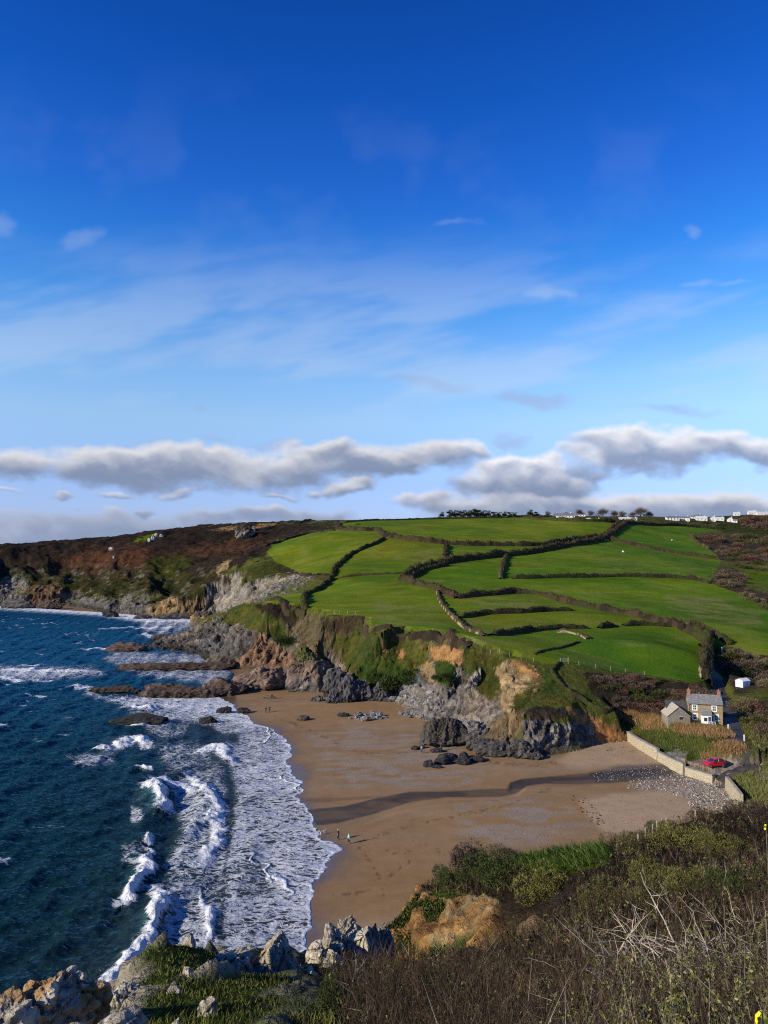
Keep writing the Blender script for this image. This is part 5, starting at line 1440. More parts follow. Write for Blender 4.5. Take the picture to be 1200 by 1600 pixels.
M_BRICK = simple_mat('red_brick', (.30,.145,.09), .85, .3, 4)
M_PAINT = simple_mat('white_paint', (.80,.80,.78), .5, .05, 3)
M_COTSLATE, _n, _b = new_mat('cottage_slate')
_v = _n.coord(); _bk = _n.n('ShaderNodeTexBrick'); _n.l(_n.mapping(_v, (3, 1, 5)), _bk.inputs[0])
_n.l(_n.mix(_n.smooth(_n.noise(_v, 2.2, 5, .7), .45, .7), _n.mix(_n.noise(_v, 9, 2), (.12,.12,.125), (.22,.215,.21)), (.33,.31,.26)), _b.inputs['Base Color']); _b.inputs['Roughness'].default_value = .7
_n.l(_n.bump(_n.noise(_n.mapping(_v, (2.5, 1, 6)), 3, 3, .6), .5, .05), _b.inputs['Normal'])
M_DARKSLATE = simple_mat('mossy_slate', (.055,.055,.06), .75, .3, 2)
M_STONEROOF = simple_mat('pale_slate', (.40,.35,.27), .75, .15, 2)
M_WOOD = simple_mat('weathered_wood', (.30,.25,.19), .85, .3, 5)

def gable_roof(W, D, H, Rh, e=.25, t=.1, lift=.03):
    r = MB(); k = Rh / (D / 2)
    for s in (-1, 1):
        r.add([(-W/2-e,0,H+Rh+lift),(W/2+e,0,H+Rh+lift),(W/2+e,s*(D/2+e),H-e*k+lift),(-W/2-e,s*(D/2+e),H-e*k+lift),
               (-W/2-e,0,H+Rh+lift+t),(W/2+e,0,H+Rh+lift+t),(W/2+e,s*(D/2+e),H-e*k+lift+t),(-W/2-e,s*(D/2+e),H-e*k+lift+t)],
              [(0,1,2,3),(4,5,6,7),(0,3,7,4),(1,2,6,5),(2,3,7,6)])
    return r
def gable_walls(W, D, H, Rh, base=-.8):
    return MB().add([(-W/2,-D/2,base),(W/2,-D/2,base),(W/2,D/2,base),(-W/2,D/2,base),(-W/2,-D/2,H),(W/2,-D/2,H),(W/2,D/2,H),(-W/2,D/2,H),(-W/2,0,H+Rh),(W/2,0,H+Rh)],
               [(0,1,5,4),(1,2,6,9,5),(2,3,7,6),(3,0,4,8,7),(4,5,9,8),(6,7,8,9)])
def sash(parent, x, y, z, w=.78, h=1.1):
    """white sash window standing in the wall face at y"""
    sur = MB()
    sur.box(x-w/2-.16, x+w/2+.16, y-.05, y+.06, z+h/2, z+h/2+.2).box(x-w/2-.16, x+w/2+.16, y-.09, y+.06, z-h/2-.13, z-h/2)
    sur.box(x-w/2-.16, x-w/2, y-.045, y+.06, z-h/2, z+h/2).box(x+w/2, x+w/2+.16, y-.045, y+.06, z-h/2, z+h/2)
    wn = sur.build('window', M_PAINT, parent)
    f = MB(); b = .045
    for zz in (z-h/2, z, z+h/2): f.box(x-w/2, x+w/2, y-.03, y+.03, zz-b, zz+b)
    for xx in (x-w/2+b, x, x+w/2-b): f.box(xx-b*.7, xx+b*.7, y-.025, y+.025, z-h/2+b, z+h/2-b)
    f.build('frame', M_PAINT, wn)
    MB().box(x-w/2, x+w/2, y+.0, y+.02, z-h/2, z+h/2).build('pane', M_GLASS, wn)
    return wn

def cottage():
    g = drop(1104, 1126.5)[0]
    W, D, H, Rh = 6.9, 5.2, 4.0, 1.45
    root = empty('stone_cottage', (g[0], g[1] + 1.2, g[2] - .05), math.radians(-16))
    w_ = gable_walls(W, D, H, Rh).build('wall', M_STONE, root)
    ro = gable_roof(W, D, H, Rh, .12).build('roof', M_COTSLATE, root)
    MB().box(-W/2-.1, W/2+.1, -.09, .09, H+Rh+.1, H+Rh+.2).build('ridge_tiles', M_COPING, ro)
    for s in (-1, 1):
        c = MB().box(s*(W/2-.36)-.3, s*(W/2-.36)+.3, -.36, .36, H+Rh-.5, H+Rh+1.05)
        c.box(s*(W/2-.36)-.36, s*(W/2-.36)+.36, -.42, .42, H+Rh+1.05, H+Rh+1.17)
        ch = c.build('chimney', M_BRICK, root)
        MB().tube([(s*(W/2-.36), 0, H+Rh+1.17), (s*(W/2-.36), 0, H+Rh+1.5)], [.13, .11], 8).build('pot', M_BRICK, ch)
    for (x, z) in ((-2.2, 3.15), (1.75, 3.1), (-2.2, 1.15), (2.1, 1.15)): sash(root, x, -D/2, z, .8, 1.05 if z > 2 else 1.15)
    MB().tube([(-W/2+.18, -D/2-.09, -.3), (-W/2+.18, -D/2-.09, H-.1)], .05, 6).build('drainpipe', M_DARKSLATE, root)
    MB().box(-W/2-.1, W/2+.1, -D/2-.26, -D/2-.14, H-.12, H-.02).build('gutter', M_DARKSLATE, root)
    # porch
    po = MB(); x0, x1, y0, y1 = -1.0, .95, -D/2-1.5, -D/2
    po.box(x0, x1, y0, y1, -.6, 1.85).build('porch', M_PAINT, root)
    pr = root.children[-1]
    MB().add([(x0-.15,y0-.2,1.86),(x1+.15,y0-.2,1.86),(x1+.15,y1,2.75),(x0-.15,y1,2.75),(x0-.15,y0-.2,1.96),(x1+.15,y0-.2,1.96),(x1+.15,y1,2.85),(x0-.15,y1,2.85)],[(0,1,2,3),(4,5,6,7),(0,1,5,4),(1,2,6,5),(0,3,7,4)]).build('roof', M_COTSLATE, pr)
    MB().box(-.55, .1, y0-.03, y0+.03, .55, 1.35).build('window', M_GLASS, pr)
    MB().box(.3, .85, y0-.03, y0+.03, -.3, 1.6).build('door', M_DARKSLATE, pr)
    # lower wing on the left
    lw, ld = 4.4, 4.0
    M = Matrix.Translation((-W/2-lw/2, .5, 0))
    a = gable_walls(lw, ld, 2.45, 1.25); a.v = [v + np.array([-W/2-lw/2+.02, .6, 0]) for v in a.v]; wing = a.build('wing', M_STONE, root)
    b = gable_roof(lw, ld, 2.45, 1.25, .12); b.v = [v + np.array([-W/2-lw/2-.12, .6, 0]) for v in b.v]; b.build('wing_roof', M_DARKSLATE, root)
    sash(wing, -W/2-1.1, .6-ld/2, 1.3, .7, .9)
    # terrace with railing
    MB().box(-.9, 1.6, y0-1.5, y0-.02, -.9, -.02).build('doorstep', M_COPING, root)
    rl = MB()
    for x in (-.8, -.2, .4, 1.0, 1.5): rl.box(x-.03, x+.03, y0-1.46, y0-1.4, -.02, .8)
    rl.box(-.85, 1.55, y0-1.47, y0-1.39, .8, .88).box(-.85, 1.55, y0-1.45, y0-1.41, .4, .45)
    rl.build('railing', M_PAINT, root)
    return tag(root, 'two storey sandstone cottage with slate roof, two brick chimneys and white porch', 'cottage')
COTTAGE = cottage()

def stone_barn():
    gy = COTTAGE.location.y - 1.0; gx = (1050 - 600) / FPX * gy; gz = float(ground(gx, gy)[0])
    root = empty('stone_barn', (gx, gy, gz - .2), math.radians(-6))
    W, D, H, Rh = 5.0, 4.7, 1.9, 1.95      # ridge along local y
    m = gable_walls(W, D, H, Rh); rot = lambda vs: [np.stack([-v[:, 1], v[:, 0], v[:, 2]], 1) for v in vs]
    m.v = rot(m.v); m.build('wall', M_BARNST, root)
    r = gable_roof(W, D, H, Rh, .15); r.v = rot(r.v); r.build('roof', M_STONEROOF, root)
    MB().box(.15, .8, -W/2-.03, -W/2+.04, 1.2, 1.8).build('window', M_GLASS, root)
    MB().box(.05, .9, -W/2-.05, -W/2-.005, 1.8, 1.95).build('lintel', M_STONEROOF, root)
    return tag(root, 'small stone barn with pale slate roof beside the cottage', 'barn')
stone_barn()

def white_shed():
    g = drop(1163, 1073)[0]
    root = empty('white_shed', (g[0], g[1] + .8, g[2] - .1), math.radians(28))
    W, D, H, Rh = 2.9, 2.2, 1.6, .55
    gable_walls(W, D, H, Rh, -.3).build('wall', M_PAINT, root)
    gable_roof(W, D, H, Rh, .12, .06).build('roof', M_PAINT, root)
    MB().box(-.4, .3, -D/2-.03, -D/2+.02, 0, 1.35).build('door', M_PALEROOF, root)
    return tag(root, 'small white shed among the bushes above the lane', 'shed')
white_shed()

# ------------------------------------------------------------------ sea walls
def sea_wall(pts, tops, label, thick=.55, coping=True, extra=None):
    """pts: foot line (world xy, z), tops: height of the top above the foot"""
    P = np.array(pts, float); n = len(P); tops = [t + .05 for t in tops]
    d = np.gradient(P[:, :2], axis=0); d /= np.linalg.norm(d, axis=1, keepdims=True)
    nb = np.stack([-d[:, 1], d[:, 0]], 1)       # inland side
    if nb[0] @ np.array([1, .6]) < 0: nb = -nb
    P[:, :2] -= nb * .75
    root = empty('sea_wall', tuple(P[0])); o0 = P[0].copy()
    mb, cp = MB(), MB()
    for i in range(n - 1):
        for M_, t, z0, z1 in ((mb, thick, -.9, 0), (cp, thick + .12, 0, .16)):
            v = []
            for j in (i, i + 1):
                off = -.06 if M_ is cp else 0
                f = P[j, :2] + nb[j] * off; bk = P[j, :2] + nb[j] * (t + off)
                zt = tops[j]
                a, b = (P[j, 2] + z0, P[j, 2] + zt) if M_ is mb else (P[j, 2] + zt + .003, P[j, 2] + zt + .16)
                bat = nb[j] * (.12 * tops[j]) if M_ is mb else nb[j] * (.12 * tops[j])
                v += [(f[0], f[1], a), (bk[0] + bat[0], bk[1] + bat[1], a), (bk[0] + bat[0], bk[1] + bat[1], b), (f[0] + bat[0], f[1] + bat[1], b)]
            v = np.array(v) - o0
            M_.add(v, [(0,1,5,4),(1,2,6,5),(2,3,7,6),(3,0,4,7),(0,1,2,3),(4,5,6,7)])
    mb.build('wall_face', M_SEAWALL, root)
    if coping: cp.build('coping', M_COPING, root)
    return tag(root, label, 'sea wall', 'sea walls at the head of the beach')
def wpts(L, z): return [(*wz(a, b, z), z) for a, b in L]
sea_wall(wpts([(984,1152),(1000,1164),(1031,1182)], 2.35), [1.15, 1.35, 1.45], 'far curved end of the pale stone sea wall below the grass path')
sea_wall(wpts([(1032,1183),(1050,1193),(1072,1204)], 2.35), [1.0, 1.05, 1.2], 'middle stretch of the pale stone sea wall below the gravel patch')
sea_wall(wpts([(1074,1205),(1095,1212),(1117,1219)], 2.3), [.75, .8, .85], 'lower stretch of the pale stone sea wall in front of the red car', thick=.9)
sea_wall(wpts([(1139,1227),(1149,1243),(1161,1262)], 2.2), [1.5, 1.9, 2.2], 'tall pale stone wall on the near side of the slipway', coping=False)

# ------------------------------------------------------------------ lane and slipway
M_LANE, _n, _b = new_mat('lane_surface')
_v = _n.coord(); _c = _n.mix(_n.smooth(_n.noise(_v, .5, 5, .65), .35, .65), (.022,.020,.019), (.06,.05,.042)); _n.l(_c, _b.inputs['Base Color']); _n.l(_n.mixf(_n.smooth(_n.noise(_v, .25, 3), .45, .6), .75, .95), _b.inputs['Roughness'])
_n.l(_n.bump(_n.noise(_v, 4, 4, .7), .4, .08), _b.inputs['Normal'])
def ribbon(name, c, w, mat, lift=.06, sub=5):
    d = np.gradient(c[:, :2], axis=0); d /= np.linalg.norm(d, axis=1, keepdims=True); nb = np.stack([-d[:, 1], d[:, 0]], 1)
    rows = []
    for k in range(sub):
        a = (k / (sub - 1) - .5) * w; q = c[:, :2] + nb * a
        rows.append(np.column_stack([q, ground(q[:, 0], q[:, 1]) + lift - .05 * abs(2 * a / w) ** 2]))
    P = np.stack(rows, 1).reshape(-1, 3)
    return mesh_np(name, P, quads(len(c), sub), mat, smooth=True)
ln = ribbon('lane_road', catmull(LANE_W[:, :2][::3], 5), 3.0, M_LANE); ln['kind'] = 'structure'
q = np.array([wz(1131,1229,2.0), wz(1132,1222,2.3), wz(1136,1214,3.0), wz(1146,1206,3.8), wz(1165,1200,4.2)]); sl = ribbon('slipway_path', catmull(q, 8), 2.6, M_LANE, .12); sl['kind'] = 'structure'

# ------------------------------------------------------------------ red hatchback
M_RED, _n, _b = new_mat('red_car_paint'); _b.inputs['Base Color'].default_value = (.52, .012, .022, 1); _b.inputs['Roughness'].default_value = .25; _b.inputs['Coat Weight'].default_value = .6; _b.inputs['Coat Roughness'].default_value = .08
_n.l(_n.mix(_n.smooth(_n.noise(_n.coord(), 3, 4), .3, .7), (.46,.010,.02), (.56,.014,.026)), _b.inputs['Base Color'])
M_TYRE = simple_mat('tyre_rubber', (.02,.02,.02), .8, .2, 5); M_RIM = simple_mat('alloy_rim', (.55,.55,.56), .3, .1, 4, metallic=.8); M_LAMP = simple_mat('lamp_glass', (.75,.75,.78), .12, .1, 3); M_REAR = simple_mat('tail_lamp', (.4,.01,.01), .2, .1, 3)
def red_car():
    g = drop(1117.5, 1199)[0]
    root = empty('parked_car', (g[0], g[1] + .4, g[2] + .08), math.radians(180 + 12))
    st = [ # x, half width low, half width belt, z sill, z belt
      (2.02,.50,.52,.42,.62),(1.92,.72,.72,.28,.72),(1.60,.82,.80,.22,.84),(1.15,.85,.82,.20,.92),(.75,.86,.83,.20,.98),(0,.87,.85,.20,1.0),(-.9,.87,.86,.20,1.03),(-1.5,.86,.84,.22,1.05),(-1.85,.80,.78,.30,1.0),(-2.0,.66,.66,.42,.9)]
    V, F = [], []; n = 10
    for (x, wl, wb, zs, zb) in st:
        for (a, b) in ((-.6*wl,zs),(-wl,zs+.1),(-wl*1.01,(zs+zb)/2),(-wb,zb-.06),(-wb*.86,zb),(wb*.86,zb),(wb,zb-.06),(wl*1.01,(zs+zb)/2),(wl,zs+.1),(.6*wl,zs)): V.append((x, a, b))
    for i in range(len(st) - 1):
        for k in range(n): F.append((i*n+k, i*n+(k+1)%n, (i+1)*n+(k+1)%n, (i+1)*n+k))
    F.append(tuple(range(n))); F.append(tuple((len(st)-1)*n+k for k in range(n))[::-1])
    body = MB().add(V, F).build('body', M_RED, root, smooth=False)
    # cabin: red roof over a dark glass house
    cab = [(1.0,.99,.74),(.28,1.42,.60),(-.9,1.47,.61),(-1.55,1.36,.58),(-1.88,1.0,.68)]
    V, F = [], []
    base = [(1.0,.97,.80),(.3,.98,.82),(-.9,1.0,.83),(-1.55,1.02,.80),(-1.9,.99,.70)]
    for (x, z, w_), (bx, bz, bw) in zip(cab, base): V += [(bx,-bw,bz),(x,-w_,z),(x,w_,z),(bx,bw,bz)]
    for i in range(4):
        for k in range(3): F.append((i*4+k, i*4+k+1, i*4+k+5, i*4+k+4))
    MB().add(V, F).build('windows', M_GLASS, root)
    roof = MB().add([(.22,-.60,1.435),(.22,.60,1.435),(-.9,.62,1.485),(-.9,-.62,1.485),(-1.56,.58,1.385),(-1.56,-.58,1.385),(.22,-.60,1.47),(.22,.60,1.47),(-.9,.62,1.52),(-.9,-.62,1.52),(-1.56,.58,1.42),(-1.56,-.58,1.42)],
        [(0,1,2,3),(3,2,4,5),(6,7,8,9),(9,8,10,11),(0,6,9,3),(3,9,11,5),(1,7,8,2),(2,8,10,4),(0,1,7,6),(5,4,10,11)])
    for s in (-1, 1):
        roof.tube([(.98,s*.79,.97),(.26,s*.62,1.44)], .045, 5); roof.tube([(-.45,s*.84,1.0),(-.5,s*.635,1.46)], .05, 5); roof.tube([(-1.86,s*.72,1.0),(-1.54,s*.6,1.40)], .085, 5)
    roof.build('roof', M_RED, root)
    for x in (1.28, -1.28):
        for s in (-1, 1):
            wh = MB().tube([(x, s*.70, .31), (x, s*.89, .31)], .315, 18).build('wheel', M_TYRE, root)
            MB().tube([(x, s*.80, .31), (x, s*.902, .31)], .20, 14).build('rim', M_RIM, wh)
    for s in (-1, 1):
        MB().add([(1.98,s*.40,.60),(1.86,s*.70,.62),(1.62,s*.74,.80),(1.72,s*.50,.80),(1.97,s*.42,.52),(1.87,s*.72,.52)],[(0,1,2,3),(0,4,5,1)]).build('headlight', M_LAMP, root)
        MB().box(-1.96,-1.80,s*.74-.06,s*.74+.06,.72,.98).build('tail_light', M_REAR, root)
        MB().box(.70,.85,s*.98-.1,s*.98+.05,.98,1.1).build('wing_mirror', M_RED, root)
    MB().box(1.93,2.05,-.45,.45,.34,.52).build('grille', M_TYRE, root)
    return tag(root, 'small red hatchback parked on the gravel by the sea wall', 'car')
red_car()

# ------------------------------------------------------------------ gates and fences
def field_gate(px, py, w, label, rz=0.0):
    g = drop(px, py)[0]; root = empty('field_gate', tuple(g), rz)
    for s in (-1, 1): MB().box(s*w/2-.09, s*w/2+.09, -.09, .09, -.3, 1.35).build('gatepost', M_WOOD, root)
    b = MB()
    for z in (.25, .5, .75, 1.0, 1.2): b.box(-w/2+.1, w/2-.1, -.03, .03, z-.05, z+.05)
    b.box(-w/2+.12, -w/2+.22, -.05, .05, .2, 1.25).box(w/2-.22, w/2-.12, -.05, .05, .2, 1.25)
    b.build('bars', M_WOOD, root)
    return tag(root, label, 'gate')
field_gate(882, 1036, 2.2, 'pale wooden kissing gate at the top of the footpath', .2)
field_gate(948, 845, 3.6, 'small pale gate where the two diagonal hedges meet', .1)
def wire_fence(px_pts, spacing, h, label, near=False, wires=2, seed=1, posts=None):
    rs = np.random.default_rng(seed)
    q = drop([p[0] for p in px_pts], [p[1] for p in px_pts], near)[:, :2]
    L = np.concatenate([[0], np.cumsum(np.linalg.norm(np.diff(q, axis=0), axis=1))])
    if posts is None: t = np.arange(0, L[-1], spacing)
    else: t = L
    X = np.interp(t, L, q[:, 0]); Y = np.interp(t, L, q[:, 1]); Z = ground(X, Y)
    root = empty('wire_fence', (X[0], Y[0], Z[0])); o0 = np.array([X[0], Y[0], Z[0]]); tops = []
    for x, y, z in zip(X, Y, Z):
        hh = h * rs.uniform(.9, 1.1); lean = rs.normal(size=2) * .05
        r = .05 * max(1, y / 140)
        MB().tube([tuple(np.array([x, y, z-.3]) - o0), tuple(np.array([x+lean[0], y+lean[1], z+hh]) - o0)], [r, r*.9], 6).build('fence_post', M_WOOD, root)
        tops.append(np.array([x+lean[0], y+lean[1], z+hh]) - o0)
    w_ = MB()
    for i in range(len(tops) - 1):
        for k in range(wires):
            a, b = tops[i].copy(), tops[i+1].copy(); a[2] -= .1 + .35*k; b[2] -= .1 + .35*k
            w_.tube([tuple(a), tuple(b)], .006, 3, cap=False)
    w_.build('wires', M_RIM, root)
    return tag(root, label, 'fence', 'wire fences')
wire_fence([(655,992),(700,1000),(730,1006),(760,1016),(790,1024),(830,1034),(850,1037)], 3.4, 1.25, 'wire fence on thin posts along the edge of the orange cliff')
wire_fence([(492,960),(530,959),(564,961)], 3.4, 1.2, 'wire fence on thin posts along the cliff edge left of the wide lower field', seed=2)
wire_fence([(905,1040),(940,1046),(975,1050),(1015,1056)], 5.0, 1.2, 'wire fence on thin posts above the brown thicket', seed=3)
for (a, b, h, lab) in [(1128,1019,1.5,'white gatepost at the top of the sunken lane'),(1163,1158,1.2,'white post beside the lane bend'),(1138,1142,1.3,'white gatepost at the right end of the cottage garden')]:
    g = drop(a, b)[0]; o = MB().box(-.09,.09,-.09,.09,-.3,h).add([(-.11,-.11,h),(.11,-.11,h),(.11,.11,h),(-.11,.11,h),(0,0,h+.12)],[(0,1,4),(1,2,4),(2,3,4),(3,0,4),(0,3,2,1)]).build('gatepost', M_PAINT, loc=tuple(g)); tag(o, lab, 'post')

# ------------------------------------------------------------------ reeds and beach pebbles
def blades(name, poly_px, n, hgt, wid, cols, seed, near=False, lean=.25, kind='stuff', label=None, bend=None):
    rs = np.random.default_rng(seed); poly = np.asarray(poly_px, float); lo, hi = poly.min(0), poly.max(0)
    p = lo + rs.random((n * 3, 2)) * (hi - lo); p = p[in_poly(p[:, 0], p[:, 1], poly)][:n]
    # ground points: drop a coarse set of rays, then scatter between them on the ground itself
    g = drop(p[:, 0], p[:, 1], near)
    g[:, :2] += rs.normal(size=(len(g), 2)) * .15
    g[:, 2] = ground(g[:, 0], g[:, 1]) - .05
    d = rs.normal(size=(len(g), 3)) * lean; d[:, 2] = 1
    if bend is not None: d += np.array(bend)
    d /= np.linalg.norm(d, axis=1, keepdims=True)
    clump = .6 + .8 * fbm2(g[:, 0] / 2, g[:, 1] / 2, 3, seed)
    V, F = slivers(g, d, rs.uniform(*hgt, len(g)) * clump, rs.uniform(*wid, len(g)), rs)
    cols = np.asarray(cols); c = cols[rs.integers(0, len(cols), len(g))] * rs.uniform(.7, 1.3, (len(g), 1))
    o = mesh_np(name, V, F, M_LEAF, attrs={'albedo': np.repeat(c, 3, 0)}); o['kind'] = kind
    if label: tag(o, label, 'grass')
    return o
REED = [C_(.30,.175,.075), C_(.24,.14,.06), C_(.36,.23,.115), C_(.19,.115,.05)]
blades('reed_grass', [(1022,1130),(1040,1122),(1070,1132),(1110,1136),(1140,1140),(1150,1152),(1120,1155),(1080,1150),(1040,1142),(1000,1140)], 5200, (.6,1.15), (.05,.11), REED, 71)
blades('dry_reed_grass', [(1095,1180),(1110,1165),(1140,1158),(1165,1165),(1168,1176),(1140,1178),(1100,1188)], 3000, (.6,1.15), (.05,.11), REED, 72)
blades('dead_reed_grass', [(965,1114),(1000,1112),(1030,1122),(1025,1134),(985,1132)], 1500, (.7,1.3), (.06,.13), REED, 73)
blades('bank_grass', [(1145,1215),(1195,1200),(1215,1205),(1215,1262),(1168,1258)], 5000, (.35,.9), (.04,.09), [C_(.16,.17,.05), C_(.09,.12,.03), C_(.24,.2,.09)], 74)
blades('lane_bank_grass', [(1158,1105),(1180,1100),(1215,1120),(1215,1185),(1188,1180),(1165,1150)], 3000, (.3,.8), (.05,.12), [C_(.16,.15,.05), C_(.2,.16,.07), C_(.08,.09,.03)], 75)
blades('wall_grass', [(1000,1146),(1040,1142),(1120,1150),(1130,1165),(1090,1182),(1062,1176),(1030,1166)], 3800, (.25,.7), (.05,.1), [C_(.09,.12,.03), C_(.13,.13,.045), C_(.07,.09,.025)], 76)

ICO = {}
def ico(sub):
    if sub not in ICO:
        bm = bmesh.new(); bmesh.ops.create_icosphere(bm, subdivisions=sub, radius=1.0)
        ICO[sub] = (np.array([v.co[:] for v in bm.verts]), np.array([[v.index for v in f.verts] for f in bm.faces])); bm.free()
    return ICO[sub]
def pebbles(name, poly_px, n, size, seed, cols):
    rs = np.random.default_rng(seed); poly = np.asarray(poly_px, float); lo, hi = poly.min(0), poly.max(0)
    p = lo + rs.random((n * 3, 2)) * (hi - lo); p = p[in_poly(p[:, 0], p[:, 1], poly)][:n]
    g = drop(p[:, 0], p[:, 1]); iv, if_ = ico(1); V, F, C = [], [], []
    cols = np.asarray(cols)
    for i, q in enumerate(g):
        s = size[0] + (size[1] - size[0]) * rs.random() ** 3; sc = s * np.array([rs.uniform(.7, 1.3), rs.uniform(.7, 1.3), rs.uniform(.45, .8)])
        v = iv * sc * (1 + rs.normal(size=(len(iv), 1)) * .12); a = rs.uniform(0, 6.28)
        v = np.stack([v[:, 0]*math.cos(a)-v[:, 1]*math.sin(a), v[:, 0]*math.sin(a)+v[:, 1]*math.cos(a), v[:, 2]], 1) + q + np.array([0, 0, s * .25])
        V.append(v); F.append(if_ + i * len(iv)); C.append(np.tile(cols[rs.integers(0, len(cols))] * rs.uniform(.8, 1.2), (len(iv), 1)))
    o = mesh_np(name, np.vstack(V), np.vstack(F), M_LEAF, attrs={'albedo': np.vstack(C)}); o['kind'] = 'stuff'
    return o
PEB = [C_(.38,.345,.30), C_(.27,.24,.205), C_(.15,.135,.12), C_(.07,.063,.058), C_(.21,.18,.15), C_(.48,.44,.385)]
pebbles('pebbles', [(985,1218),(1060,1208),(1112,1216),(1135,1232),(1150,1256),(1100,1255),(1040,1238),(980,1232)], 3400, (.035,.15), 81, PEB)
pebbles('slipway_pebbles', [(1080,1240),(1130,1235),(1158,1262),(1100,1268),(1075,1258)], 520, (.05,.24), 82, PEB)
pebbles('stream_pebbles', [(925,1210),(965,1200),(1060,1196),(1095,1212),(1000,1216),(935,1222)], 1000, (.03,.11), 83, PEB)
pebbles('wall_pebbles', [(1050,1206),(1075,1208),(1118,1222),(1130,1236),(1085,1228)], 520, (.04,.15), 84, PEB)
DARKW = [C_(.03,.022,.016), C_(.05,.035,.022)]
pebbles('footprint_lumps', [(895,1242),(915,1246),(935,1268),(948,1292),(930,1290),(905,1268),(888,1250)], 110, (.05,.17), 85, DARKW)  # dark lumps added to stand for footprints in the sand
pebbles('strandline_debris', [(940,1165),(1000,1160),(1030,1185),(1000,1182),(950,1176)], 60, (.07,.18), 86, DARKW)
# ================================================================== ROCKS
M_ROCK = None
def mat_rock():
    m, N, b = new_mat('rock_surface')
    v = N.coord(); base = N.attr('albedo', 'Color')
    n1 = N.noise(v, 1.2, 6, .7); n2 = N.noise(v, 7, 4, .7); vo = N.voronoi(N.mapping(v, (1, 1, 1.6), (0, .6, .2)), 1.7, 'DISTANCE_TO_EDGE')
    mul = N.math('MULTIPLY', N.math('MULTIPLY_ADD', N.math('SUBTRACT', n1, .5), 1.3, 1.0), N.math('MULTIPLY_ADD', N.math('SUBTRACT', n2, .5), .9, 1.0))
    comb = N.n('ShaderNodeCombineColor')
    for i in range(3): N.l(mul, comb.inputs[i])
    N.l(N.mix(1.0, base, comb.outputs[0], 'MULTIPLY'), b.inputs['Base Color'])
    b.inputs['Roughness'].default_value = .85; b.inputs['Specular IOR Level'].default_value = .25
    h = N.math('ADD', N.math('MULTIPLY', n1, .9), N.math('ADD', N.math('MULTIPLY', n2, .25), N.math('MULTIPLY', N.smooth(vo, 0, .12), .25)))
    N.l(N.bump(h, .8, .35), b.inputs['Normal'])
    return m
M_ROCK = mat_rock()

def rock_mesh(seed, dims, sub=4, rough=.35, strata=1.0, top=None, base=None, foot=None, lichen=None, green=None, cell=2.2, profile=None, tilt=0.5):
    v0, f = ico(sub); v = v0.copy()
    # squarer than a ball
    rf = np.random.default_rng(seed * 13 + 5); r_ = np.full(len(v), 1.25)
    for _ in range(22):
        nn = rf.normal(size=3); nn[2] *= .8; nn /= np.linalg.norm(nn); hh = rf.uniform(.72, .98)
        dt = v @ nn; r_ = np.where(dt > .05, np.minimum(r_, hh / np.maximum(dt, .05)), r_)
    v = v * r_[:, None] * 1.08
    if profile: v = profile(v)
    d = np.array(dims) / 2.0
    so = seed * 7.3; dm = float(np.sort(d)[:2].mean()) if cell < 3 else float(d.min())
    q = v * d / dm * 1.25
    nr = v / (d / dm); nr /= np.linalg.norm(nr, axis=1, keepdims=True)
    a = q[:, 0] * math.cos(tilt) + q[:, 2] * math.sin(tilt); c = -q[:, 0] * math.sin(tilt) + q[:, 2] * math.cos(tilt); b = q[:, 1]
    big = fbm3(q[:, 0] * .8 + so, q[:, 1] * .8, q[:, 2] * .8, 3, seed) - .5
    rib = fbm3(a * .9 + so, b * .9, c * 2.4 * strata, 4, seed + 3, ridged=True) - .55
    f1, f2, cid = worley3(a * 1.5 + so, b * 1.5, c * 2.3, seed + 5)
    disp = rough * (big * 1.7 + rib * .8 + (cid - .5) * .6 + np.minimum(f2 - f1, .22) * .9 - .08)
    fin = fbm3(a * 3.2 + so, b * 3.2, c * 6.5, 3, seed + 7, ridged=True) - .55
    disp = disp + rough * fin * .5
    v = v * d + nr * (disp * dm)[:, None]
    top = top if top is not None else GREY; base = base if base is not None else DARK
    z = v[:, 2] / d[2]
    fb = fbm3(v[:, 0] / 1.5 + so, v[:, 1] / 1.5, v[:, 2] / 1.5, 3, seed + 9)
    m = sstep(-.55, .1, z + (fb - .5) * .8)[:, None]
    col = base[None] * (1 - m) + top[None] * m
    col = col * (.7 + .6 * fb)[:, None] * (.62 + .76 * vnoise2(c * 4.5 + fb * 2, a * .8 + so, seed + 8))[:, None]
    if lichen is not None:
        l = (sstep(.47, .6, fbm3(v[:, 0] * 1.3 + so, v[:, 1] * 1.3, v[:, 2] * 1.3, 4, seed + 11)) * sstep(-.3, .3, z))[:, None] * .8; col = col * (1 - l) + lichen[None] * l
    if green is not None:
        l = (sstep(.35, .7, z + (fb - .5) * .7))[:, None]; col = col * (1 - l) + green[None] * (.7 + .6 * fb)[:, None] * l
    ck = np.clip(1 - (f2 - f1) / .09, 0, 1); col = col * ((1 - .55 * ck) * (.75 + .5 * cid))[:, None]
    return v, f, col

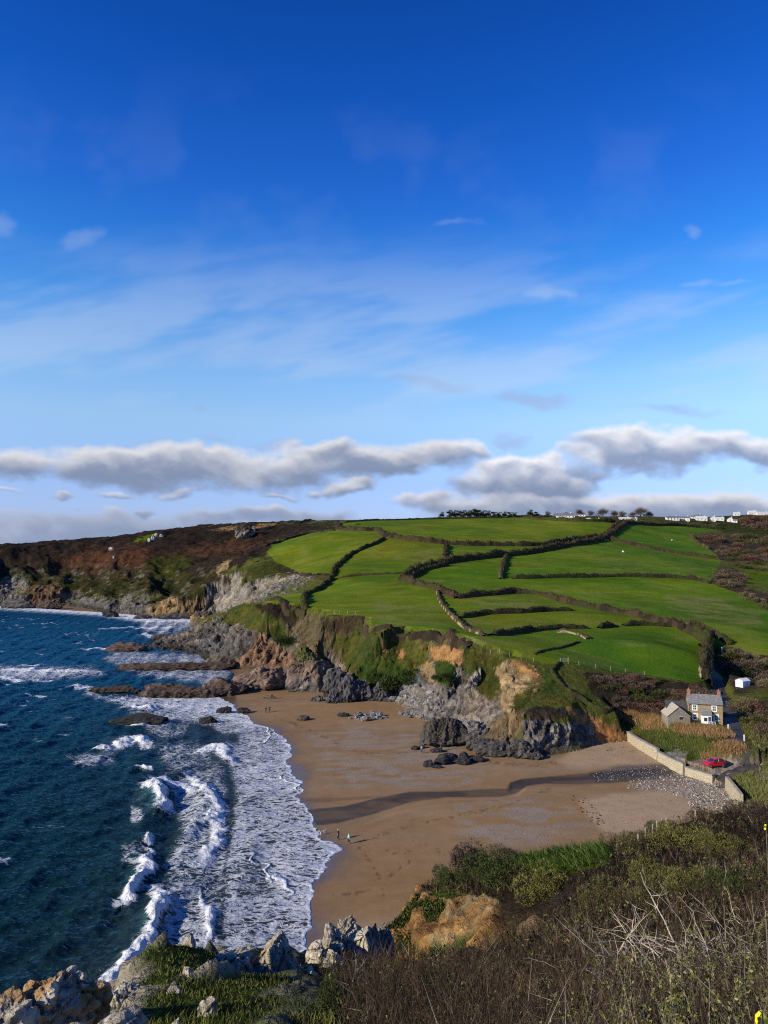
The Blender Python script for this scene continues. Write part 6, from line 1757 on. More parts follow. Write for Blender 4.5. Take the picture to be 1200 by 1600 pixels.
def rock(px0, px1, py0, py1, label, cat='rock', name='rock', seed=1, group=None, dz=None, depth=.7, sub=4, zbase=None, rz=0.0, bury=.25, **kw):
    """rock filling the pixel box; its foot stands on the ground (or sea level) at the bottom of the box"""
    cx = (px0 + px1) / 2
    if zbase is None: g = drop(cx, py1)[0]
    else: q = wz(cx, py1, zbase); g = np.array([q[0], q[1], zbase])
    s = g[1] / FPX; W = (px1 - px0) * s; D = W * depth
    H = (py1 - py0) * s - D * .0
    # visible height in the picture includes part of its top
    view = (CAM_H - g[2]) / g[1]
    H = max((py1 - py0) * s * 1.0 - D * .35 * view, .25 * W * .3)
    Ht = H / (1 - bury)
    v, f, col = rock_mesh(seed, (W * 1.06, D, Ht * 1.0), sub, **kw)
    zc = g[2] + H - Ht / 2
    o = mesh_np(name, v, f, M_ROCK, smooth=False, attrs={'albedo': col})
    o.location = (g[0] + g[0] / g[1] * D * .35, g[1] + D * .38, zc); o.rotation_euler = (0, 0, rz)
    return tag(o, label, cat, group)

REDK = C_(.085,.055,.042); BLK = C_(.025,.023,.024); PINK = C_(.21,.14,.10); GRY2 = C_(.15,.142,.138)
reefs = 'reef rocks at the far end of the beach'
rock(143,222,1073,1083,'long low seaward reef rock lying in white water',seed=11,zbase=0,depth=.22,top=REDK*.8,base=BLK,group=reefs,sub=5)
rock(226,292,1069,1084,'flat brown reef rock behind the longer ridge',seed=12,zbase=0,depth=.4,top=REDK,base=BLK,group=reefs)
rock(230,334,1076,1091,'long brown reef ridge running out from the sand',seed=13,zbase=0,depth=.28,top=REDK,base=BLK,group=reefs,sub=5)
rock(314,380,1063,1087,'broad pinkish brown reef rock at the water edge',seed=14,zbase=0,depth=.5,top=REDK*1.4,base=BLK,group=reefs)
rock(376,452,1045,1079,'large pinkish boulder on the sand in front of the cove',seed=15,depth=.55,top=PINK*.85,base=DARK*1.6,sub=5)
rock(366,400,1062,1080,'low grey rock leaning on the large pinkish boulder',seed=16,depth=.6,top=GREY*.7,base=DARK)
rock(192,336,1037,1048,'long thin reef parallel to the shore in the middle of the inlet',seed=17,zbase=0,depth=.16,top=REDK*.9,base=BLK,group=reefs,sub=5)
rock(330,372,1029,1045,'reddish rock at the landward end of the thin reef',seed=18,zbase=.2,depth=.4,top=REDK*1.2,base=BLK,group=reefs)
rock(170,234,1006,1018,'low brown rock at the tip of the rocky point',seed=19,zbase=0,depth=.3,top=REDK*1.3,base=BLK,group=reefs)
rock(240,272,992,1001,'small dark rock on the far side of the rocky point',seed=20,zbase=0,depth=.4,top=REDK,base=BLK,group=reefs)
rock(186,258,1116,1133,'rounded black rock alone in the surf',seed=21,zbase=0,depth=.35,top=BLK*1.3,base=BLK,rough=.22)
rock(314,338,1120,1131,'small black rock in the white shallows',seed=22,zbase=0,depth=.5,top=BLK*1.2,base=BLK,rough=.25)
rock(338,362,1106,1115,'black rock just breaking the foam near the sand',seed=23,zbase=0,depth=.5,top=BLK*1.2,base=BLK)
rock(246,262,1120,1127,'tiny black rock beside the rounded surf rock',seed=24,zbase=0,depth=.6,top=BLK,base=BLK,sub=3)
rock(370,391,1106,1115,'flat dark rock at the edge of the wet sand',seed=25,depth=.5,top=BLK*1.4,base=BLK,sub=3)
rock(463,484,1118,1126,'small brown rock alone on the far sand',seed=26,depth=.6,top=REDK,base=BLK,sub=3)
rock(160,184,954,964,'dark rock in the surf under the headland',seed=27,zbase=0,depth=.5,top=DARK,base=BLK)
rock(212,236,961,967,'low dark rock in the white water of the headland cove',seed=28,zbase=0,depth=.5,top=DARK*1.3,base=BLK)
rock(246,300,959,968,'dark ledge along the foot of the tan cliff',seed=29,zbase=0,depth=.25,top=DARK*1.6,base=BLK)
rock(300,330,956,968,'grey ledge at the foot of the pale headland cliff',seed=30,zbase=0,depth=.3,top=GREY*.6,base=BLK)
rock(60,95,940,951,'brown ledge at the foot of the left headland',seed=31,zbase=0,depth=.3,top=REDK,base=BLK)
rock(0,50,939,951,'grey ledge at the far left foot of the headland',seed=32,zbase=0,depth=.3,top=GREY*.8,base=BLK)
# stacks and jagged rocks under the cliffs
def taper(v, k=.35, lean=0.0):
    v = v.copy(); t = (v[:, 2] + 1) / 2
    v[:, 0] = v[:, 0] * (1.12 - k * t) + lean * t; v[:, 1] *= (1.1 - k * t); return v
rock(449,508,1013,1080,'tall buttress of tan and grey rock with a grassy cap',name='rock_stack',cat='rock stack',seed=41,depth=.75,sub=5,top=PINK*1.0,base=GREY*.9,green=OLIVE*1.2,rough=.28,profile=lambda v: taper(v,.3),bury=.12)
for i, (a, b, c, d, lab) in enumerate([(502,540,1050,1090,'black jagged rock in the shadow of the tall buttress'),(525,560,1062,1098,'dark spiky rock right of the tall buttress'),(548,585,1066,1096,'dark fin shaped rock under the grassy cliff'),(575,612,1072,1096,'low dark rock at the end of the spiky group'),(508,530,1083,1099,'small grey rock in front of the spiky group'),(486,506,1088,1096,'flat grey rock on the sand beside the tall buttress')]):
    rock(a, b, c, d, lab, seed=50 + i, depth=.8, top=DARK * 1.9, base=DARK * .9, rough=.5, strata=1.6, profile=lambda v: taper(v, .45), tilt=1.1)
rock(657,731,1124,1168,'big black craggy stack standing on the sand in front of the cliff',name='rock_stack',cat='rock stack',seed=61,depth=.6,sub=5,top=C_(.065,.055,.042),base=GREY*.55,rough=.3,strata=1.4,profile=lambda v: taper(v,.5,.12),tilt=1.2,bury=.15)
for i, (a, b, c, d, lab) in enumerate([(728,768,1142,1163,'dark low rock in the shadow behind the black stack'),(731,756,1156,1171,'grey rock between the black stack and the tan cliff'),(742,800,1162,1182,'wide dark slab at the foot of the tan cliff'),(796,835,1160,1184,'dark rock at the near corner of the tan cliff'),(820,850,1176,1187,'flat dark rock in front of the tan cliff corner'),(700,760,1128,1147,'pale grey ledge at the foot of the grey cliff')]):
    rock(a, b, c, d, lab, seed=70 + i, depth=.6, top=(GREY * .55 if i != 5 else GREY * 1.5), base=DARK, rough=.42, strata=1.3, tilt=1.0)
for i, (a, b, c, d, lab) in enumerate([(661,677,1188,1199,'leftmost black boulder of the scatter near the walking pair'),(683,716,1178,1194,'largest black boulder of the scatter near the walking pair'),(711,738,1184,1195,'low black boulder touching the largest one of the scatter'),(717,732,1176,1185,'round black boulder behind the largest one of the scatter'),(736,756,1182,1191,'rightmost flat black boulder of the scatter'),(643,655,1166,1172,'tiny black stone left of the walking pair'),(673,690,1169,1176,'flat black stone between the walking pair'),(654,664,1165,1170,'tiny dark stone at the foot of the black stack'),(676,690,1196,1201,'thin black stone in front of the boulder scatter'),(530,545,1114,1120,'small grey stone left of the pale rubble heap')]):
    rock(a, b, c, d, lab, seed=80 + i, depth=.7, top=BLK * 1.5, base=BLK, rough=.35, sub=3 if b - a < 20 else 4)
rs = np.random.default_rng(5)
for i in range(20):
    a = rs.uniform(546, 600); yb = 1120 + rs.uniform(-4, 8) * (1 - abs(a - 573) / 60); s = rs.uniform(5, 13)
    rock(a - s/2, a + s/2, yb - s * .55, yb, 'pale grey stone in the rubble heap on the middle of the beach', seed=100 + i, group='rubble heap on the sand', depth=.8, sub=3, top=GRY2 * 1.35, base=GREY)
for i in range(10):
    a = rs.uniform(618, 662); yb = 1116 + rs.uniform(-2, 6); s = rs.uniform(5, 12)
    rock(a - s/2, a + s/2, yb - s * .5, yb, 'grey stone in the loose row below the fallen blocks', seed=130 + i, group='stones below the fallen blocks', depth=.8, sub=3, top=GRY2 * 1.2, base=GREY * .7)
for i in range(70):
    t = rs.random(); a = 617 + t * 72 + rs.normal() * 5; yb = 1097 + t * 20 - rs.random() ** 1.3 * 34 * (1 - .3 * t); s = rs.uniform(5, 13)
    rock(a - s/2, a + s/2, yb - s * .7, yb, 'pale grey block in the rockfall at the foot of the green cliff', seed=150 + i, group='fallen blocks at the foot of the cliff', depth=.8, sub=3, top=(GRY2 * 1.45 if i % 3 else C_(.26,.23,.2)), base=GREY * .9, rough=.3)
for i in range(26):
    t = rs.random(); a = 690 + t * 75 + rs.normal() * 4; yb = 1131 + t * 8 - rs.random() * 7; s = rs.uniform(4, 11)
    rock(a - s/2, a + s/2, yb - s * .6, yb, 'grey block lying along the foot of the bare grey cliff', seed=230 + i, group='blocks along the grey cliff foot', depth=.8, sub=3, top=GRY2 * 1.25, base=GREY * .7, rough=.3)
# outcrops on the headland
rock(366,392,821,842,'pale rock outcrop with dark crest high on the headland',name='rock_outcrop',cat='outcrop',seed=301,depth=.7,top=PALE*.55,base=PALE*.7,green=HEATH*1.3,rough=.6)
rock(392,400,822,830,'small pale rock beside the high headland outcrop',seed=302,depth=.8,sub=3,top=PALE*.8,base=PALE*.6)
for i, (a, b, c, d, lab) in enumerate([(231,236,842,847,'leftmost white stone below the small green headland field'),(236,242,838,845,'largest white stone below the small green headland field'),(242,247,833,838,'upper white stone beside the small green headland field'),(249,255,835,839,'rightmost white stone beside the small green headland field'),(170,178,856,860,'white stone cluster in the middle of the brown headland'),(176,180,869,872,'small white stone low on the brown headland')]):
    rock(a, b, c, d, lab, seed=310 + i, depth=.8, sub=3, top=C_(.42,.4,.36), base=C_(.3,.28,.25))

# ------------------------------------------------------------------ near rocks
ORL = C_(.30,.15,.03); NEARP = C_(.37,.325,.245)
def near_rock(px0, px1, py0, py1, d, label, seed, depth=.8, sub=5, low=0.6, rz=0.0, name='boulder', cat='boulder', **kw):
    s = d / FPX; W = (px1 - px0) * s * 1.12; H = (py1 - py0) * s; py0 = py0 - .08 * (py1 - py0)
    x, y, zt = Wd((px0 + px1) / 2, py0, d); Ht = H * (1 + low)
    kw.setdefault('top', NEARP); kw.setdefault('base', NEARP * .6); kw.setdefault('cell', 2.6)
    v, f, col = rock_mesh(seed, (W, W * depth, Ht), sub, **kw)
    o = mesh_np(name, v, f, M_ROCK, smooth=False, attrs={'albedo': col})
    top = v[:, 2].max(); o.location = (x, y, zt - top); o.rotation_euler = (0, 0, rz)
    return tag(o, label, cat)
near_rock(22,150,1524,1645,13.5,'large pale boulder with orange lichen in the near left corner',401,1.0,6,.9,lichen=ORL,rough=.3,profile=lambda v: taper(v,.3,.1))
near_rock(-45,60,1578,1670,12.6,'lower lichen covered boulder at the left edge of the near corner',411,1.0,5,.9,lichen=ORL,rough=.3)
near_rock(246,330,1463,1530,27,'pointed pale rock at the tip of the mossy spur',402,1.2,5,.9,rough=.34,profile=lambda v: taper(v,.4))
near_rock(206,268,1496,1548,24,'long pale rib of rock on the left flank of the mossy spur',403,1.3,5,.7,rz=.5,rough=.32)
near_rock(174,222,1542,1600,19,'pale rock low on the left flank of the mossy spur',404,1.2,5,.8,rough=.32)
near_rock(376,470,1472,1550,27,'blocky pale rock stained yellow with lichen beside the mossy spur',405,.9,6,.6,lichen=C_(.32,.19,.04),rough=.3,strata=1.3,tilt=1.2)
near_rock(335,396,1488,1550,26.5,'pale cracked rock left of the yellow stained one',406,1.0,5,.6,rough=.34,tilt=1.2)
near_rock(440,502,1500,1562,27,'low pale rock right of the yellow stained one',407,1.0,5,.6,rough=.32)
for i, (a, b, c, d, dd, lab) in enumerate([(480,522,1474,1540,32,'low grey pale rock at the left foot of the crag above the brown sand'),(500,545,1452,1535,33,'grey pale rock left of the highest peak of the crag'),(522,566,1438,1530,34.5,'highest pointed rock of the crag above the brown sand'),(540,580,1456,1540,33.5,'cracked pale rock in front of the highest peak of the crag'),(556,592,1447,1520,35.5,'square topped pale rock right of the highest peak of the crag'),(578,612,1450,1520,36,'brown and pale rock at the edge of the ivy bluff'),(500,560,1496,1560,30,'broad pale rock at the near foot of the crag'),(556,600,1500,1560,31,'brownish rock half buried in scrub at the foot of the crag')]):
    near_rock(a, b, c, d, dd, lab, 440 + i, 1.0, 5, .6, rough=.36, top=NEARP * (.85 if i in (5, 7) else 1), base=NEARP * .55)
for i, (a, b, c, d, dd, lab) in enumerate([(258,290,1538,1566,17,'rounded pale stone in the middle of the mossy spur'),(312,338,1560,1586,14,'pale stone in the lower right turf of the spur'),(288,308,1512,1540,20,'narrow pale stone high on the mossy spur'),(352,372,1528,1554,20,'pale stone at the right edge of the spur turf'),(222,240,1538,1552,19,'small pale stone low on the left of the spur'),(150,215,1584,1620,10,'broken pale rock at the bottom of the spur'),(270,282,1590,1602,12,'tiny pale stone near the bottom of the spur turf'),(330,345,1505,1520,24,'small pale stone between the spur tip and the blocks')]):
    near_rock(a, b, c, d, dd, lab, 420 + i, .9, 4, 1.2, rough=0.24)
# ================================================================== PEOPLE AND DOGS
def skin_data(name, verts, edges, radii, sub=1):
    me = bpy.data.meshes.new(name); me.from_pydata(verts, edges, []); me.update()
    o = bpy.data.objects.new(name, me); COL.objects.link(o)
    sk = o.modifiers.new('skin', 'SKIN'); sk.use_smooth_shade = True
    for i, r in enumerate(radii):
        r = r if hasattr(r, '__len__') else (r, r); me.skin_vertices[0].data[i].radius = r
    me.skin_vertices[0].data[0].use_root = True
    if sub: ss = o.modifiers.new('sub', 'SUBSURF'); ss.levels = sub; ss.render_levels = sub
    dg = bpy.context.evaluated_depsgraph_get(); dg.update()
    m2 = bpy.data.meshes.new_from_object(o.evaluated_get(dg)); m2.name = name
    bpy.data.objects.remove(o); bpy.data.meshes.remove(me)
    return m2
M_SKIN = simple_mat('skin', (.55,.36,.27), .6, .08, 6)
def cloth(name, c): return simple_mat(name, c, .85, .15, 8)

def person_parts(stride=.22, arm=.15, hood=False):
    """meshes of one walking figure 1.72 m tall, facing +X"""
    V = [(0,0,.95),(0,0,1.15),(0,0,1.38),(.01,0,1.47),(.02,0,1.54),(.035,0,1.62),(.02,0,1.70)]
    E = [(0,1),(1,2),(2,3),(3,4),(4,5),(5,6)]; R = [(.15,.115),(.135,.105),(.155,.11),(.06,.06),(.065,.075),(.08,.1),(.055,.07)]
    V += [(.125,0,1.60)]; E.append((5,7)); R.append(.016)                                        # nose
    for s in (-1, 1): V.append((.03, s*.095, 1.61)); E.append((5, len(V)-1)); R.append(.018)   # ears
    for s in (-1, 1):
        sw = arm * s; n = len(V)
        V += [(0,s*.19,1.40),(-sw*.35,s*.235,1.14),(-sw*1.0+.06,s*.23,.92),(-sw*1.1+.09,s*.225,.85)]
        E += [(2,n),(n,n+1),(n+1,n+2),(n+2,n+3)]; R += [.06,.045,.033,(.03,.022)]
        for k, (dy, ln) in enumerate(((-.03,.07),(-.01,.085),(.01,.08),(.03,.06))):
            V += [(-sw*1.1+.10+dy,s*.222,.81),(-sw*1.1+.115+dy,s*.215,.81-ln*.75)]; m = len(V); E += [(n+3,m-2),(m-2,m-1)]; R += [.0095,.0085]
        V += [(-sw*1.0+.12,s*.205,.86),(-sw*1.0+.135,s*.2,.815)]; m = len(V); E += [(n+3,m-2),(m-2,m-1)]; R += [.011,.009]
    for s in (-1, 1):
        st = stride * s; n = len(V)
        V += [(0,s*.09,.86),(st*.55+.03,s*.095,.49),(st*1.15-.02,s*.095,.09),(st*1.15+.10,s*.105,.035)]
        E += [(0,n),(n,n+1),(n+1,n+2),(n+2,n+3)]; R += [.095,.062,.042,(.04,.032)]
    body = skin_data('body', V, E, R)
    jk = [(0,0,.86),(0,0,1.15),(0,0,1.39),(.01,0,1.47)]; je = [(0,1),(1,2),(2,3)]; jr = [(.18,.15),(.165,.13),(.18,.135),(.075,.075)]
    for s in (-1, 1):
        sw = arm * s; n = len(jk); jk += [(0,s*.20,1.405),(-sw*.35,s*.24,1.14),(-sw*1.0+.055,s*.233,.93)]; je += [(2,n),(n,n+1),(n+1,n+2)]; jr += [.08,.066,.05]
    if hood: jk += [(-.01,0,1.56),(-.03,0,1.66)]; m = len(jk); je += [(3,m-2),(m-2,m-1)]; jr += [(.10,.105),(.085,.095)]
    jacket = skin_data('jacket', jk, je, jr)
    tk = [(0,0,.93)]; te = []; tr = [(.165,.13)]
    for s in (-1, 1):
        st = stride * s; n = len(tk); tk += [(0,s*.092,.85),(st*.55+.03,s*.096,.49),(st*1.15-.025,s*.096,.13)]; te += [(0,n),(n,n+1),(n+1,n+2)]; tr += [.108,.08,.062]
    trousers = skin_data('trousers', tk, te, tr)
    hair = skin_data('hair', [(-.02,0,1.60),(.0,0,1.685),(.02,0,1.715)], [(0,1),(1,2)], [(.085,.08),(.09,.08),(.07,.06)])
    sk = []; se = []; sr = []
    shoes = []
    for s in (-1, 1):
        st = stride * s
        shoes.append(skin_data('shoe', [(st*1.15-.05,s*.1,.05),(st*1.15+.03,s*.1,.06),(st*1.15+.14,s*.107,.04)], [(0,1),(1,2)], [(.05,.045),(.055,.055),(.045,.035)]))
    return body, jacket, trousers, hair, shoes
PP = [person_parts(.24,.16), person_parts(.10,.06), person_parts(.20,.12,True)]
PEOPLE = [ # px, py feet, height, heading deg (0 = right, 90 = away), variant, jacket, trousers, hair, label
 (528.5,1312.6,1.76,170,1,(.018,.014,.016),(.03,.022,.022),(.55,.5,.45),'fair haired person in black on the near sand beside the teal jacket'),
 (545.2,1318.8,1.66,200,0,(.10,.62,.56),(.02,.016,.02),(.03,.02,.015),'person in a bright teal jacket walking on the near sand'),
 (659.3,1177,1.72,95,0,(.28,.40,.58),(.03,.045,.08),(.02,.015,.012),'person in a pale blue jacket walking below the black stack'),
 (689.6,1173,1.72,100,0,(.03,.035,.06),(.02,.02,.03),(.02,.015,.012),'person in dark clothes walking below the black stack'),
 (415.4,1113.8,1.74,80,0,(.02,.018,.02),(.02,.018,.02),(.03,.02,.015),'left one of the dark pair standing near the far wet sand'),
 (421.0,1112.6,1.70,100,2,(.05,.03,.025),(.02,.018,.02),(.3,.22,.16),'right one of the dark pair near the far wet sand, with lighter head'),
 (418.6,1092.6,1.62,10,1,(.03,.028,.03),(.02,.018,.02),(.03,.02,.015),'shortest person of the far trio, standing apart on its left'),
 (423.3,1092.2,1.74,350,1,(.04,.025,.025),(.02,.018,.02),(.03,.02,.015),'middle person of the far trio in dark brown'),
 (425.6,1092.0,1.72,190,2,(.025,.025,.03),(.02,.018,.02),(.03,.02,.015),'hooded person at the right of the far trio'),
]
def link(name, me, mat, parent):
    m = me.copy(); m.materials.clear(); m.materials.append(mat)
    o = bpy.data.objects.new(name, m); COL.objects.link(o); o.parent = parent; return o
for (px, py, h, hd, var, jc, tc, hc, lab) in PEOPLE:
    g = drop(px, py)[0]; body, jk, tr, ha, sh = PP[var]
    m = body.copy(); m.materials.clear(); m.materials.append(M_SKIN)
    o = bpy.data.objects.new('person', m); COL.objects.link(o)
    o.location = (g[0], g[1], g[2] + .01); o.rotation_euler = (0, 0, math.radians(hd)); s = h / 1.78; o.scale = (s, s, s)
    tag(o, lab, 'person', 'people walking on the beach')
    link('jacket', jk, cloth('jacket_cloth', jc), o); link('trousers', tr, cloth('trouser_cloth', tc), o)
    if var != 2: link('hair', ha, cloth('hair_strands', hc), o)
    for q in sh: link('shoe', q, M_TYRE, o)
def dog(px, py, hd, scale, col, label, tail_up=True):
    g = drop(px, py)[0]
    V = [(-.28,0,.50),(0,0,.47),(.26,0,.50),(.40,0,.60),(.52,0,.66),(.66,0,.61)]; E = [(0,1),(1,2),(2,3),(3,4),(4,5)]; R = [(.10,.11),(.105,.115),(.12,.15),(.08,.09),(.075,.08),(.04,.04)]
    for s in (-1, 1):
        V.append((.49,s*.065,.74)); E.append((4,len(V)-1)); R.append((.025,.02))
        n = len(V); V += [(.26,s*.09,.32),(.25,s*.09,.16),(.27,s*.09,.03),(.31,s*.09,.02)]; E += [(2,n),(n,n+1),(n+1,n+2),(n+2,n+3)]; R += [.055,.035,.028,.028]
        n = len(V); V += [(-.25,s*.09,.34),(-.34,s*.09,.19),(-.30,s*.09,.03),(-.26,s*.09,.02)]; E += [(0,n),(n,n+1),(n+1,n+2),(n+2,n+3)]; R += [.075,.035,.027,.028]
    n = len(V); V += [(-.42,0,.58),(-.54,0,.72 if tail_up else .45),(-.56,0,.84 if tail_up else .36)]; E += [(0,n),(n,n+1),(n+1,n+2)]; R += [.035,.03,.022]
    o = bpy.data.objects.new('dog', skin_data('dog', V, E, R)); COL.objects.link(o)
    o.data.materials.append(simple_mat('dog_coat', col, .85, .3, 6))
    o.location = (g[0], g[1], g[2] + .005); o.rotation_euler = (0, 0, math.radians(hd)); o.scale = (scale,) * 3
    return tag(o, label, 'dog')
dog(503.5,1304.2,205,1.0,(.62,.58,.52),'pale dog with raised tail at the edge of the foam')
dog(413.8,1092.4,185,.9,(.02,.017,.015),'dark dog on the left of the far trio')
dog(429.2,1091.4,170,.9,(.025,.02,.018),'dark dog on the right of the far trio')
def sheep(px, py, hd, label):
    g = drop(px, py)[0]
    V = [(-.35,0,.62),(0,0,.64),(.32,0,.64),(.5,0,.74),(.66,0,.72)]; E = [(0,1),(1,2),(2,3),(3,4)]; R = [(.24,.26),(.28,.3),(.24,.26),(.12,.13),(.07,.08)]
    for x in (-.32, .3):
        for s in (-1, 1):
            n = len(V); V += [(x,s*.14,.36),(x-.02,s*.14,.18),(x,s*.14,.02)]; E += [(0 if x < 0 else 2,n),(n,n+1),(n+1,n+2)]; R += [.08,.04,.035]
    o = bpy.data.objects.new('sheep', skin_data('sheep', V, E, R)); COL.objects.link(o); o.data.materials.append(simple_mat('fleece', (.72,.69,.62), .95, .1, 8))
    o.location = tuple(g); o.rotation_euler = (0, 0, hd); o.scale = (1.5,) * 3
    return tag(o, label, 'sheep')
sheep(1050,845,.4,'white sheep alone in the right hand top field')
sheep(974,863.5,2.4,'white sheep alone in the middle field under the slanting hedge')
# ================================================================== NEAR SLOPE VEGETATION
def near_sample(n, seed, y0=2.4, y1=66, u=.78):
    rs = np.random.default_rng(seed)
    y = np.exp(rs.uniform(math.log(y0), math.log(y1), n)); x = rs.uniform(-u, u, n) * y
    sdn, _ = sd_poly(x, y, NPTS); z = ground(x, y)
    return x, y, z, sdn

def scrub_mask(x, y, z):
    f = fbm2(x / 3, y / 3, 3, 601) - .5
    spur = sstep(-.2, 1.2, x + .115 * y - .15 + f * 1.0)                    # 0 on the mossy spur
    bluff = 1 - sstep(7.5, 5.5, np.abs(x - 3.4) + .25 * np.abs(y - 41)) * sstep(34.5, 37, y) * sstep(49, 46, y)
    px, py = project(x, y, z)
    bluff = bluff * (1 - soft_poly(px, py, [(640,1440),(660,1396),(700,1386),(745,1402),(782,1412),(776,1445),(740,1495),(640,1505)], 5) * (y > 30) * (y < 54)) if False else bluff
    patch = 1 - soft_poly(px, py, [(790,1345),(800,1320),(860,1312),(950,1318),(952,1345),(900,1362),(830,1360)], 4) * (y > 25)
    patch = patch * (1 - soft_poly(px, py, [(640,1440),(660,1396),(700,1386),(745,1402),(782,1412),(776,1445),(740,1495),(640,1505)], 5) * (y > 30) * (y < 54))
    return spur * bluff * patch

def twig_plants(name, n, seed, hgt, palette, leafp=0.0, y0=2.4, y1=66, dens=None, leafcols=None, stems=3, twigs=11, wid=1.0, upright=.35):
    rs = np.random.default_rng(seed)
    x, y, z, sdn = near_sample(n, seed, y0, y1)
    m = scrub_mask(x, y, z) * (sdn > 1.0)
    if dens is not None: m = m * dens(x, y)
    k = rs.random(n) < m; x, y, z = x[k], y[k], z[k]; n = len(x)
    base = np.stack([x, y, z - .06], 1)
    hs = (hgt[0] + (hgt[1] - hgt[0]) * fbm2(x / 1.7, y / 1.7, 3, seed + 1)) * rs.uniform(.7, 1.2, n)
    ws = np.clip(y / 11.0, .55, 4.5) * .0085 * wid
    patch = fbm2(x / 2.4, y / 2.4, 3, seed + 2)
    pal = np.asarray(palette); VV, CC, FF = [], [], []; nv = 0
    def emit(p, d, L, w, c):
        nonlocal nv
        V, F = slivers(p, d, L, w, rs); VV.append(V); FF.append(F + nv); nv += len(V); CC.append(np.repeat(c, 3, 0))
    for s in range(stems):
        d = rs.normal(size=(n, 3)) * upright; d[:, 2] = 1; d /= np.linalg.norm(d, axis=1, keepdims=True)
        L = hs * rs.uniform(.6, 1.1, n)
        ci = np.clip((patch * len(pal) + rs.normal(size=n) * .9).astype(int), 0, len(pal) - 1)
        c = pal[ci] * rs.uniform(.6, 1.5, (n, 1))
        b0 = base + rs.normal(size=(n, 3)) * np.array([.09, .09, 0])
        emit(b0, d, L, ws * rs.uniform(1.0, 1.7, n), c)
        for t in range(twigs // stems):
            f = rs.uniform(.3, .95, n)[:, None]; q = b0 + d * (L[:, None] * f)
            e = d * .8 + rs.normal(size=(n, 3)) * .55; e[:, 2] += .15; e /= np.linalg.norm(e, axis=1, keepdims=True)
            emit(q, e, L * rs.uniform(.2, .5, n), ws * rs.uniform(.6, 1.0, n), c * 1.05)
        if leafp > 0:
            for t in range(3):
                kk = np.nonzero(rs.random(n) < leafp)[0]
                q = b0[kk] + d[kk] * (L[kk] * rs.uniform(.25, 1.0, len(kk)))[:, None] + rs.normal(size=(len(kk), 3)) * .05
                e = rs.normal(size=(len(kk), 3)); e[:, 2] += .3; e /= np.linalg.norm(e, axis=1, keepdims=True)
                lc = np.asarray(leafcols)[rs.integers(0, len(leafcols), len(kk))] * rs.uniform(.6, 1.4, (len(kk), 1))
                sc = np.clip(y[kk] / 10, .6, 3.0)
                emit(q, e, rs.uniform(.03, .06, len(kk)) * sc, rs.uniform(.018, .03, len(kk)) * sc, lc)
    o = mesh_np(name, np.vstack(VV), np.vstack(FF), M_TWIG, attrs={'albedo': np.vstack(CC)}); o['kind'] = 'stuff'
    return o
TW = [C_(.024,.016,.012), C_(.036,.024,.018), C_(.056,.039,.028), C_(.030,.020,.015), C_(.092,.068,.048)]
GLEAF = [C_(.075,.10,.022), C_(.05,.075,.018), C_(.13,.14,.045), C_(.035,.05,.015)]
twig_plants('bare_twig_scrub', 17000, 611, (.45,1.0), [c * C_(1.22,1.16,1.1) for c in TW], .20, leafcols=GLEAF, stems=3, twigs=12)
twig_plants('pale_stem_scrub', 800, 612, (.6,1.25), [C_(.22,.185,.15), C_(.30,.26,.21), C_(.16,.13,.105)], 0, stems=1, twigs=4, wid=.9, upright=.5)
twig_plants('low_green_undergrowth', 5200, 613, (.2,.55), [C_(.05,.05,.02), C_(.07,.07,.03)], .9, leafcols=GLEAF, stems=3, twigs=3, dens=lambda x, y: sstep(.48, .6, fbm2(x / 2.2, y / 2.2, 3, 77)))
twig_plants('dead_bracken_scrub', 4500, 614, (.4,.85), [C_(.17,.10,.055), C_(.22,.14,.075), C_(.12,.07,.045)], .5, leafcols=[C_(.2,.12,.06), C_(.26,.17,.085)], stems=2, twigs=6, dens=lambda x, y: sstep(.52, .62, fbm2(x / 2.8 + 7, y / 2.8, 3, 78)) * sstep(.10, .25, x / y))
# turf of the spur and tall grass patch
def near_tufts(name, n, seed, mask, hgt, wid, cols, lean=.5, bend=None, y0=6, y1=60, ref=20.0):
    rs = np.random.default_rng(seed); x, y, z, sdn = near_sample(n, seed, y0, y1, .55)
    m = mask(x, y, z) * (sdn > .6); k = rs.random(n) < m; x, y, z = x[k], y[k], z[k]; n = len(x)
    d = rs.normal(size=(n, 3)) * lean; d[:, 2] = 1
    if bend is not None: d += np.array(bend)
    d /= np.linalg.norm(d, axis=1, keepdims=True); sc = np.clip(y / ref, .6, 2.5)
    V, F = slivers(np.stack([x, y, z - .03], 1), d, rs.uniform(*hgt, n) * (.5 + fbm2(x, y, 3, seed)), rs.uniform(*wid, n) * sc, rs)
    cols = np.asarray(cols); c = cols[rs.integers(0, len(cols), n)] * rs.uniform(.6, 1.4, (n, 1)) * (.6 + .8 * fbm2(x / 1.2, y / 1.2, 3, seed + 4))[:, None]
    o = mesh_np(name, V, F, M_LEAF, attrs={'albedo': np.repeat(c, 3, 0)}); o['kind'] = 'stuff'; return o
near_tufts('spur_grass', 60000, 621, lambda x, y, z: (1 - scrub_mask(x, y, z)) * (x + .1 * y < .5) * (y < 33) * sstep(.40, .5, fbm2(x / 2.2, y / 2.2, 4, 146) + .19), (.06,.16), (.02,.045), [C_(.082,.105,.018), C_(.058,.074,.014), C_(.115,.12,.03), C_(.08,.062,.025)], y0=7, y1=33)
def patchm(x, y, z):
    px, py = project(x, y, z); return soft_poly(px, py, [(790,1345),(800,1320),(860,1312),(950,1318),(952,1345),(900,1362),(830,1360)], 4) * (y > 25)
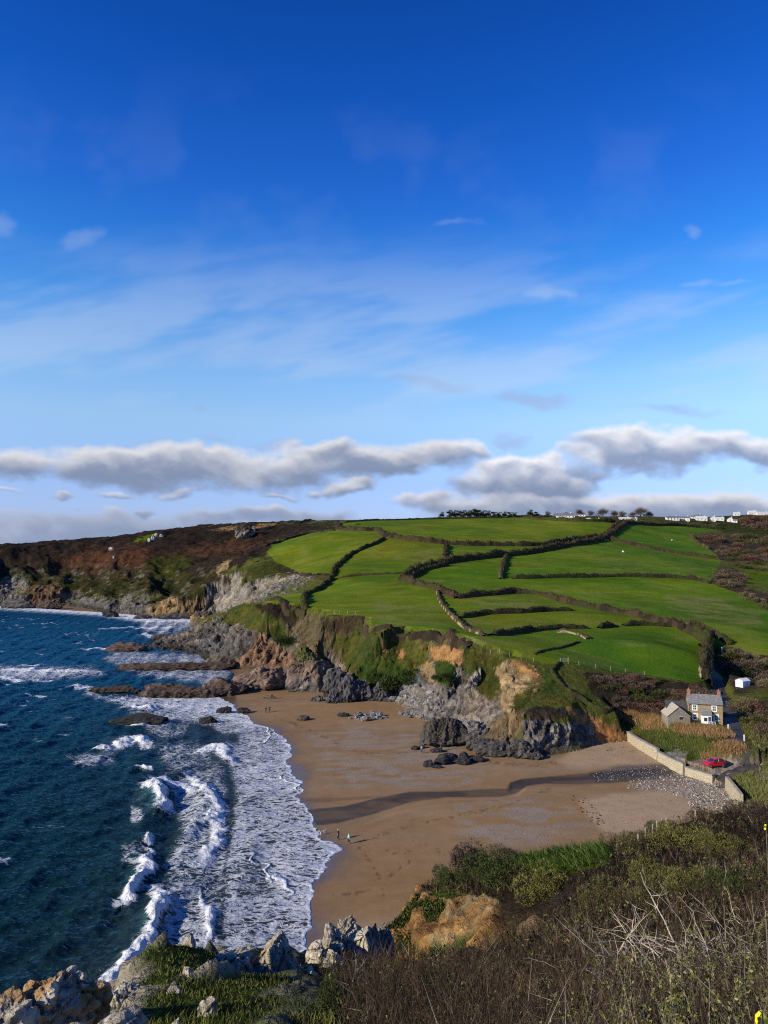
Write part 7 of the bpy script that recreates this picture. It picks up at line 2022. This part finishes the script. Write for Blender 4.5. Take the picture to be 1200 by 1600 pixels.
near_tufts('tall_grass', 60000, 622, patchm, (.3,.75), (.03,.07), [C_(.050,.092,.014), C_(.034,.064,.011), C_(.105,.12,.035), C_(.028,.046,.011)], .65, (-.9,.15,0), 30, 62, 45)
def ivym(x, y, z):
    px, py = project(x, y, z); return soft_poly(px, py, [(592,1440),(610,1412),(645,1398),(688,1402),(696,1440),(690,1500),(592,1515)], 6) * (y > 30)
near_tufts('bluff_ivy_leaves', 260000, 623, ivym, (.15,.35), (.08,.16), [C_(.035,.05,.011), C_(.055,.065,.015), C_(.08,.085,.022), C_(.025,.032,.009)], 1.0, None, 32, 54, 45)
def bluffm(x, y, z):
    px, py = project(x, y, z); return soft_poly(px, py, [(660,1392),(690,1372),(740,1352),(800,1345),(830,1360),(800,1395),(760,1408),(700,1398)], 6) * (y > 30)
near_tufts('bluff_top_grass', 60000, 624, bluffm, (.25,.7), (.03,.07), [C_(.05,.05,.018), C_(.08,.075,.03), C_(.045,.035,.022), C_(.11,.095,.045)], .5, (-.3,-.3,0), 32, 60, 45)

# ------------------------------------------------------------------ gorse and leafy shrubs
def shrub_meshes(seed, cols, n=6000, sl=(.05,.13), sw=(.015,.035), lobes=12):
    V, F, c = bush_data(seed, n, lobes, .95, sl, sw, .5, cols); return V, F, c
OLIV = [c * 1.9 * C_(1.1,1,.85) for c in OLIV]; DGRN = [c * 1.4 for c in DGRN]
GORSE = []
for s, cl in ((701, OLIV + [C_(.14,.125,.04)]), (702, OLIV + [C_(.10,.10,.03)]), (703, [C_(.13,.115,.05), C_(.09,.08,.03), C_(.06,.06,.02)]), (704, DGRN + [C_(.06,.07,.02)]), (705, [C_(.06,.045,.035), C_(.04,.03,.025), C_(.09,.07,.05)])):
    V, F, c = shrub_meshes(s, cl, 5200); GORSE.append((V, F, c))
gme = []
for V, F, c in GORSE:
    o = mesh_np('gorse_bush', V, F, M_LEAF, attrs={'albedo': c}); gme.append(o.data); bpy.data.objects.remove(o)
NG = 0
def gorse(px, py, wpx, d, kind, label, group=None, tall=1.0, cat='bush', name='gorse_bush'):
    """a bush whose middle is seen at (px, py), d metres ahead"""
    global NG; NG += 1
    x, y, _ = Wd(px, py, d); z = float(ground(x, y)[0]); w_ = wpx / FPX * d * .6
    o = bpy.data.objects.new(name, gme[kind]); COL.objects.link(o); o.location = (x, y, z - .1 * w_)
    o.scale = (w_, w_ * (.85 + .3 * ((NG * .37) % 1)), w_ * tall); o.rotation_euler = (0, 0, NG * 2.4)
    return tag(o, label, cat, group)
for (a, b, w_, d, kd, lab) in [
 (985,1318,55,46,2,'straw tipped gorse bush at the right end of the grass patch'),(1010,1335,60,36,0,'olive gorse bush below the leaning fence posts'),(1050,1310,70,46,0,'large olive gorse bush in front of the thick fence post'),
 (1095,1315,60,44,1,'olive gorse bush in the middle of the gorse band'),(1135,1318,55,42,0,'gorse bush at the right of the gorse band'),(1070,1345,70,28,1,'nearer olive gorse bush above the pale dead branches'),
 (1025,1362,60,26,2,'yellowish gorse bush left of the pale dead branches'),(970,1365,60,32,2,'pale brown bush below the grass patch'),(925,1372,55,34,2,'brownish olive bush under the middle of the grass patch'),
 (880,1372,50,36,4,'purple brown bush under the left of the grass patch'),(1120,1350,70,26,3,'dark green bush behind the pale dead branches'),(1165,1345,70,24,3,'dark green bush at the right edge behind the dead branches'),
 (745,1342,90,50,4,'wide dark brown bush on the crest of the bluff'),(705,1372,60,47,3,'dark green ivy clump on the corner of the bluff'),(782,1365,80,45,3,'green bush on top of the orange earth face'),
 (800,1335,60,51,4,'dark bush left of the grass patch'),(840,1392,70,40,1,'olive bush right of the orange earth face'),(985,1292,60,62,3,'dark green bush on the far rim behind the posts'),
 (1030,1285,60,64,3,'dark green bush at the foot of the thick fence post'),(935,1310,50,60,4,'dark bush on the rim above the grass patch'),(885,1318,40,56,1,'small olive bush on the rim of the grass patch'),
 (1100,1282,70,66,4,'purple brown bush on the rim behind the fence posts'),(1160,1276,70,68,4,'brown bush on the rim at the right end of the fence'),(1200,1285,60,50,4,'brown bush at the right edge under the fence'),
 (630,1398,50,42,3,'ivy clump on the left lip of the bluff'),(560,1530,60,18,4,'brown twiggy bush below the double peaked rock'),(520,1565,60,13,3,'dark green bush in the near scrub below the rocks'),(690,1540,60,14,3,'green leafy bush in the middle of the near brown scrub')]:
    gorse(a, b, w_, d, kd, lab, 'gorse and bushes on the near slope', 1.0 if kd < 3 else (1.5 if d < 15 else .75))

def leafy_shrub(px, py, d, H, n, label, seed, cols, lean=.3, spread=.5):
    rs = np.random.default_rng(seed); x, y, _ = Wd(px, py, d); z = float(ground(x, y)[0])
    root = empty('leafy_shrub', (x, y, z)); st = MB(); V, F, C = [], [], []; nv = 0
    for i in range(n):
        b = np.array([rs.normal() * spread, rs.normal() * spread, 0.0]); b[2] = float(ground(x + b[0], y + b[1])[0]) - z - .05
        p = [b]; dd = np.array([rs.normal() * lean, rs.normal() * lean, 1.0]); L = H * 1.25 * rs.uniform(.6, 1.1)
        for k in range(5): dd = dd + rs.normal(size=3) * .16; dd[2] = max(dd[2], .5); p.append(p[-1] + dd / np.linalg.norm(dd) * L / 5)
        st.tube([tuple(q) for q in p], [.006, .0055, .005, .004, .003, .002], 4, cap=False)
        m = 80; t = rs.uniform(.25, 1.0, m); idx = np.minimum((t * 5).astype(int), 4); P = np.array(p)
        q = P[idx] + (P[idx + 1] - P[idx]) * (t * 5 - idx)[:, None]
        e = rs.normal(size=(m, 3)); e[:, 2] = np.abs(e[:, 2]) * .8 + .3; e /= np.linalg.norm(e, axis=1, keepdims=True)
        ln = rs.uniform(.018, .038, m); w_ = ln * rs.uniform(.4, .6, m)
        sd = np.cross(e, rs.normal(size=(m, 3))); sd /= np.linalg.norm(sd, axis=1, keepdims=True) + 1e-9
        quad = np.stack([q, q + e * (ln * .5)[:, None] + sd * (w_ * .5)[:, None], q + e * ln[:, None], q + e * (ln * .5)[:, None] - sd * (w_ * .5)[:, None]], 1).reshape(-1, 3)
        V.append(quad); F.append(np.arange(4 * m).reshape(-1, 4) + nv); nv += 4 * m
        c = np.asarray(cols)[rs.integers(0, len(cols), m)] * rs.uniform(.6, 1.4, (m, 1)); C.append(np.repeat(c, 4, 0))
    s_ = st.build('stems', M_STEM, root)
    mesh_np('leaves', np.vstack(V), np.vstack(F), M_LEAF, root, attrs={'albedo': np.vstack(C)})
    return tag(root, label, 'shrub', 'leafy shrubs in the near right corner')
M_STEM = simple_mat('stem_bark', (.13,.105,.085), .85, .35, 6)
LCOL = [C_(.11,.12,.028), C_(.075,.09,.02), C_(.19,.18,.055), C_(.05,.06,.014), C_(.24,.195,.08)]
for i, (a, b, d, H, n, lab) in enumerate([(1150,1500,5.2,.95,60,'tall leafy shrub at the right edge below the dead branches'),(1090,1540,5.0,.8,52,'olive leafy shrub left of the tall one at the right edge'),(1020,1545,5.4,.7,44,'leafy shrub with yellowish leaves in the near right scrub'),(1180,1590,3.6,.7,44,'nearest leafy shrub in the bottom right corner'),(960,1570,4.8,.6,34,'sparse leafy shrub among bare stems right of the bottom middle'),(1100,1600,3.4,.55,36,'low leafy shrub on the bottom edge near the yellow flower'),(1080,1440,8.0,.9,38,'leafy shrub rising through the pale dead branches'),(1165,1410,9.0,1.0,38,'leafy shrub at the right of the pale dead branches'),(900,1590,4.4,.5,26,'low sparse shrub at the bottom edge beside bare stems')]):
    leafy_shrub(a, b, d, H, n, lab, 750 + i, LCOL)

# ------------------------------------------------------------------ pale dead branches
M_DEAD = simple_mat('dead_wood', (.40,.335,.26), .8, .3, 8)
def dead_branches(px, py, d, n, label, seed, H=1.5, r0=.014, dirn=(-.5,.1,.75)):
    rs = np.random.default_rng(seed); x, y, _ = Wd(px, py, d); z = float(ground(x, y)[0])
    root = empty('dead_branches', (x, y, z)); mb, tw = MB(), MB()
    for i in range(n):
        if n <= 12: mb = tw = MB()
        p = [np.array([rs.normal() * .55, rs.normal() * .35, .05])]; dd = np.array(dirn) + rs.normal(size=3) * np.array([.7, .45, .25]); dd[2] = abs(dd[2]) + .2; L = H * rs.uniform(.45, 1.15)
        for k in range(7):
            dd = dd / np.linalg.norm(dd) + rs.normal(size=3) * .2; dd[2] -= .10; p.append(p[-1] + dd / np.linalg.norm(dd) * L / 7)
        r = r0 * rs.uniform(.45, 1.0); mb.tube([tuple(q) for q in p], [r * (1 - .8 * k / 7) for k in range(8)], 5, cap=False)
        for j in range(rs.integers(3, 8)):
            k = rs.integers(1, 7); q = [p[k]]; e = dd * .3 + rs.normal(size=3) * .7; e[2] += .3
            for m in range(3): e = e / np.linalg.norm(e) + rs.normal(size=3) * .3; q.append(q[-1] + e / np.linalg.norm(e) * L * rs.uniform(.05, .13))
            tw.tube([tuple(v) for v in q], [r * .5, r * .4, r * .28, r * .12], 3, cap=False)
        if n <= 12: mb.build('branch', M_DEAD, root, smooth=True)
    if n <= 12: return tag(root, label, 'dead branches', 'pale dead branches on the near slope')
    mb.v += tw.v; mb.f3 += [[i + mb.n for i in f] for f in tw.f3]; mb.f4 += [[i + mb.n for i in f] for f in tw.f4]; mb.build('branches', M_DEAD, root, smooth=True)
    return tag(root, label, 'dead branches', 'pale dead branches on the near slope')
dead_branches(1068,1425,12.5,24,'largest tangle of pale dead branches on the near slope',801,1.75,.019)
dead_branches(1150,1400,13.5,46,'dense mat of pale dead twigs at the right edge',802,1.0,.012,(-.1,0,.6))
dead_branches(1110,1440,10.5,34,'fine pale twigs mixed with leaves below the big dead tangle',803,.8,.009,(-.2,0,.7))
dead_branches(1195,1340,17,12,'few pale dead branches at the right edge under the fence',804,1.0,.013,(-.3,0,.8))
dead_branches(990,1440,13,12,'sparse pale twigs left of the big dead tangle',806,.9,.01,(-.4,0,.8))

# ------------------------------------------------------------------ fence posts on the near rim
def rim_post(px, ytop, ybot, d, r, label):
    x, y, zt = Wd(px, ytop, d); z = float(ground(x, y)[0]); rs = np.random.default_rng(int(px))
    hh = max(zt - z, .5)
    return hh, x, y, z
root = empty('fence', (0, 0, 0))
pts = [(1168,1268,66,.07),(1152,1264,67,.05),(1129,1270,66,.05),(1087,1275,62,.075),(1041,1278,60,.11),(1035,1285,58,.06),(1027,1292,55,.06),(1019,1300,52,.05),(1009,1309,48,.05),(998,1317,45,.06)]
x0, y0, _ = Wd(1087, 1280, 62); z0 = float(ground(x0, y0)[0]); root.location = (x0, y0, z0); tops = []
for i, (a, b, d, r) in enumerate(pts):
    x, y, zt = Wd(a, b, d); z = float(ground(x, y)[0]); zt = min(max(zt, z + .9), z + 1.5)
    MB().tube([(x - x0, y - y0, z - .4 - z0), (x - x0 + .04 * math.sin(i * 2), y - y0, zt - z0)], [r, r * .9], 7).build('fence_post', M_WOOD, root); tops.append((x - x0, y - y0, zt - z0))
wr = MB()
for i in range(len(tops) - 1):
    for k in (.1, .45):
        a, b = tops[i], tops[i + 1]; wr.tube([(a[0], a[1], a[2] - k), ((a[0]+b[0])/2, (a[1]+b[1])/2, (a[2]+b[2])/2 - k - .05), (b[0], b[1], b[2] - k)], .005, 3, cap=False)
wr.build('wires', M_RIM, root)
tag(root, 'old leaning wooden fence posts with wire along the near rim', 'fence')

# ------------------------------------------------------------------ yellow gorse flowers
M_YEL = simple_mat('yellow_petal', (.85,.66,.02), .5, .12, 12)
def flower_sprig(px, py, d, nfl, label, seed, size=.017, drop_len=.5):
    rs = np.random.default_rng(seed); x, y, z = Wd(px, py, d); zg = float(ground(x, y)[0])
    root = empty('gorse_sprig', (x, y, zg)); h = z - zg
    MB().tube([(.05, .05, -.05), (.03, .02, h * .5), (0, 0, h)], [.006, .004, .002], 5).build('stem', M_STEM, root)
    sp = MB()
    for k in range(40):
        t = rs.uniform(.3, 1); b = np.array([.03 * (1 - t), .02 * (1 - t), h * t]); e = rs.normal(size=3); e[2] = abs(e[2]); e = e / np.linalg.norm(e) * .03
        sp.tube([tuple(b), tuple(b + e)], [.0016, .0003], 3, cap=False)
    sp.build('spines', simple_mat('gorse_spine', (.07,.10,.03), .7, .3, 9), root)
    for i in range(nfl):
        c = np.array([rs.normal() * .016, rs.normal() * .012, h - i * .022 + .008]); f = MB()
        out = rs.normal(size=3); out[1] -= 1.2; out /= np.linalg.norm(out)
        a = np.cross(out, (0, 0, 1)); a /= np.linalg.norm(a); b = np.cross(out, a)
        for k in range(5):
            an = 2 * math.pi * k / 5 + .3; dr = a * math.cos(an) + b * math.sin(an); sd = np.cross(dr, out)
            L = size * (1.15 if k == 1 else .85); w_ = size * .42
            v = [c, c + dr * L * .55 + sd * w_ + out * .004, c + dr * L + sd * w_ * .5 + out * .009, c + dr * L - sd * w_ * .5 + out * .009, c + dr * L * .55 - sd * w_ + out * .004]
            v2 = [q - out * .0012 for q in v]
            f.add([tuple(q) for q in v + v2], [(0,1,2,3,4), (9,8,7,6,5), (1,6,7,2), (2,7,8,3), (3,8,9,4)])
        f.build('flower', M_YEL, root)
    return tag(root, label, 'flowering gorse')
flower_sprig(1191,1578,1.75,3,'gorse sprig with a large yellow flower in the bottom right corner',811,.02)
flower_sprig(1197,1436,2.6,1,'gorse sprig with a yellow flower at the right edge halfway up the scrub',812,.018)
flower_sprig(1197,1292,4.5,3,'gorse sprig with yellow flowers at the right edge under the fence',813,.008)
# ================================================================== CAMERA, SUN, SKY
cam = bpy.data.cameras.new('camera'); co = bpy.data.objects.new('camera', cam); COL.objects.link(co)
co.location = (0, 0, CAM_H); co.rotation_euler = (math.radians(90) + PITCH, 0, 0)
cam.sensor_fit = 'VERTICAL'; cam.sensor_height = 36.0; cam.lens = FPX / 1600.0 * 36.0
cam.clip_start = .1; cam.clip_end = 60000
SC.camera = co
sun = bpy.data.lights.new('sun', 'SUN'); so = bpy.data.objects.new('sun', sun); COL.objects.link(so)
sun.energy = 5.0; sun.angle = math.radians(.5); sun.color = (1.0, .90, .71)
tov = Vector((-math.cos(SHADOW_AZ) * math.cos(SUN_EL), -math.sin(SHADOW_AZ) * math.cos(SUN_EL), math.sin(SUN_EL)))   # towards the sun
so.rotation_euler = tov.to_track_quat('Z', 'Y').to_euler()
w = bpy.data.worlds.new('World'); SC.world = w; w.use_nodes = True
wn = w.node_tree
for n in list(wn.nodes): wn.nodes.remove(n)
W_ = NT(wn)
out = W_.n('ShaderNodeOutputWorld'); bg = W_.n('ShaderNodeBackground'); W_.l(bg.outputs[0], out.inputs[0])
sky = W_.n('ShaderNodeTexSky', sky_type='NISHITA'); sky.sun_disc = False
sky.sun_elevation = SUN_EL; sky.sun_rotation = math.atan2(tov.x, tov.y)
sky.altitude = 0; sky.air_density = 1.0; sky.dust_density = .4; sky.ozone_density = 3.0

# the deep winter blue of the clear sky, by height above the horizon
STR = .1
tc = W_.coord('Generated'); sx = W_.n('ShaderNodeSeparateXYZ'); W_.l(tc, sx.inputs[0])
el = W_.math('ARCSINE', sx.outputs[2]); elt = W_.math('DIVIDE', W_.math('MAXIMUM', el, 0.0), math.radians(50))
EXPO = .2
k = .07 / STR / 2 ** EXPO
_rp = [(0.0, (1.25,1.45,2.9)), (.10, (1.6,1.75,2.7)), (.195, (2.3,2.45,2.7)), (.256, (2.1,2.55,2.95)), (.35, (1.0,2.1,3.1)), (.44, (.42,1.6,3.1)), (.525, (.28,1.22,3.0)), (.64, (.13,.95,2.65)), (.76, (.09,.76,2.25)), (1.0, (.09,.6,1.9))]
_rp = [(p, tuple(c * k / 3.2 for c in cc)) for p, cc in _rp]
tint = W_.mix(1.0, W_.ramp(elt, _rp), (3.2, 3.2, 3.2), 'MULTIPLY')
clear = W_.mix(1.0, sky.outputs[0], tint, 'MULTIPLY')

def cloud_image():
    """a strip of sky, azimuth +-44 deg by elevation -1..46 deg, with lit cumulus and thin high cloud"""
    Wd_, Hd_ = 1500, 800
    az = np.radians(np.linspace(-44, 44, Wd_)); elv = np.radians(np.linspace(46, -1, Hd_))   # row 0 = top
    A, E = np.meshgrid(az, elv)
    dx, dy, dz = np.cos(E) * np.sin(A), np.cos(E) * np.cos(A), np.sin(E)
    yc = dy * CP + dz * SP; zc = -dy * SP + dz * CP
    X = 600 + FPX * dx / yc; Y = 800 - FPX * zc / yc
    wx = X + (fbm2(X / 90, Y / 60, 3, 301) - .5) * 80; wy = Y + (fbm2(X / 80 + 9, Y / 50, 4, 302) - .5) * 40
    def blobs(L):
        E_ = np.full(X.shape, math.exp(-12.0)); T_ = np.zeros(X.shape)
        for (cx, cy, rx, rt, rb, s) in L:
            x_ = np.abs(wx - cx) / (rx * 1.08)
            k = x_[0] < 9
            ry = np.where(wy < cy, rt, rb) * 1.12
            v = (wy - cy) / ry
            e = np.exp((min(s, 1.05) - np.minimum(x_ ** 2 + v ** 2, 3.5)) * 6)
            E_ += e; T_ += e * np.clip(v, -1.3, 1.3)
        return np.log(E_) / 6, T_ / E_
    big = [(40,722,100,30,34,1),(160,722,90,34,36,1),(250,728,100,34,42,1),(350,738,120,36,36,1),(460,730,110,38,38,1),(512,704,50,22,40,.9),(590,728,95,30,26,1),(670,716,70,24,26,1),(720,712,40,16,14,.7),
           (-120,730,120,30,30,1),(-260,740,120,30,30,1),
           (100,775,20,6,6,.5),(185,775,36,8,7,.6),(295,770,46,9,9,.7),(415,775,34,8,7,.6),(545,768,46,13,11,.9),(495,772,30,8,7,.6),(20,771,34,8,6,.6),(240,797,30,7,6,.7),(118,793,10,3,3,.3),
           (40,832,140,32,60,.9),(190,826,120,26,60,.9),(300,812,90,14,40,.7),(420,806,70,14,20,.7),(500,805,80,12,14,.7),(-150,825,150,30,60,.9),
           (790,745,75,34,50,1.1),(850,748,60,30,50,1.1),(740,760,50,24,30,.9),(650,784,55,12,10,.7),(700,790,60,12,12,.8),(800,790,150,22,34,1.0),(905,765,45,30,30,.8),
           (930,722,50,22,22,.9),(990,705,80,34,30,1),(1060,700,90,32,30,1),(1150,702,100,26,24,1),(1260,705,100,26,24,1),(1400,715,120,30,30,1),
           (960,800,90,26,34,1),(1050,792,100,26,40,1),(1150,792,100,26,40,1),(1270,792,120,26,40,1),(1420,800,120,26,40,1)]
    D0, TV = blobs(big)
    n1 = fbm2(X / 70, Y / 38, 6, 311, .58); n2 = fbm2(X / 22, Y / 15, 4, 312, .55)
    D = D0 * 1.15 + .1 + (n1 - .5) * 1.5 + (n2 - .5) * .45
    a = sstep(-.16, .95, D)
    dens = np.clip(D, 0, 1.2)
    # light comes down from above: accumulate cloud overhead, forgetting slowly
    cum = np.zeros_like(dens); acc = np.zeros(dens.shape[1])
    for r in range(dens.shape[0]):
        acc = acc * .955 + dens[r] * .045; cum[r] = acc
    sh = np.roll(np.roll(dens, 4, 0), 5, 1)
    relief = np.clip(dens - sh, -.5, .5)
    L = .80 * sstep(.5, -.95, TV + (n1 - .5) * 1.5 + (n2 - .5) * .55) + .22 * np.exp(-cum * 3) + relief * .55
    L = np.clip(L, 0, 1)
    lit = np.array([.76, .75, .78]); mid = np.array([.46, .49, .585]); drk = np.array([.225, .285, .43])
    t = L[..., None]
    col = np.where(t > .5, mid + (lit - mid) * (t - .5) * 2, drk + (mid - drk) * t * 2)
    low = (sstep(782, 806, Y) * (.72 - .34 * sstep(620, 760, X)))[..., None]
    col = col * (1 - low) + np.array([.27, .345, .52]) * low
    right = (sstep(680, 760, X) * sstep(770, 730, Y))[..., None]
    col = col * (1 + .22 * right)
    # thin lilac scraps
    thin = [(830,626,60,16,14,.9),(650,600,80,12,10,.55),(1060,640,120,12,11,.55),(800,690,45,8,7,.8),(300,645,30,6,6,.5),(230,695,60,10,10,.6),(430,690,60,10,10,.6),(330,690,40,10,8,.6)]
    Dt = blobs(thin)[0] + (n1 - .5) * .9
    at = sstep(-.25, 1.1, Dt) * .5 * sstep(520, 580, Y)
    ct = np.array([.36, .42, .62])
    # high wisps
    wis = [(866,458,34,16,14,.7),(905,455,24,8,8,.5),(1060,364,18,12,10,.6),(1105,443,40,8,7,.55),(1160,448,40,6,6,.4),(8,356,34,26,24,.7),(120,375,34,22,20,.45),(425,447,25,14,12,.3),(400,485,60,18,16,.3),(720,352,60,8,8,.25)]
    Dw = blobs(wis)[0] + (n1 - .5) * .8
    aw = sstep(-.3, 1.3, Dw) * .30 * sstep(300, 345, Y)
    ci = fbm2(X / 260, (Y + .18 * X) / 60, 5, 321); veil = sstep(.42, .75, ci) * sstep(330, 520, Y) * sstep(700, 600, Y) * .30 + sstep(.5, .8, fbm2(X / 120, Y / 110, 4, 323)) * sstep(60, 300, Y) * sstep(560, 400, Y) * .035
    aw = 1 - (1 - aw) * (1 - veil)
    cw = np.array([.62, .70, .86])
    al = a * .97
    out = col * al[..., None]; T = 1 - al
    out = out + ct * (at * T)[..., None]; T = T * (1 - at)
    out = out + cw * (aw * T)[..., None]; T = T * (1 - aw)
    alpha = 1 - T
    rgb = out / np.maximum(alpha, 1e-4)[..., None]
    im = bpy.data.images.new('cloud_layer', Wd_, Hd_, alpha=True, float_buffer=True)
    im.colorspace_settings.name = 'Non-Color'
    px = np.dstack([rgb, alpha])[::-1].astype(np.float32)
    im.pixels.foreach_set(np.ascontiguousarray(px).ravel()); im.update(); im.pack()
    return im
az = W_.math('ARCTAN2', sx.outputs[0], sx.outputs[1])
uu = W_.math('ADD', W_.math('DIVIDE', az, math.radians(88)), .5)
vv = W_.math('DIVIDE', W_.math('ADD', el, math.radians(1)), math.radians(47))
cx = W_.n('ShaderNodeCombineXYZ'); W_.l(uu, cx.inputs[0]); W_.l(vv, cx.inputs[1])
ti = W_.n('ShaderNodeTexImage', extension='MIRROR', interpolation='Cubic'); ti.image = cloud_image(); W_.l(cx.outputs[0], ti.inputs[0])
hz = W_.smooth(el, -.02, .004)
lim = W_.math('MULTIPLY', W_.math('MULTIPLY', ti.outputs[1], W_.math('LESS_THAN', vv, .97)), hz)
cloudc = W_.mix(1.0, ti.outputs[0], (1 / STR / 2 ** EXPO,) * 3, 'MULTIPLY')
W_.l(W_.mix(lim, clear, cloudc), bg.inputs[0]); bg.inputs[1].default_value = STR
w.cycles.sampling_method = 'MANUAL'; w.cycles.sample_map_resolution = 1024
SC.cycles.filter_width = 1.15
SC.cycles.use_denoising = False
SC.view_settings.view_transform = 'Standard'; SC.view_settings.look = 'None'
SC.view_settings.exposure = EXPO; SC.view_settings.gamma = 1.0
